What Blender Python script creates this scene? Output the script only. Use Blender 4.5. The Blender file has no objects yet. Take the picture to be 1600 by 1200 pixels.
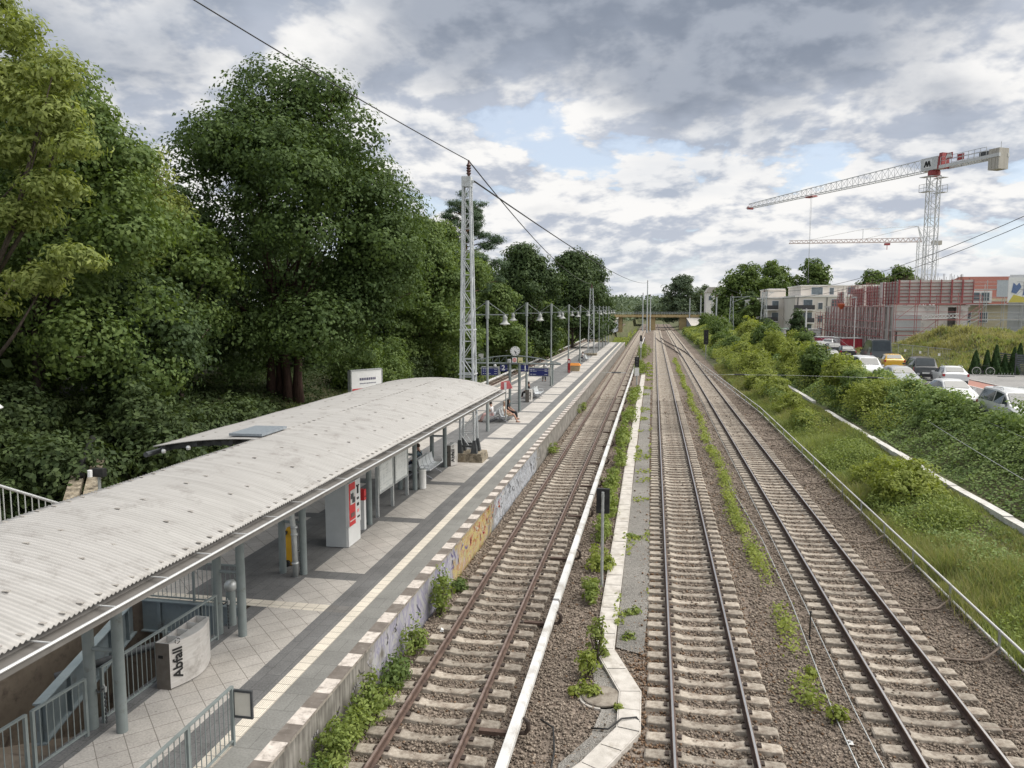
import bpy, math, random
import numpy as np
from mathutils import Vector, Matrix
SC = bpy.context.scene
COL = SC.collection
rad = math.radians

# ---------------------------------------------------------------- camera
def make_camera():
    f, vx, vy = 1172.0, 1022.0, 482.0
    y = Vector(((vx-800)/f, (600-vy)/f, 1.0)).normalized()      # track direction seen from the camera (right, up, forward)
    z = Vector((0.0, y.z, -y.y)).normalized()
    x = Vector((1.0, 0, 0)); x = (x - y*x.dot(y) - z*x.dot(z)); 
    x = y.cross(z)
    if x.x < 0: x = -x
    right = Vector((x.x, y.x, z.x)); up = Vector((x.y, y.y, z.y)); fwd = Vector((x.z, y.z, z.z))
    fwd.normalize(); right = (right - fwd*right.dot(fwd)).normalized(); up = right.cross(fwd)
    cd = bpy.data.cameras.new('camera'); cam = bpy.data.objects.new('camera', cd); COL.objects.link(cam)
    m = Matrix.Identity(4)
    for i in range(3):
        m[i][0] = right[i]; m[i][1] = up[i]; m[i][2] = -fwd[i]
    m[0][3], m[1][3], m[2][3] = 0, 0, 8.43
    cam.matrix_world = m
    cd.sensor_width = 36.0; cd.lens = f/1600*36.0
    cd.clip_start = 0.2; cd.clip_end = 8000
    SC.camera = cam
make_camera()

# ---------------------------------------------------------------- sky, sun, exposure
SUN_AZ, SUN_EL = rad(78), rad(54)          # azimuth from +Y towards +X
def make_world():
    w = bpy.data.worlds.new('World'); SC.world = w; w.use_nodes = True
    w.cycles.sampling_method = 'MANUAL'; w.cycles.sample_map_resolution = 256
    nt = w.node_tree; N = nt.nodes; L = nt.links
    for n in list(N): N.remove(n)
    def nd(t, **k):
        n = N.new(t)
        for a, b in k.items(): setattr(n, a, b)
        return n
    def mth(op, a, b=None, c=None, clamp=False):
        n = nd('ShaderNodeMath', operation=op, use_clamp=clamp)
        for i, v in enumerate((a, b, c)):
            if v is None: continue
            if isinstance(v, (int, float)): n.inputs[i].default_value = v
            else: L.new(v, n.inputs[i])
        return n.outputs[0]
    def ramp(v, lo, hi):
        n = nd('ShaderNodeMapRange', interpolation_type='SMOOTHSTEP'); L.new(v, n.inputs[0])
        n.inputs[1].default_value = lo; n.inputs[2].default_value = hi
        return n.outputs[0]
    def mixc(f, a, b):
        n = nd('ShaderNodeMix', data_type='RGBA')
        for i, v in ((0, f), (6, a), (7, b)):
            if isinstance(v, (int, float)): n.inputs[i].default_value = v
            elif isinstance(v, tuple): n.inputs[i].default_value = (*v, 1)
            else: L.new(v, n.inputs[i])
        return n.outputs[2]
    tc = nd('ShaderNodeTexCoord'); sep = nd('ShaderNodeSeparateXYZ'); L.new(tc.outputs['Generated'], sep.inputs[0])
    z = mth('MAXIMUM', sep.outputs[2], 0.0)
    d = mth('ADD', z, 0.30)
    px = mth('DIVIDE', sep.outputs[0], d); py = mth('DIVIDE', sep.outputs[1], d)
    def noise(sx, sy, ox, oy, scale, det, rough, dist=0.0, zz=0.0):
        c = nd('ShaderNodeCombineXYZ')
        L.new(mth('MULTIPLY_ADD', px, sx, ox), c.inputs[0]); L.new(mth('MULTIPLY_ADD', py, sy, oy), c.inputs[1])
        c.inputs[2].default_value = zz
        n = nd('ShaderNodeTexNoise'); L.new(c.outputs[0], n.inputs['Vector'])
        n.inputs['Scale'].default_value = scale; n.inputs['Detail'].default_value = det; n.inputs['Roughness'].default_value = rough
        n.inputs['Distortion'].default_value = dist
        return n.outputs['Fac']
    SX, SY = CLOUD
    def puff(ox, oy, scale, det=3.0, rough=0.5, warp=0.10):
        """billowing field: 1 on the crown of a puff, 0 in the crease between puffs"""
        c = nd('ShaderNodeCombineXYZ'); L.new(mth('ADD', px, ox), c.inputs[0]); L.new(mth('ADD', py, oy), c.inputs[1])
        w1 = nd('ShaderNodeTexNoise'); L.new(c.outputs[0], w1.inputs['Vector']); w1.inputs['Scale'].default_value = scale*0.9; w1.inputs['Detail'].default_value = 3
        m1 = nd('ShaderNodeVectorMath', operation='MULTIPLY_ADD'); L.new(w1.outputs['Color'], m1.inputs[0]); m1.inputs[1].default_value = (warp,)*3; L.new(c.outputs[0], m1.inputs[2])
        v = nd('ShaderNodeTexVoronoi', feature='F1', normalize=True, voronoi_dimensions='2D'); L.new(m1.outputs[0], v.inputs['Vector'])
        v.inputs['Scale'].default_value = scale; v.inputs['Detail'].default_value = det; v.inputs['Roughness'].default_value = rough; v.inputs['Lacunarity'].default_value = 2.3
        return mth('SUBTRACT', 1.0, v.outputs['Distance'])
    lx, ly = -0.026, -0.062            # step towards the sun side
    def field(ox, oy):
        n = noise(1, 1, SX+ox, SY+oy, 1.5, 9, 0.58, 0.2); p = puff(SX+ox, SY+oy, 3.2, 4.0)
        return mth('ADD', mth('MULTIPLY', n, 0.62), mth('MULTIPLY', p, 0.38))
    a = field(0, 0); b = field(lx, ly)
    big = noise(1, 1, SX+BIGOFF[0], SY+BIGOFF[1], 0.85, 5, 0.5, 0.3)
    high = ramp(z, 0.17, 0.46)
    dens = mth('ADD', a, mth('MULTIPLY', mth('SUBTRACT', big, 0.5), 0.35))
    cover0 = ramp(mth('MULTIPLY_ADD', high, 0.10, dens), 0.495, 0.55)
    relief = ramp(mth('SUBTRACT', a, b), -0.052, 0.040)          # 0 shaded side, 1 sunlit side
    thick = ramp(mth('ADD', mth('MULTIPLY', a, 0.35), mth('MULTIPLY_ADD', high, 0.13, mth('MULTIPLY', big, 0.75))), 0.625, 0.755)
    lit = mixc(relief, (0.45, 0.49, 0.57), (0.87, 0.86, 0.845))
    dark = mixc(relief, (0.235, 0.27, 0.335), (0.36, 0.395, 0.46))
    band = ramp(noise(0.8, 1.9, SX+3.3, SY+1.1, 1.25, 5, 0.55, 0.3), 0.47, 0.66)     # cloud decks lying in the shade of others
    lit = mixc(mth('MULTIPLY', band, 0.5), lit, mixc(relief, (0.33, 0.385, 0.475), (0.60, 0.635, 0.69)))
    cloud = mixc(thick, lit, dark)
    sd = nd('ShaderNodeVectorMath', operation='DOT_PRODUCT'); L.new(tc.outputs['Generated'], sd.inputs[0])
    sd.inputs[1].default_value = (math.sin(SUN_AZ)*math.cos(SUN_EL), math.cos(SUN_AZ)*math.cos(SUN_EL), math.sin(SUN_EL))
    glow = ramp(sd.outputs['Value'], 0.52, 1.0)
    cloud = mixc(mth('MULTIPLY', glow, 0.75), cloud, (2.6, 2.5, 2.35))
    horizon = ramp(z, -0.02, 0.13)
    veil = mixc(horizon, (0.74, 0.76, 0.79), (0.64, 0.70, 0.79))         # thin high cloud that pales the gaps
    cloud = mixc(cover0, veil, cloud)
    cover = mth('MAXIMUM', cover0, mth('MULTIPLY_ADD', horizon, -0.30, 1.0))
    cloud = mixc(horizon, mixc(0.45, cloud, (0.74, 0.76, 0.78)), cloud)
    sky = nd('ShaderNodeTexSky', sky_type='NISHITA', sun_disc=False, sun_elevation=SUN_EL, sun_rotation=SUN_AZ)
    sky.air_density = 1.0; sky.dust_density = 0.6
    bg1 = nd('ShaderNodeBackground'); L.new(sky.outputs[0], bg1.inputs[0]); bg1.inputs[1].default_value = 0.11
    bg2 = nd('ShaderNodeBackground'); L.new(cloud, bg2.inputs[0]); bg2.inputs[1].default_value = 0.70
    ms = nd('ShaderNodeMixShader'); L.new(cover, ms.inputs[0]); L.new(bg1.outputs[0], ms.inputs[1]); L.new(bg2.outputs[0], ms.inputs[2])
    out = nd('ShaderNodeOutputWorld'); L.new(ms.outputs[0], out.inputs[0])
CLOUD = (21.4, 9.1); BIGOFF = (4.0, 8.8)
make_world()
def make_sun():
    ld = bpy.data.lights.new('sun', 'SUN'); ld.energy = 1.9; ld.angle = rad(60); ld.color = (1.0, 0.95, 0.87)
    o = bpy.data.objects.new('sun', ld); COL.objects.link(o)
    v = Vector((math.sin(SUN_AZ)*math.cos(SUN_EL), math.cos(SUN_AZ)*math.cos(SUN_EL), math.sin(SUN_EL)))
    o.rotation_euler = v.to_track_quat('Z', 'Y').to_euler()
make_sun()
vs = SC.view_settings; vs.view_transform = 'Standard'; vs.look = 'None'; vs.gamma = 1.0; vs.use_curve_mapping = False; vs.exposure = 0.68
cy = SC.cycles; cy.max_bounces = 6; cy.diffuse_bounces = 3; cy.transparent_max_bounces = 8; cy.use_denoising = True

# ---------------------------------------------------------------- helpers: materials
MATS = {}
def mat(name, c1, c2=None, rough=0.7, metal=0.0, scale=6.0, spec=0.4, bump=0.0, bscale=None, island=0.0, trans=0.0, coord='Object', stretch=None, detail=5, contrast=(0.35, 0.65), coat=0.0, wear=None, each=0.0):
    """a Principled material whose colour wanders between c1 and c2 (noise) with optional per-island variation, bump, translucency"""
    if name in MATS: return MATS[name]
    m = bpy.data.materials.new(name); m.use_nodes = True; nt = m.node_tree; N = nt.nodes; L = nt.links
    b = N['Principled BSDF']; out = N['Material Output']
    b.inputs['Roughness'].default_value = rough; b.inputs['Metallic'].default_value = metal
    b.inputs['Specular IOR Level'].default_value = spec
    b.inputs['Coat Weight'].default_value = coat
    if c2 is None: c2 = tuple(v*0.82 for v in c1)
    tc = N.new('ShaderNodeTexCoord'); vec = tc.outputs[coord]
    if stretch:
        mp = N.new('ShaderNodeMapping'); mp.inputs['Scale'].default_value = stretch; L.new(vec, mp.inputs[0]); vec = mp.outputs[0]
    nz = N.new('ShaderNodeTexNoise'); nz.inputs['Scale'].default_value = scale; nz.inputs['Detail'].default_value = detail; nz.inputs['Roughness'].default_value = 0.6
    L.new(vec, nz.inputs['Vector'])
    mr = N.new('ShaderNodeMapRange'); L.new(nz.outputs['Fac'], mr.inputs[0]); mr.inputs[1].default_value, mr.inputs[2].default_value = contrast
    fac = mr.outputs[0]
    if island:
        g = N.new('ShaderNodeNewGeometry')
        a = N.new('ShaderNodeMath'); a.operation = 'MULTIPLY_ADD'; L.new(g.outputs['Random Per Island'], a.inputs[0]); a.inputs[1].default_value = island
        s = N.new('ShaderNodeMath'); s.operation = 'MULTIPLY'; L.new(fac, s.inputs[0]); s.inputs[1].default_value = 1-island
        L.new(s.outputs[0], a.inputs[2]); fac = a.outputs[0]
    mx = N.new('ShaderNodeMix'); mx.data_type = 'RGBA'; L.new(fac, mx.inputs[0]); mx.inputs[6].default_value = (*c1, 1); mx.inputs[7].default_value = (*c2, 1)
    colr = mx.outputs[2]
    if wear:                      # (colour, amount, scale) patches of dirt or rust
        n2 = N.new('ShaderNodeTexNoise'); n2.inputs['Scale'].default_value = wear[2]; n2.inputs['Detail'].default_value = 8; n2.inputs['Roughness'].default_value = 0.7
        L.new(tc.outputs[coord], n2.inputs['Vector'])
        r2 = N.new('ShaderNodeMapRange'); L.new(n2.outputs['Fac'], r2.inputs[0]); r2.inputs[1].default_value = 0.62-wear[1]*0.25; r2.inputs[2].default_value = 0.78-wear[1]*0.2
        m2 = N.new('ShaderNodeMix'); m2.data_type = 'RGBA'; L.new(r2.outputs[0], m2.inputs[0]); L.new(colr, m2.inputs[6]); m2.inputs[7].default_value = (*wear[0], 1)
        colr = m2.outputs[2]
    if each:                      # one tone per object
        oi = N.new('ShaderNodeObjectInfo'); r3 = N.new('ShaderNodeMapRange'); L.new(oi.outputs['Random'], r3.inputs[0]); r3.inputs[3].default_value = 1-each; r3.inputs[4].default_value = 1+each*0.5
        h3 = N.new('ShaderNodeHueSaturation'); L.new(colr, h3.inputs['Color']); L.new(r3.outputs[0], h3.inputs['Value']); colr = h3.outputs[0]
    L.new(colr, b.inputs['Base Color'])
    if bump:
        n3 = N.new('ShaderNodeTexNoise'); n3.inputs['Scale'].default_value = bscale or scale*4; n3.inputs['Detail'].default_value = 4; L.new(vec, n3.inputs['Vector'])
        bp = N.new('ShaderNodeBump'); bp.inputs['Strength'].default_value = bump; bp.inputs['Distance'].default_value = 0.05
        L.new(n3.outputs['Fac'], bp.inputs['Height']); L.new(bp.outputs[0], b.inputs['Normal'])
    if trans:
        t = N.new('ShaderNodeBsdfTranslucent'); 
        hs = N.new('ShaderNodeMix'); hs.data_type = 'RGBA'; hs.blend_type = 'MULTIPLY'; hs.inputs[0].default_value = 1; L.new(colr, hs.inputs[6]); hs.inputs[7].default_value = (1.5, 1.5, 0.7, 1)
        L.new(hs.outputs[2], t.inputs[0])
        ms = N.new('ShaderNodeMixShader'); ms.inputs[0].default_value = trans; L.new(b.outputs[0], ms.inputs[1]); L.new(t.outputs[0], ms.inputs[2]); L.new(ms.outputs[0], out.inputs[0])
    MATS[name] = m
    return m
def glass(name, c=(0.02, 0.025, 0.03), rough=0.06):
    if name in MATS: return MATS[name]
    m = mat(name, c, tuple(v*1.5 for v in c), rough=rough, spec=0.8, scale=2)
    return m
def emis(name, c, s):
    m = bpy.data.materials.new(name); m.use_nodes = True; b = m.node_tree.nodes['Principled BSDF']
    b.inputs['Base Color'].default_value = (*c, 1); b.inputs['Emission Color'].default_value = (*c, 1); b.inputs['Emission Strength'].default_value = s
    return m

# ---------------------------------------------------------------- helpers: meshes
class MB:
    def __init__(s): s.v = []; s.f = []; s.m = []
    def add(s, vs, fs, mi=0):
        o = len(s.v); s.v.extend([tuple(p) for p in vs]); s.f.extend([tuple(i+o for i in f) for f in fs]); s.m.extend([mi]*len(fs)); return s
    def hexa(s, p, mi=0):          # 8 points: bottom 4 (ccw), top 4
        return s.add(p, [(3,2,1,0),(4,5,6,7),(0,1,5,4),(1,2,6,5),(2,3,7,6),(3,0,4,7)], mi)
    def box(s, a, b, mi=0):
        x0,y0,z0 = a; x1,y1,z1 = b
        return s.hexa([(x0,y0,z0),(x1,y0,z0),(x1,y1,z0),(x0,y1,z0),(x0,y0,z1),(x1,y0,z1),(x1,y1,z1),(x0,y1,z1)], mi)
    def cbox(s, c, d, mi=0, rz=0.0):
        cx,cy,cz = c; dx,dy,dz = d[0]/2,d[1]/2,d[2]/2; C,S = math.cos(rz),math.sin(rz)
        P = [(-dx,-dy),(dx,-dy),(dx,dy),(-dx,dy)]
        P = [(cx+x*C-y*S, cy+x*S+y*C) for x,y in P]
        return s.hexa([(x,y,cz-dz) for x,y in P]+[(x,y,cz+dz) for x,y in P], mi)
    def bar(s, p, q, w, h=None, mi=0, up=(0,0,1)):
        h = h or w; p = Vector(p); q = Vector(q); d = (q-p)
        if d.length < 1e-6: return s
        d.normalize(); u = Vector(up)
        if abs(d.dot(u)) > 0.98: u = Vector((0,1,0)) if abs(d.y) < 0.9 else Vector((1,0,0))
        r = d.cross(u).normalized(); u = r.cross(d)
        P = []
        for e in (p, q):
            for a, b in ((-1,-1),(1,-1),(1,1),(-1,1)): P.append(e + r*(a*w/2) + u*(b*h/2))
        return s.add(P, [(0,1,2,3),(7,6,5,4),(1,0,4,5),(2,1,5,6),(3,2,6,7),(0,3,7,4)], mi)
    def cyl(s, p, q, r0, r1=None, n=10, mi=0, caps=True):
        r1 = r0 if r1 is None else r1
        return s.tube([p, q], [r0, r1], n, mi, caps)
    def tube(s, pts, radii, n=8, mi=0, caps=True):
        pts = [Vector(p) for p in pts]; 
        if isinstance(radii, (int, float)): radii = [radii]*len(pts)
        o = len(s.v); prev = None
        for i, p in enumerate(pts):
            d = (pts[min(i+1, len(pts)-1)] - pts[max(i-1, 0)]).normalized()
            if prev is None:
                u = Vector((0,0,1)) if abs(d.z) < 0.9 else Vector((0,1,0))
            else: u = prev
            r = d.cross(u).normalized(); u = r.cross(d).normalized(); prev = u
            for k in range(n):
                a = 2*math.pi*k/n; s.v.append(tuple(p + (r*math.cos(a)+u*math.sin(a))*radii[i]))
        for i in range(len(pts)-1):
            for k in range(n):
                a = o+i*n+k; b = o+i*n+(k+1)%n; s.f.append((a, b, b+n, a+n)); s.m.append(mi)
        if caps:
            s.f.append(tuple(o+k for k in range(n))[::-1]); s.m.append(mi)
            e = o+(len(pts)-1)*n; s.f.append(tuple(e+k for k in range(n))); s.m.append(mi)
        return s
    def lathe(s, c, prof, n=14, mi=0):      # prof: (r, z) from bottom up
        o = len(s.v)
        for r, z in prof:
            for k in range(n):
                a = 2*math.pi*k/n; s.v.append((c[0]+r*math.cos(a), c[1]+r*math.sin(a), c[2]+z))
        for i in range(len(prof)-1):
            for k in range(n):
                a = o+i*n+k; b = o+i*n+(k+1)%n; s.f.append((a, b, b+n, a+n)); s.m.append(mi)
        s.f.append(tuple(o+k for k in range(n))[::-1]); s.m.append(mi)
        e = o+(len(prof)-1)*n; s.f.append(tuple(e+k for k in range(n))); s.m.append(mi)
        return s
    def disc(s, c, nrm, r, n=20, mi=0, thick=0.03):
        nrm = Vector(nrm).normalized(); c = Vector(c); return s.cyl(c, c+nrm*thick, r, r, n, mi)
    def prism(s, poly, axis, a, b, mi=0):   # poly: 2D points; axis 'x','y','z'
        def P(u, v, w): return {'x': (w,u,v), 'y': (u,w,v), 'z': (u,v,w)}[axis]
        n = len(poly); vs = [P(u,v,a) for u,v in poly]+[P(u,v,b) for u,v in poly]
        fs = [tuple(range(n))[::-1], tuple(range(n,2*n))]+[(i,(i+1)%n,n+(i+1)%n,n+i) for i in range(n)]
        return s.add(vs, fs, mi)
    def quad(s, a, b, c, d, mi=0): return s.add([a,b,c,d], [(0,1,2,3)], mi)
    def ring(s, pts_list, mi=0, close=True, caps=False):    # list of rings with equal counts
        o = len(s.v); n = len(pts_list[0])
        for r in pts_list: s.v.extend([tuple(p) for p in r])
        for i in range(len(pts_list)-1):
            for k in range(n if close else n-1):
                a = o+i*n+k; b = o+i*n+(k+1)%n; s.f.append((a,b,b+n,a+n)); s.m.append(mi)
        if caps:
            s.f.append(tuple(o+k for k in range(n))[::-1]); s.m.append(mi)
            e = o+(len(pts_list)-1)*n; s.f.append(tuple(e+k for k in range(n))); s.m.append(mi)
        return s
    def build(s, name, mats, parent=None, smooth=False, world=True, auto=None):
        off = Vector((0,0,0))
        if parent is not None and world: off = wloc(parent)
        me = bpy.data.meshes.new(name)
        me.from_pydata([(x-off.x, y-off.y, z-off.z) for x,y,z in s.v] if off.length else s.v, [], s.f)
        if not isinstance(mats, (list, tuple)): mats = [mats]
        for m in mats: me.materials.append(m)
        if any(s.m): me.polygons.foreach_set('material_index', s.m)
        if smooth or auto is not None:
            me.polygons.foreach_set('use_smooth', [True]*len(s.f))
            if auto is not None: me.set_sharp_from_angle(angle=rad(auto))
        me.update()
        o = bpy.data.objects.new(name, me); COL.objects.link(o)
        if parent is not None: o.parent = parent
        return o
def wloc(o):
    p = Vector((0,0,0))
    while o is not None: p = p + Vector(o.location); o = o.parent
    return p
def tag(o, label=None, cat=None, group=None, kind=None):
    if label: o['label'] = label
    if cat: o['category'] = cat
    if group: o['group'] = group
    if kind: o['kind'] = kind
    return o
def thing(name, label, cat, loc=(0,0,0), group=None, rz=0.0):
    o = bpy.data.objects.new(name, None); COL.objects.link(o); o.location = loc; o.rotation_euler = (0,0,rz); o.empty_display_size = 0.2
    return tag(o, label, cat, group)
def structure(o): o['kind'] = 'structure'; return o
def dup(root, loc=None, rz=None, label=None, scale=None):
    r = root.copy(); COL.objects.link(r)
    if loc is not None: r.location = loc
    if rz is not None: r.rotation_euler = (0,0,rz)
    if scale is not None: r.scale = scale
    if label: r['label'] = label
    for ch in root.children:
        c = ch.copy(); COL.objects.link(c); c.parent = r
        for g in ch.children:
            d = g.copy(); COL.objects.link(d); d.parent = c
    return r
def np_mesh(name, V, F, mats, parent=None, mi=None, smooth=False):
    """V (n,3), F (m,k) numpy arrays, k = 3 or 4"""
    me = bpy.data.meshes.new(name); k = F.shape[1]
    if parent is not None:
        w = wloc(parent); V = V - np.array([w.x, w.y, w.z])
    me.vertices.add(len(V)); me.vertices.foreach_set('co', np.ascontiguousarray(V, np.float32).ravel())
    me.loops.add(F.size); me.loops.foreach_set('vertex_index', np.ascontiguousarray(F, np.int32).ravel())
    me.polygons.add(len(F)); me.polygons.foreach_set('loop_start', np.arange(0, F.size, k, dtype=np.int32))
    if not isinstance(mats, (list, tuple)): mats = [mats]
    for m in mats: me.materials.append(m)
    if mi is not None: me.polygons.foreach_set('material_index', np.ascontiguousarray(mi, np.int32))
    if smooth: me.polygons.foreach_set('use_smooth', np.ones(len(F), bool))
    me.update(calc_edges=True)
    o = bpy.data.objects.new(name, me); COL.objects.link(o)
    if parent is not None: o.parent = parent
    return o
def text_mesh(body, size, mat_, name='lettering', parent=None, M=None, depth=0.004, align='CENTER', bold=0.0):
    cu = bpy.data.curves.new(name, 'FONT'); cu.body = body; cu.size = size; cu.extrude = depth; cu.align_x = align; cu.align_y = 'CENTER'; cu.offset = bold
    t = bpy.data.objects.new('tmp_text', cu); COL.objects.link(t)
    dg = bpy.context.evaluated_depsgraph_get(); me = bpy.data.meshes.new_from_object(t.evaluated_get(dg))
    bpy.data.objects.remove(t); bpy.data.curves.remove(cu)
    if M is not None: me.transform(M)
    if parent is not None:
        w = wloc(parent); me.transform(Matrix.Translation(-w))
    me.materials.clear(); me.materials.append(mat_)
    o = bpy.data.objects.new(name, me); COL.objects.link(o)
    if parent is not None: o.parent = parent
    return o
def frame_mat(origin, right, up):       # matrix that lays text in a plane
    r = Vector(right).normalized(); u = Vector(up).normalized(); n = r.cross(u)
    return Matrix(((r.x,u.x,n.x,origin[0]),(r.y,u.y,n.y,origin[1]),(r.z,u.z,n.z,origin[2]),(0,0,0,1)))
RNG = np.random.default_rng(7)

# ---------------------------------------------------------------- helpers: foliage
def unit(a): return a/np.maximum(np.linalg.norm(a, axis=1, keepdims=True), 1e-6)
def leaves(C, Nrm, size, aspect=0.6, rng=RNG, droop=0.0, fold=0.18):
    """leaf-shaped quads at C facing Nrm; returns V, F"""
    n = len(C); t = unit(rng.normal(size=(n,3)) + np.array([0,0,-droop]))
    Nrm = unit(Nrm); t = unit(t - Nrm*(t*Nrm).sum(1, keepdims=True)); b = np.cross(Nrm, t)
    s = (size*rng.uniform(0.65, 1.3, n))[:, None]
    V = np.stack([C - t*s*0.5, C + b*s*aspect*0.5 + Nrm*s*fold*0.5, C + t*s*0.5, C - b*s*aspect*0.5 + Nrm*s*fold*0.5], 1).reshape(-1, 3)
    F = np.arange(4*n).reshape(n, 4)
    return V, F
def blob_points(blobs, n_clusters, per, rng, rc=0.9, inner=0.45, upbias=0.35, flat=0.6):
    """clusters of points on a set of ellipsoids (x,y,z,rx,ry,rz); clumps with gaps between"""
    B = np.array(blobs, float); area = (B[:,3]*B[:,4]+B[:,3]*B[:,5]+B[:,4]*B[:,5]); pr = area/area.sum()
    k = rng.choice(len(B), n_clusters, p=pr)
    d = unit(rng.normal(size=(n_clusters,3))); r = rng.uniform(inner**2, 1.0, n_clusters)[:,None]**0.5
    cc = B[k,:3] + d*B[k,3:]*r
    rcs = rc*rng.uniform(0.6, 1.35, n_clusters)
    u = unit(rng.normal(size=(n_clusters*per,3))); rr = rng.uniform(0.3, 1.0, (n_clusters*per,1))**0.5
    idx = np.repeat(np.arange(n_clusters), per)
    off = u*rr*rcs[idx][:,None]; off[:,2] *= flat; off[:,2] -= 0.25*rcs[idx]*(rr[:,0]**2)*(np.hypot(u[:,0],u[:,1]))
    P = cc[idx]+off
    outw = d[idx]
    N = unit(u*0.7 + outw*0.7 + np.array([0,0,upbias]) + rng.normal(size=P.shape)*0.45)
    return P, N, cc
LEAF = {
 'maple':  mat('leaf_maple', (0.040,0.071,0.026), (0.119,0.174,0.055), rough=0.62, spec=0.18, island=0.55, trans=0.28, scale=0.35),
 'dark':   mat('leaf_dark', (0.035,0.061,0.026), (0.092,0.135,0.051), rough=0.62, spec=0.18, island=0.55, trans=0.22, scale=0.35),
 'light':  mat('leaf_light', (0.131,0.173,0.050), (0.319,0.362,0.119), rough=0.62, spec=0.18, island=0.55, trans=0.35, scale=0.4),
 'mid':    mat('leaf_mid', (0.062,0.107,0.034), (0.169,0.227,0.069), rough=0.62, spec=0.18, island=0.55, trans=0.3, scale=0.35),
 'fresh':  mat('leaf_fresh', (0.135,0.180,0.040), (0.345,0.385,0.105), rough=0.62, spec=0.18, island=0.55, trans=0.35, scale=0.8),
 'ivy':    mat('leaf_ivy', (0.100,0.162,0.058), (0.307,0.392,0.146), rough=0.62, spec=0.18, island=0.6, trans=0.25, scale=0.7),
 'pine':   mat('needles_pine', (0.045,0.085,0.045), (0.113,0.161,0.085), rough=0.62, spec=0.18, island=0.5, trans=0.1, scale=0.5),
 'thuja':  mat('leaf_thuja', (0.026,0.061,0.020), (0.061,0.105,0.032), rough=0.62, spec=0.18, island=0.5, trans=0.1, scale=1.5),
 'grass':  mat('grass_blade', (0.135,0.185,0.060), (0.335,0.370,0.165), rough=0.62, spec=0.18, island=0.6, trans=0.35, scale=0.25),
 'dry':    mat('grass_dry', (0.173,0.179,0.076), (0.404,0.383,0.205), rough=0.62, spec=0.18, island=0.6, trans=0.3, scale=0.25),
 'weed':   mat('leaf_weed', (0.100,0.147,0.038), (0.284,0.341,0.097), rough=0.62, spec=0.18, island=0.6, trans=0.3, scale=1.5),
 'bank':   mat('leaf_bank_shaded', (0.028,0.048,0.020), (0.088,0.122,0.044), rough=0.62, spec=0.18, island=0.6, trans=0.22, scale=0.7),  # darker leaves for the left bank: shade under the trees put into the colour
 'far':    mat('leaf_far_hazed', (0.070,0.105,0.062), (0.150,0.190,0.115), rough=0.62, spec=0.18, island=0.5, trans=0.2, scale=0.06),  # distance haze painted into the leaf colour as a paler tone
}
BARK = mat('bark', (0.055,0.042,0.032), (0.115,0.09,0.07), rough=0.9, scale=3, stretch=(3,3,0.5), bump=0.6)
BARK_RED = mat('bark_red', (0.045,0.024,0.018), (0.095,0.055,0.042), rough=0.9, scale=3, stretch=(4,4,0.35), bump=0.8)
def trunk_mesh(base, h, r, rng, lean=0.04, forks=4, spread=3.0, r_top=0.25, zfork=0.4):
    m = MB(); p = np.array(base, float); pts = []; n = 7
    for i in range(n):
        t = i/(n-1); pts.append(tuple(p + np.array([rng.normal()*lean*h*t*0.5, rng.normal()*lean*h*t*0.5, h*t])))
    rs = [r*(1.25 if i == 0 else 1)*(1-(1-r_top)*i/(n-1)) for i in range(n)]
    m.tube(pts, rs, 9)
    for k in range(forks):
        i = int(n*zfork)+k % (n-int(n*zfork)-1); q = np.array(pts[i]); a = rng.uniform(0, 6.28) + k*2.4
        L = spread*rng.uniform(0.6, 1.1)
        e1 = q + np.array([math.cos(a)*L*0.5, math.sin(a)*L*0.5, L*0.55]); e2 = q + np.array([math.cos(a)*L, math.sin(a)*L, L*1.25])
        m.tube([q, e1, e2], [rs[i]*0.6, rs[i]*0.4, rs[i]*0.12], 6)
    return m
def tree(name, label, base, blobs, leaf, n_leaf, size, trunk_h, trunk_r, group=None, seed=1, rc=1.0, per=26, cat='tree', bark=BARK, trunks=1, aspect=0.65, inner=0.5, forks=5, spread=3.0, upbias=0.35):
    """blobs in world coordinates"""
    rng = np.random.default_rng(seed)
    t = thing(name, label, cat, base, group)
    nc = max(4, n_leaf//per)
    P, N, cc = blob_points(blobs, nc, per, rng, rc, inner, upbias)
    V, F = leaves(P, N, size, aspect, rng, droop=0.4)
    np_mesh('crown', V, F, LEAF[leaf], t)
    m = MB()
    for k in range(trunks):
        b = (base[0]+(k-(trunks-1)/2)*trunk_r*1.7, base[1]+(k % 2)*trunk_r*0.8, base[2]-0.3)
        q = trunk_mesh(b, trunk_h, trunk_r, rng, forks=forks, spread=spread); m.add(q.v, q.f)
    # limbs that reach some of the leaf clumps
    top = np.array([base[0], base[1], base[2]+trunk_h*0.55])
    for k in rng.choice(len(cc), min(10, len(cc)), replace=False):
        c = cc[k]; mid = (top+c)/2 + np.array([0,0,-0.08*np.linalg.norm(c-top)])
        m.tube([top, mid, c], [trunk_r*0.4, trunk_r*0.25, 0.02], 5)
    m.build('trunk', bark, t, smooth=True)
    return t
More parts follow.
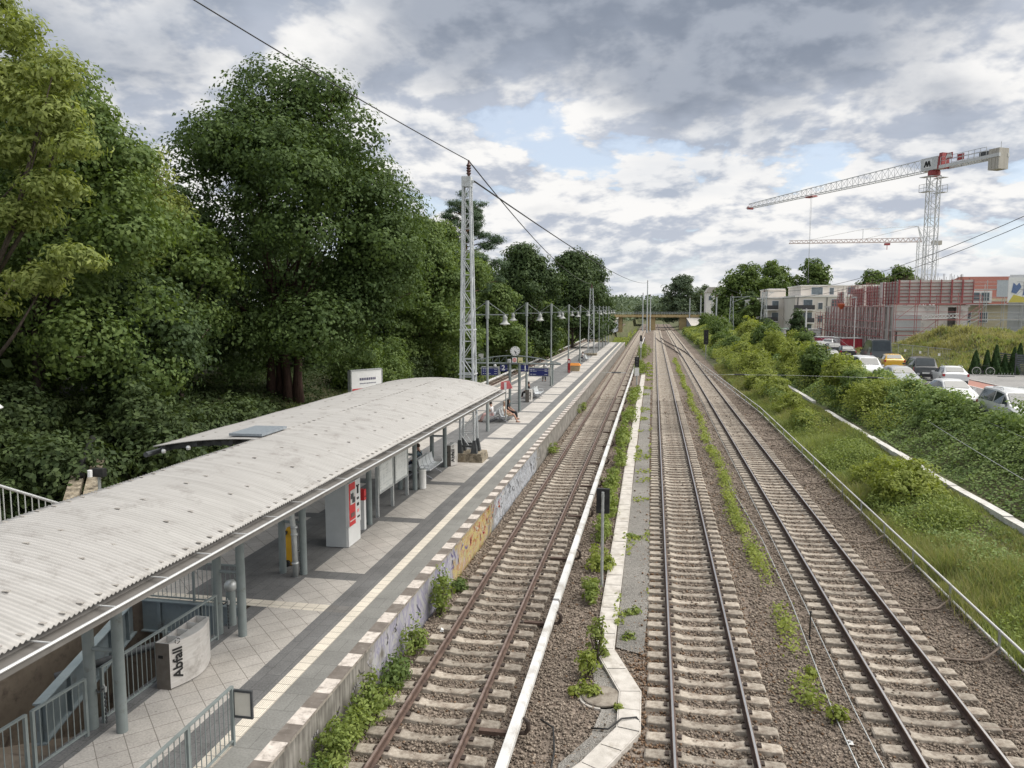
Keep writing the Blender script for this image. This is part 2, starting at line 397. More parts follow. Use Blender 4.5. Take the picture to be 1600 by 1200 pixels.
def shrub(name, label, base, r, h, leaf, n, size, group=None, seed=1, cat='shrub', n_blob=7, rc=0.3, per=22, aspect=0.55, stems=True, inner=0.35):
    rng = np.random.default_rng(seed); bl = []
    for k in range(n_blob):
        a = rng.uniform(0, 6.28); q = rng.uniform(0.1, 0.75)
        rr = rng.uniform(0.35, 0.6); zz = rng.uniform(0.3, 0.75)*(1-0.45*q)
        bl.append((base[0]+math.cos(a)*q*r[0], base[1]+math.sin(a)*q*r[1], base[2]+zz*h, rr*r[0], rr*r[1], min(zz, 0.42)*h))
    t = thing(name, label, cat, base, group)
    P, N, cc = blob_points(bl, max(3, n//per), per, rng, rc, inner)
    P[:,2] = np.maximum(P[:,2], base[2]+0.02)
    V, F = leaves(P, N, size, aspect, rng)
    np_mesh('foliage', V, F, LEAF[leaf], t)
    if stems:
        m = MB()
        for k in rng.choice(len(cc), min(9, len(cc)), replace=False):
            m.tube([base, (np.array(base)*0.45+cc[k]*0.55), cc[k]], [0.03, 0.02, 0.008], 5)
        m.build('stem', BARK, t)
    return t
# ================================================================ terrain
def sm(a, b, x):
    t = np.clip((x-a)/(b-a), 0, 1); return t*t*(3-2*t)
_gr = np.random.default_rng(3)
_ph = _gr.uniform(0, 6.28, (14,)); _kx = _gr.normal(size=14)*0.45; _ky = _gr.normal(size=14)*0.45
def bumps(X, Y):
    s = 0
    for i in range(14): s = s + np.sin(X*_kx[i]+Y*_ky[i]+_ph[i])
    return s/14.0
def ground_z(X, Y):
    X = np.asarray(X, float); Y = np.asarray(Y, float)
    left = sm(-19.2, -27, X)*(2.2*sm(220, 120, Y)+0.6) + sm(-27, -60, X)*1.5
    w = sm(8.3, 9.6, X)
    right = 0.55*sm(8.7, 11.0, X) + 0.42*sm(11.3, 12.1, X) + 1.73*sm(12.9, 15.8, X)
    right = right*(1-0.35*sm(110, 200, Y))
    m1 = 2.6*np.exp(-(((X-32.5)/5.0)**2)-(((Y-91)/9.5)**2)) + 2.7*np.exp(-(((X-43)/9)**2)-(((Y-92)/10)**2)) + 1.1*np.exp(-(((X-31.0)/2.8)**2)-(((Y-81)/4)**2)) + 1.2*np.exp(-(((X-37)/4)**2)-(((Y-81)/5)**2))
    bed = ((X > -19.4) & (X < 8.46)).astype(float)
    n = bumps(X, Y)*0.22*(1-bed)*np.where((X > 15.4) & (X < 31), 0.0, 1.0)
    z = left + right + m1*sm(24, 27, X)*(1+0.30*bumps(X*2.3, Y*2.3)+0.15*bumps(X*5, Y*5)) + n*np.clip((np.abs(X+5.6)-13.6)/3, 0, 1)
    return np.where(bed > 0, np.where((X > -14.5) & (X < -6.6), -4.5, -0.25), z)
def build_ground():
    xs = np.unique(np.concatenate([np.arange(-40, 60, 0.8), [-19.4, -19.39, 8.46, 8.45], np.arange(60, 200, 8), np.arange(-200, -40, 8), [-3000,-1500,-800,-400, 400, 800, 1500, 3000]]))
    ys = np.unique(np.concatenate([np.arange(-12, 130, 1.2), np.arange(130, 420, 6), [420,500,650,900,1400,2200,4000,7000], [-60,-30]]))
    X, Y = np.meshgrid(xs, ys); Z = ground_z(X, Y)
    nx, ny = len(xs), len(ys); i = np.arange(nx*ny).reshape(ny, nx)
    F = np.stack([i[:-1,:-1], i[:-1,1:], i[1:,1:], i[1:,:-1]], -1).reshape(-1, 4)
    g = mat('soil_grass', (0.045,0.068,0.020), (0.115,0.115,0.050), rough=0.95, scale=0.5, detail=10, bump=0.7, bscale=5, wear=((0.13,0.11,0.075), 0.5, 0.25))
    structure(np_mesh('ground', np.stack([X,Y,Z], -1).reshape(-1,3), F, g, smooth=True))
build_ground()

def sheet(name, x0, x1, y0, y1, z, m, nx=1, ny=1):
    xs = np.linspace(x0, x1, nx+1); ys = np.linspace(y0, y1, ny+1); X, Y = np.meshgrid(xs, ys); i = np.arange((nx+1)*(ny+1)).reshape(ny+1, nx+1)
    F = np.stack([i[:-1,:-1], i[:-1,1:], i[1:,1:], i[1:,:-1]], -1).reshape(-1,4)
    Z = np.full(X.shape, z) if not callable(z) else z(X, Y)
    return structure(np_mesh(name, np.stack([X,Y,Z], -1).reshape(-1,3), F, m))

def gravel_mat(name, cells, cols, vs, bump=0.9):
    m = bpy.data.materials.new(name); m.use_nodes = True; nt = m.node_tree; N = nt.nodes; L = nt.links; b = N['Principled BSDF']; b.inputs['Roughness'].default_value = 0.9; b.inputs['Specular IOR Level'].default_value = 0.25
    tc = N.new('ShaderNodeTexCoord'); v = N.new('ShaderNodeTexVoronoi'); v.inputs['Scale'].default_value = vs; L.new(tc.outputs['Object'], v.inputs['Vector'])
    cr = N.new('ShaderNodeValToRGB'); sp = N.new('ShaderNodeSeparateColor'); L.new(v.outputs['Color'], sp.inputs[0]); L.new(sp.outputs[0], cr.inputs[0])
    e = cr.color_ramp.elements
    while len(e) < len(cols): e.new(0.5)
    for i, c in enumerate(cols): e[i].position = i/(len(cols)-1); e[i].color = (*c, 1)
    n = N.new('ShaderNodeTexNoise'); n.inputs['Scale'].default_value = 0.45; n.inputs['Detail'].default_value = 6; L.new(tc.outputs['Object'], n.inputs['Vector'])
    mr = N.new('ShaderNodeMapRange'); L.new(n.outputs['Fac'], mr.inputs[0]); mr.inputs[1].default_value = 0.3; mr.inputs[2].default_value = 0.7; mr.inputs[3].default_value = 0.78; mr.inputs[4].default_value = 1.18
    hv = N.new('ShaderNodeHueSaturation'); L.new(cr.outputs[0], hv.inputs['Color']); L.new(mr.outputs[0], hv.inputs['Value']); L.new(hv.outputs[0], b.inputs['Base Color'])
    bp = N.new('ShaderNodeBump'); bp.inputs['Strength'].default_value = bump; bp.inputs['Distance'].default_value = 0.04; bp.invert = True; L.new(v.outputs['Distance'], bp.inputs['Height']); L.new(bp.outputs[0], b.inputs['Normal'])
    return m
G_BED = gravel_mat('ballast_bed', 0, [(0.08,0.063,0.051),(0.165,0.132,0.108),(0.25,0.207,0.17),(0.125,0.095,0.075)], 14)
G_FINE = gravel_mat('fine_gravel', 0, [(0.13,0.122,0.11),(0.25,0.24,0.22),(0.19,0.18,0.165),(0.30,0.285,0.265)], 26, 0.7)
sheet('gravel_bed', -5.93, 8.19, -8, 420, -0.10, G_BED)
sheet('gravel_bed', -19.38, -14.97, -8, 420, -0.10, G_BED)
def gravel_shoulder():
    # the ballast shoulder that slopes off to the grass on the far side of the third track
    m = MB(); 
    for y0, y1 in ((-8, 60), (60, 420)): m.add([(8.15,y0,-0.098),(8.62,y0,0.03),(8.62,y1,0.03),(8.15,y1,-0.098)], [(0,1,2,3)])
    structure(m.build('gravel_shoulder', G_BED))
gravel_shoulder()

# loose ballast stones: one heap nobody could count
def stones():
    rng = np.random.default_rng(11)
    oc = np.array([[1,0,0],[0,1,0],[-1,0,0],[0,-1,0],[0,0,1],[0,0,-1]], float)
    fc = np.array([[0,1,4],[1,2,4],[2,3,4],[3,0,4],[1,0,5],[2,1,5],[3,2,5],[0,3,5]])
    segs = [(9.5, 20, 330, 0.034), (20, 32, 190, 0.040), (32, 48, 80, 0.048), (48, 75, 26, 0.06)]
    P = []; S = []
    for y0, y1, dens, r in segs:
        n = int((y1-y0)*14.4*dens); x = rng.uniform(-5.93, 8.55, n); y = rng.uniform(y0, y1, n)
        keep = ~((np.abs(x+1.02) < 0.30) & (y > 18)) & ~((np.abs(x+0.47+0.05*np.sin(y*2.3)) < 0.27+0.05*np.sin(y*3.7)) & (y > 18.3) & (rng.uniform(0,1,n) < 0.78+0.12*np.sin(y*0.9))) ; x, y = x[keep], y[keep]
        P.append(np.stack([x, y, np.clip((x-8.15)*0.26,0,0.12)-0.10+rng.uniform(-0.01, 0.035, len(x))+(rng.uniform(0,1,len(x)) < 0.05)*0.05], 1)); S.append(np.full(len(x), r)*rng.uniform(0.55, 1.35, len(x)))
    P = np.concatenate(P); S = np.concatenate(S); n = len(P)
    M = rng.uniform(0.6, 1.3, (n,6,1)); q = rng.normal(size=(n,3,3)); 
    u0 = unit(q[:,0]); u1 = unit(q[:,1]-u0*(q[:,1]*u0).sum(1, keepdims=True)); u2 = np.cross(u0, u1)
    R = np.stack([u0,u1,u2], 1)
    V = np.einsum('vk,nkj->nvj', oc, R)*M*S[:,None,None]; V[:,:,2] *= 0.8; V += P[:,None,:]
    F = (fc[None]+6*np.arange(n)[:,None,None]).reshape(-1,3)
    m = mat('ballast_stone', (0.098,0.078,0.062), (0.350,0.295,0.240), rough=0.9, island=0.75, scale=0.7, spec=0.25)
    rust = mat('ballast_stone_rusty', (0.105,0.062,0.036), (0.26,0.175,0.115), rough=0.9, island=0.75, scale=0.7, spec=0.25)
    pr = np.exp(-((P[:,0]-0.05)/0.42)**2)*0.75 + np.exp(-((P[:,0]-2.6)/0.4)**2)*0.12 + np.exp(-((P[:,0]-0.9)/0.7)**2)*0.1 + 0.03
    mi = np.repeat((rng.uniform(0,1,n) < pr).astype(np.int32), 8)
    tag(np_mesh('loose_gravel', V.reshape(-1,3), F, [m, rust], mi=mi), 'loose brown ballast stones heaped between and around the rails', 'gravel', kind='stuff')
stones()
# grey grit beside the cable trough
def grit():
    m = MB(); z = -0.055
    for poly in ([(-0.78,18.3),(-0.10,18.0),(0.02,22),(-0.02,30),(-0.12,45),(-0.2,80),(-0.85,80),(-0.85,36),(-0.82,24)], [(-1.6,12.3),(-1.05,12.9),(-0.6,14.3),(-0.58,16.0),(-0.95,16.9),(-1.35,17.6),(-1.2,16.5),(-0.95,15.2),(-1.1,14.2),(-1.6,13.2)]):
        o = len(m.v); m.v += [(x,y,z) for x,y in poly]; m.f.append(tuple(range(o, o+len(poly)))); m.m.append(0)
    structure(m.build('grit_strip', G_FINE))
grit()

# ================================================================ railway tracks
M_SLEEP = mat('sleeper_concrete', (0.30,0.262,0.215), (0.45,0.405,0.345), rough=0.9, scale=9, bump=0.25, bscale=60, wear=((0.15,0.115,0.09), 0.6, 3.5), each=0.28)
M_RUST = mat('rail_rust', (0.060,0.038,0.030), (0.125,0.082,0.064), rough=0.75, scale=5, bump=0.15)
M_RUSTL = mat('rail_rust_worn', (0.165,0.120,0.104), (0.26,0.205,0.182), rough=0.5, metal=0.2, scale=5)
M_SHINE = mat('rail_head_steel', (0.62,0.60,0.57), (0.74,0.72,0.69), rough=0.28, metal=0.95, scale=20, stretch=(20,0.3,20))
M_CLIP = mat('rail_clip', (0.035,0.026,0.022), (0.07,0.05,0.04), rough=0.7, scale=8)
def sleeper_mb():
    m = MB(); half = [(1.30,0.130,-0.030),(1.27,0.145,-0.004),(0.93,0.150,0.004),(0.57,0.145,0.004),(0.42,0.125,-0.034),(0.0,0.105,-0.048)]
    prof = [(x,w,z) for x,w,z in half]+[(-x,w,z) for x,w,z in half[-2::-1]]
    rings = [[(x,-w-0.03,-0.20),(x,-w,z-0.012),(x,-w+0.015,z),(x,w-0.015,z),(x,w,z-0.012),(x,w+0.03,-0.20)] for x,w,z in prof]
    m.ring(rings, 0, close=False, caps=False); e = len(m.v)
    m.f.append((0,1,2,3,4,5)); m.m.append(0); m.f.append(tuple(e-6+k for k in range(6))[::-1]); m.m.append(0)
    for s in (-1, 1):
        for q in (-1, 1): m.cbox((s*0.7525+q*0.115, 0, 0.022), (0.075,0.13,0.036), 1)
    return m
_sm = sleeper_mb(); _sl = _sm.build('sleeper', [M_SLEEP, M_CLIP]); SLEEPER_ME = _sl.data; bpy.data.objects.remove(_sl)
RAIL_SEC = [(-0.0625,0),(0.0625,0),(0.0625,0.012),(0.011,0.030),(0.011,0.128),(0.034,0.140),(0.036,0.162),(0.031,0.170),(0.020,0.172),(-0.022,0.172),(-0.031,0.170),(-0.036,0.162),(-0.034,0.140),(-0.011,0.128),(-0.011,0.030),(-0.0625,0.012)]
def rail_mb(path):
    """path: (x,y) points of the rail axis"""
    m = MB(); rings = []
    for i, (x, y) in enumerate(path):
        a = Vector(path[max(i-1,0)]); b = Vector(path[min(i+1,len(path)-1)]); d = (b-a).normalized(); n = Vector((d.y,-d.x))
        rings.append([(x+n.x*u, y+n.y*u, z+0.004) for u, z in RAIL_SEC])
    k = len(RAIL_SEC); o = 0
    for r in rings: m.v.extend(r)
    for i in range(len(rings)-1):
        for j in range(k):
            a = i*k+j; b = i*k+(j+1)%k; m.f.append((a,b,b+k,a+k)); m.m.append(1 if j == 8 else 0)
    m.f.append(tuple(range(k))[::-1]); m.m.append(0); e = (len(rings)-1)*k; m.f.append(tuple(e+j for j in range(k))); m.m.append(0)
    return m
def track(label, xc, y0, y1, y_first, pitch, head, side=None, bend=None, n_each=100):
    t = thing('railway_track', label, 'railway track', (xc, 0, 0), 'railway tracks')
    fx = bend or (lambda y: 0.0)
    ys = [y0]+[y for y in np.arange(150, y1, 12.0)]+[y1] if bend else [y0, y1]
    for s in (-1, 1): rail_mb([(xc+s*0.7525+fx(y), y) for y in ys]).build('rail', [side or M_RUST, head], t)
    y = y_first; n = 0
    while n < n_each:
        o = bpy.data.objects.new('sleeper', SLEEPER_ME); COL.objects.link(o); o.parent = t
        o.location = (fx(y)+random.Random(n+int(xc*10)).uniform(-0.025, 0.025), y, random.Random(n*3).uniform(-0.008, 0.004)); y += pitch; n += 1
    m = MB(); far = [(x,yy,z) for x,yy,z in _sm.v]
    while y < min(y1, 310):
        m.add([(xc+fx(y)+a, y+b, c) for a,b,c in far], [f for f, q in zip(_sm.f, _sm.m) if q == 0]); y += pitch
    if m.v: tag(m.build('sleeper_row', M_SLEEP, t), kind='stuff')
    return t
track('rusty track beside the platform edge with a white covered conductor rail', -4.23, -6, 420, 9.2, 0.625, M_RUSTL, M_RUST, bend=lambda y: 0.0)
track('shiny railed middle track right of the cable trough', 1.285, -6, 420, 10.2, 0.60, M_SHINE)
track('shiny railed track beside the pipe railing and grass slope', 5.77, -6, 420, 10.6, 0.60, M_SHINE)
track('far track on the other side of the platform against the green bank', -16.62, -6, 420, 45.0, 0.63, M_RUSTL)
def crossover():
    t = thing('track_crossover', 'curved switch rails linking the two shiny tracks before the bridge', 'railway switch', (3.5, 180, 0))
    for s in (-0.7525, 0.7525):
        pts = []
        for i in range(25):
            u = i/24; x = 5.77 + (1.285-5.77)*(3*u*u-2*u**3); pts.append((x+s, 128+100*u))
        rail_mb([(x, y) for x, y in pts]).build('rail', [M_RUST, M_SHINE], t)
crossover()
# third (conductor) rail with its white cover
M_COVER = mat('white_cover', (0.56,0.565,0.56), (0.68,0.68,0.67), rough=0.5, scale=3, stretch=(1,0.2,1), wear=((0.38,0.36,0.33), 0.55, 1.6))
def conductor(label, x, y0, y1, side):
    t = thing('conductor_rail', label, 'conductor rail', (x, 20, 0))
    m = MB(); y = y0
    while y < y1:
        L = min(11.9, y1-y); m.prism([(x-0.10,0.36),(x-0.075,0.42),(x+0.075,0.42),(x+0.10,0.36),(x+0.10,0.25),(x+0.085,0.25),(x+0.085,0.35),(x-0.085,0.35),(x-0.085,0.25),(x-0.10,0.25)], 'y', y, y+L-0.05); y += 12
    m.build('cover', M_COVER, t)
    MB().box((x-0.045,y0,0.24),(x+0.045,y1,0.34)).build('live_rail', M_RUST, t)
    n = 0; y = y0+2.0
    while y < y1 and n < 60:
        b = MB(); b.tube([(x+side*0.02,y,0.04),(x+side*0.17,y,0.06),(x+side*0.23,y,0.16),(x+side*0.22,y,0.30),(x+side*0.13,y,0.38)], [0.035,0.045,0.05,0.045,0.035], 8)
        b.box((x-side*0.75-0.02*side if side > 0 else x, y-0.06, -0.03), (x if side > 0 else x+0.75, y+0.06, 0.05), 1)
        b.build('bracket', [M_CLIP, M_RUST], t); y += 5.3; n += 1
    return t
conductor('white covered conductor rail running beside the platform track', -2.52, -4, 215, 1)
conductor('pale covered conductor rail on the far side of the platform', -18.15, 38, 330, -1)

# ================================================================ cable trough, manhole, cables
M_TROUGH = mat('trough_concrete', (0.42,0.395,0.36), (0.56,0.53,0.49), rough=0.9, scale=3, bump=0.2, bscale=40, wear=((0.30,0.27,0.23), 0.4, 2.0))
def trough():
    t = thing('cable_trough', 'concrete cable trough with lids that kinks beside the middle track', 'cable trough', (-0.7, 14, 0))
    path = [(-1.75,11.9),(-0.98,13.1),(-0.35,14.47),(-0.36,16.0),(-1.06,18.0),(-1.09,32.0),(-1.14,40),(-1.2,97)]
    def offs(d):
        out = []
        for i, p in enumerate(path):
            a = Vector(path[max(i-1,0)]); b = Vector(path[min(i+1,len(path)-1)])
            d1 = (Vector(p)-a).normalized() if i else (b-Vector(p)).normalized(); d2 = (b-Vector(p)).normalized() if i < len(path)-1 else d1
            n1 = Vector((d1.y,-d1.x)); n2 = Vector((d2.y,-d2.x)); n = (n1+n2).normalized(); out.append(Vector(p)+n*d/max(0.5, n.dot(n1)))
        return out
    A, B, C, D = offs(-0.245), offs(-0.215), offs(0.215), offs(0.245)
    m = MB(); lid = MB()
    for i in range(len(path)-1):
        for P, Q in ((A, B), (C, D)):
            m.hexa([(P[i].x,P[i].y,-0.2),(Q[i].x,Q[i].y,-0.2),(Q[i+1].x,Q[i+1].y,-0.2),(P[i+1].x,P[i+1].y,-0.2),(P[i].x,P[i].y,0.02),(Q[i].x,Q[i].y,0.02),(Q[i+1].x,Q[i+1].y,0.02),(P[i+1].x,P[i+1].y,0.02)])
        L = (Vector(path[i+1])-Vector(path[i])).length; k = max(1, round(L/0.9)) if path[i][1] < 40 else max(1, round(L/3))
        for j in range(k):
            u0 = j/k+0.004/L*2; u1 = (j+1)/k-0.004/L*2; P = [B[i].lerp(B[i+1],u0), C[i].lerp(C[i+1],u0), C[i].lerp(C[i+1],u1), B[i].lerp(B[i+1],u1)]
            cen = sum(P, Vector((0,0)))/4; P = [cen+(p-cen)*0.985 for p in P]; dz = random.Random(j*7+i).uniform(-0.006, 0.006)
            lid.hexa([(p.x,p.y,-0.06) for p in P]+[(p.x,p.y,0.03+dz) for p in P])
    m.build('channel', M_TROUGH, t); lid.build('lid', M_TROUGH, t)
trough()
def manhole():
    t = thing('manhole_cover', 'round concrete manhole cover in the gravel left of the cable trough', 'manhole cover', (-0.97, 15.78, -0.08))
    m = mat('manhole_concrete', (0.16,0.135,0.11), (0.29,0.26,0.22), rough=0.95, scale=5, bump=0.3)
    MB().lathe((-0.97,15.78,-0.12), [(0.44,0),(0.44,0.10),(0.41,0.115),(0.0,0.12)], 28).build('lid', m, t)
    MB().lathe((-0.97,15.78,-0.14), [(0.50,0),(0.50,0.085),(0.445,0.085)], 28).build('rim', M_TROUGH, t)
manhole()
M_BLACK = mat('black_rubber', (0.012,0.012,0.013), (0.03,0.03,0.03), rough=0.5)
M_GALV = mat('galvanised', (0.40,0.42,0.42), (0.52,0.54,0.54), rough=0.45, metal=0.5, scale=6)
def cable(label, pts, r, m=M_BLACK, cat='cable', group=None):
    o = MB().tube(pts, r, 6).build('cable', m, smooth=True); return tag(o, label, cat, group)
cable('black cable looping over the trough lid near the manhole', [(-1.1,14.45,-0.02),(-0.75,14.42,0.02),(-0.5,14.75,0.08),(-0.2,14.9,0.06),(-0.05,14.7,-0.05)], 0.018)
cable('black cable lying in the ballast beside the white conductor rail', [(-2.15,14.6,-0.03),(-1.85,14.3,0.0),(-1.72,13.5,0.0),(-1.7,12.4,-0.02),(-1.75,11.6,-0.02)], 0.02)
cable('thin light cable along the weeds between the two shiny tracks', [(3.9,10,-0.03),(3.85,16,0.0),(4.05,22,-0.02),(4.05,28,0.0),(3.75,36,-0.02),(3.6,60,-0.02),(3.55,120,-0.02)], 0.016, M_GALV)
cable('thin light cable close to the sleeper ends of the right track', [(4.35,10,-0.02),(4.3,16,0.02),(4.4,22,0.0),(4.42,34,0.0),(4.4,60,0.0),(4.4,120,0)], 0.014, M_GALV)
def stake():
    t = thing('cable_stake', 'short black stake holding a light cable beside the right track', 'stake', (4.12, 19.8, -0.1))
    MB().cyl((4.12,19.8,-0.1),(4.12,19.8,0.62),0.02,0.018,8).cyl((4.12,19.8,-0.1),(4.12,19.8,-0.04),0.05,0.04,8).build('rod', M_BLACK, t); MB().lathe((4.12,19.8,0.60),[(0.02,0),(0.035,0.02),(0.03,0.05),(0.0,0.06)],8).build('cap', M_BLACK, t)
stake()
# ================================================================ platform
PZ = 1.14
def tile_mat(name, c1, c2, mortar, w, h, rz=0.0, off=(0,0), msize=0.012, rough=0.75, dirt=0.35, offset=0.0, ribs=None):
    m = bpy.data.materials.new(name); m.use_nodes = True; nt = m.node_tree; N = nt.nodes; L = nt.links; b = N['Principled BSDF']; b.inputs['Roughness'].default_value = rough; b.inputs['Specular IOR Level'].default_value = 0.35
    tc = N.new('ShaderNodeTexCoord'); mp = N.new('ShaderNodeMapping'); mp.inputs['Rotation'].default_value = (0,0,rz); mp.inputs['Location'].default_value = (off[0],off[1],0); L.new(tc.outputs['Object'], mp.inputs[0])
    br = N.new('ShaderNodeTexBrick'); br.offset = offset; br.squash = 1.0; L.new(mp.outputs[0], br.inputs['Vector'])
    br.inputs['Color1'].default_value = (*c1,1); br.inputs['Color2'].default_value = (*c2,1); br.inputs['Mortar'].default_value = (*mortar,1)
    br.inputs['Scale'].default_value = 1.0; br.inputs['Mortar Size'].default_value = msize; br.inputs['Mortar Smooth'].default_value = 0.1; br.inputs['Bias'].default_value = 0.0
    br.inputs['Brick Width'].default_value = w; br.inputs['Row Height'].default_value = h
    n = N.new('ShaderNodeTexNoise'); n.inputs['Scale'].default_value = 0.9; n.inputs['Detail'].default_value = 10; n.inputs['Roughness'].default_value = 0.65; L.new(tc.outputs['Object'], n.inputs['Vector'])
    n2 = N.new('ShaderNodeTexNoise'); n2.inputs['Scale'].default_value = 28; n2.inputs['Detail'].default_value = 5; L.new(tc.outputs['Object'], n2.inputs['Vector'])
    ad = N.new('ShaderNodeMath'); ad.operation = 'ADD'; L.new(n.outputs['Fac'], ad.inputs[0]); L.new(n2.outputs['Fac'], ad.inputs[1])
    mr = N.new('ShaderNodeMapRange'); L.new(ad.outputs[0], mr.inputs[0]); mr.inputs[1].default_value = 0.7; mr.inputs[2].default_value = 1.3; mr.inputs[3].default_value = 1-dirt; mr.inputs[4].default_value = 1+dirt*0.45
    hv = N.new('ShaderNodeHueSaturation'); L.new(br.outputs['Color'], hv.inputs['Color']); L.new(mr.outputs[0], hv.inputs['Value'])
    # scattered dark spots (old chewing gum, drips)
    vo = N.new('ShaderNodeTexVoronoi'); vo.inputs['Scale'].default_value = 2.3; L.new(tc.outputs['Object'], vo.inputs['Vector'])
    r2 = N.new('ShaderNodeMapRange'); L.new(vo.outputs['Distance'], r2.inputs[0]); r2.inputs[1].default_value = 0.035; r2.inputs[2].default_value = 0.06; r2.inputs[3].default_value = 0.45; r2.inputs[4].default_value = 0.0
    mx = N.new('ShaderNodeMix'); mx.data_type = 'RGBA'; L.new(r2.outputs[0], mx.inputs[0]); L.new(hv.outputs[0], mx.inputs[6]); mx.inputs[7].default_value = (0.10,0.09,0.085,1)
    L.new(mx.outputs[2], b.inputs['Base Color'])
    hgt = br.outputs['Fac']
    bp = N.new('ShaderNodeBump'); bp.inputs['Strength'].default_value = 0.5; bp.inputs['Distance'].default_value = 0.01; bp.invert = True; L.new(hgt, bp.inputs['Height'])
    if ribs:
        wv = N.new('ShaderNodeTexWave'); wv.bands_direction = ribs[0]; wv.inputs['Scale'].default_value = ribs[1]; L.new(tc.outputs['Object'], wv.inputs['Vector'])
        b2 = N.new('ShaderNodeBump'); b2.inputs['Strength'].default_value = 0.7; b2.inputs['Distance'].default_value = 0.008; L.new(wv.outputs['Fac'], b2.inputs['Height']); L.new(bp.outputs[0], b2.inputs['Normal']); L.new(b2.outputs[0], b.inputs['Normal'])
    else: L.new(bp.outputs[0], b.inputs['Normal'])
    return m
T_LIGHT = tile_mat('paving_light', (0.50,0.475,0.445), (0.455,0.43,0.40), (0.25,0.23,0.21), 0.46, 0.46, rad(45), msize=0.008, dirt=0.34)
T_DARK = tile_mat('paving_dark', (0.150,0.151,0.153), (0.176,0.177,0.178), (0.10,0.10,0.10), 0.60, 0.30, rad(90), msize=0.006, dirt=0.4, offset=0.5)
T_MID = tile_mat('paving_grey', (0.205,0.205,0.195), (0.235,0.235,0.222), (0.14,0.14,0.13), 0.60, 0.60, 0, off=(0.2,0), msize=0.006, dirt=0.32, offset=0.5)
T_TACT = tile_mat('paving_tactile', (0.70,0.65,0.565), (0.63,0.585,0.51), (0.30,0.27,0.23), 0.30, 0.30, 0, off=(6.8,0), msize=0.009, dirt=0.22, ribs=('X', 8))
T_KERBL = mat('kerb_cream', (0.50,0.455,0.415), (0.64,0.59,0.545), rough=0.85, scale=5, detail=10, wear=((0.26,0.23,0.205), 0.55, 7.0))
T_KERBD = mat('kerb_dark', (0.125,0.108,0.095), (0.185,0.163,0.145), rough=0.85, scale=5, detail=8, wear=((0.26,0.24,0.22), 0.25, 7.0))
T_GROOVE = tile_mat('paving_grooved', (0.17,0.165,0.16), (0.19,0.185,0.18), (0.1,0.1,0.1), 0.30, 0.30, 0, msize=0.006, ribs=('X', 9))
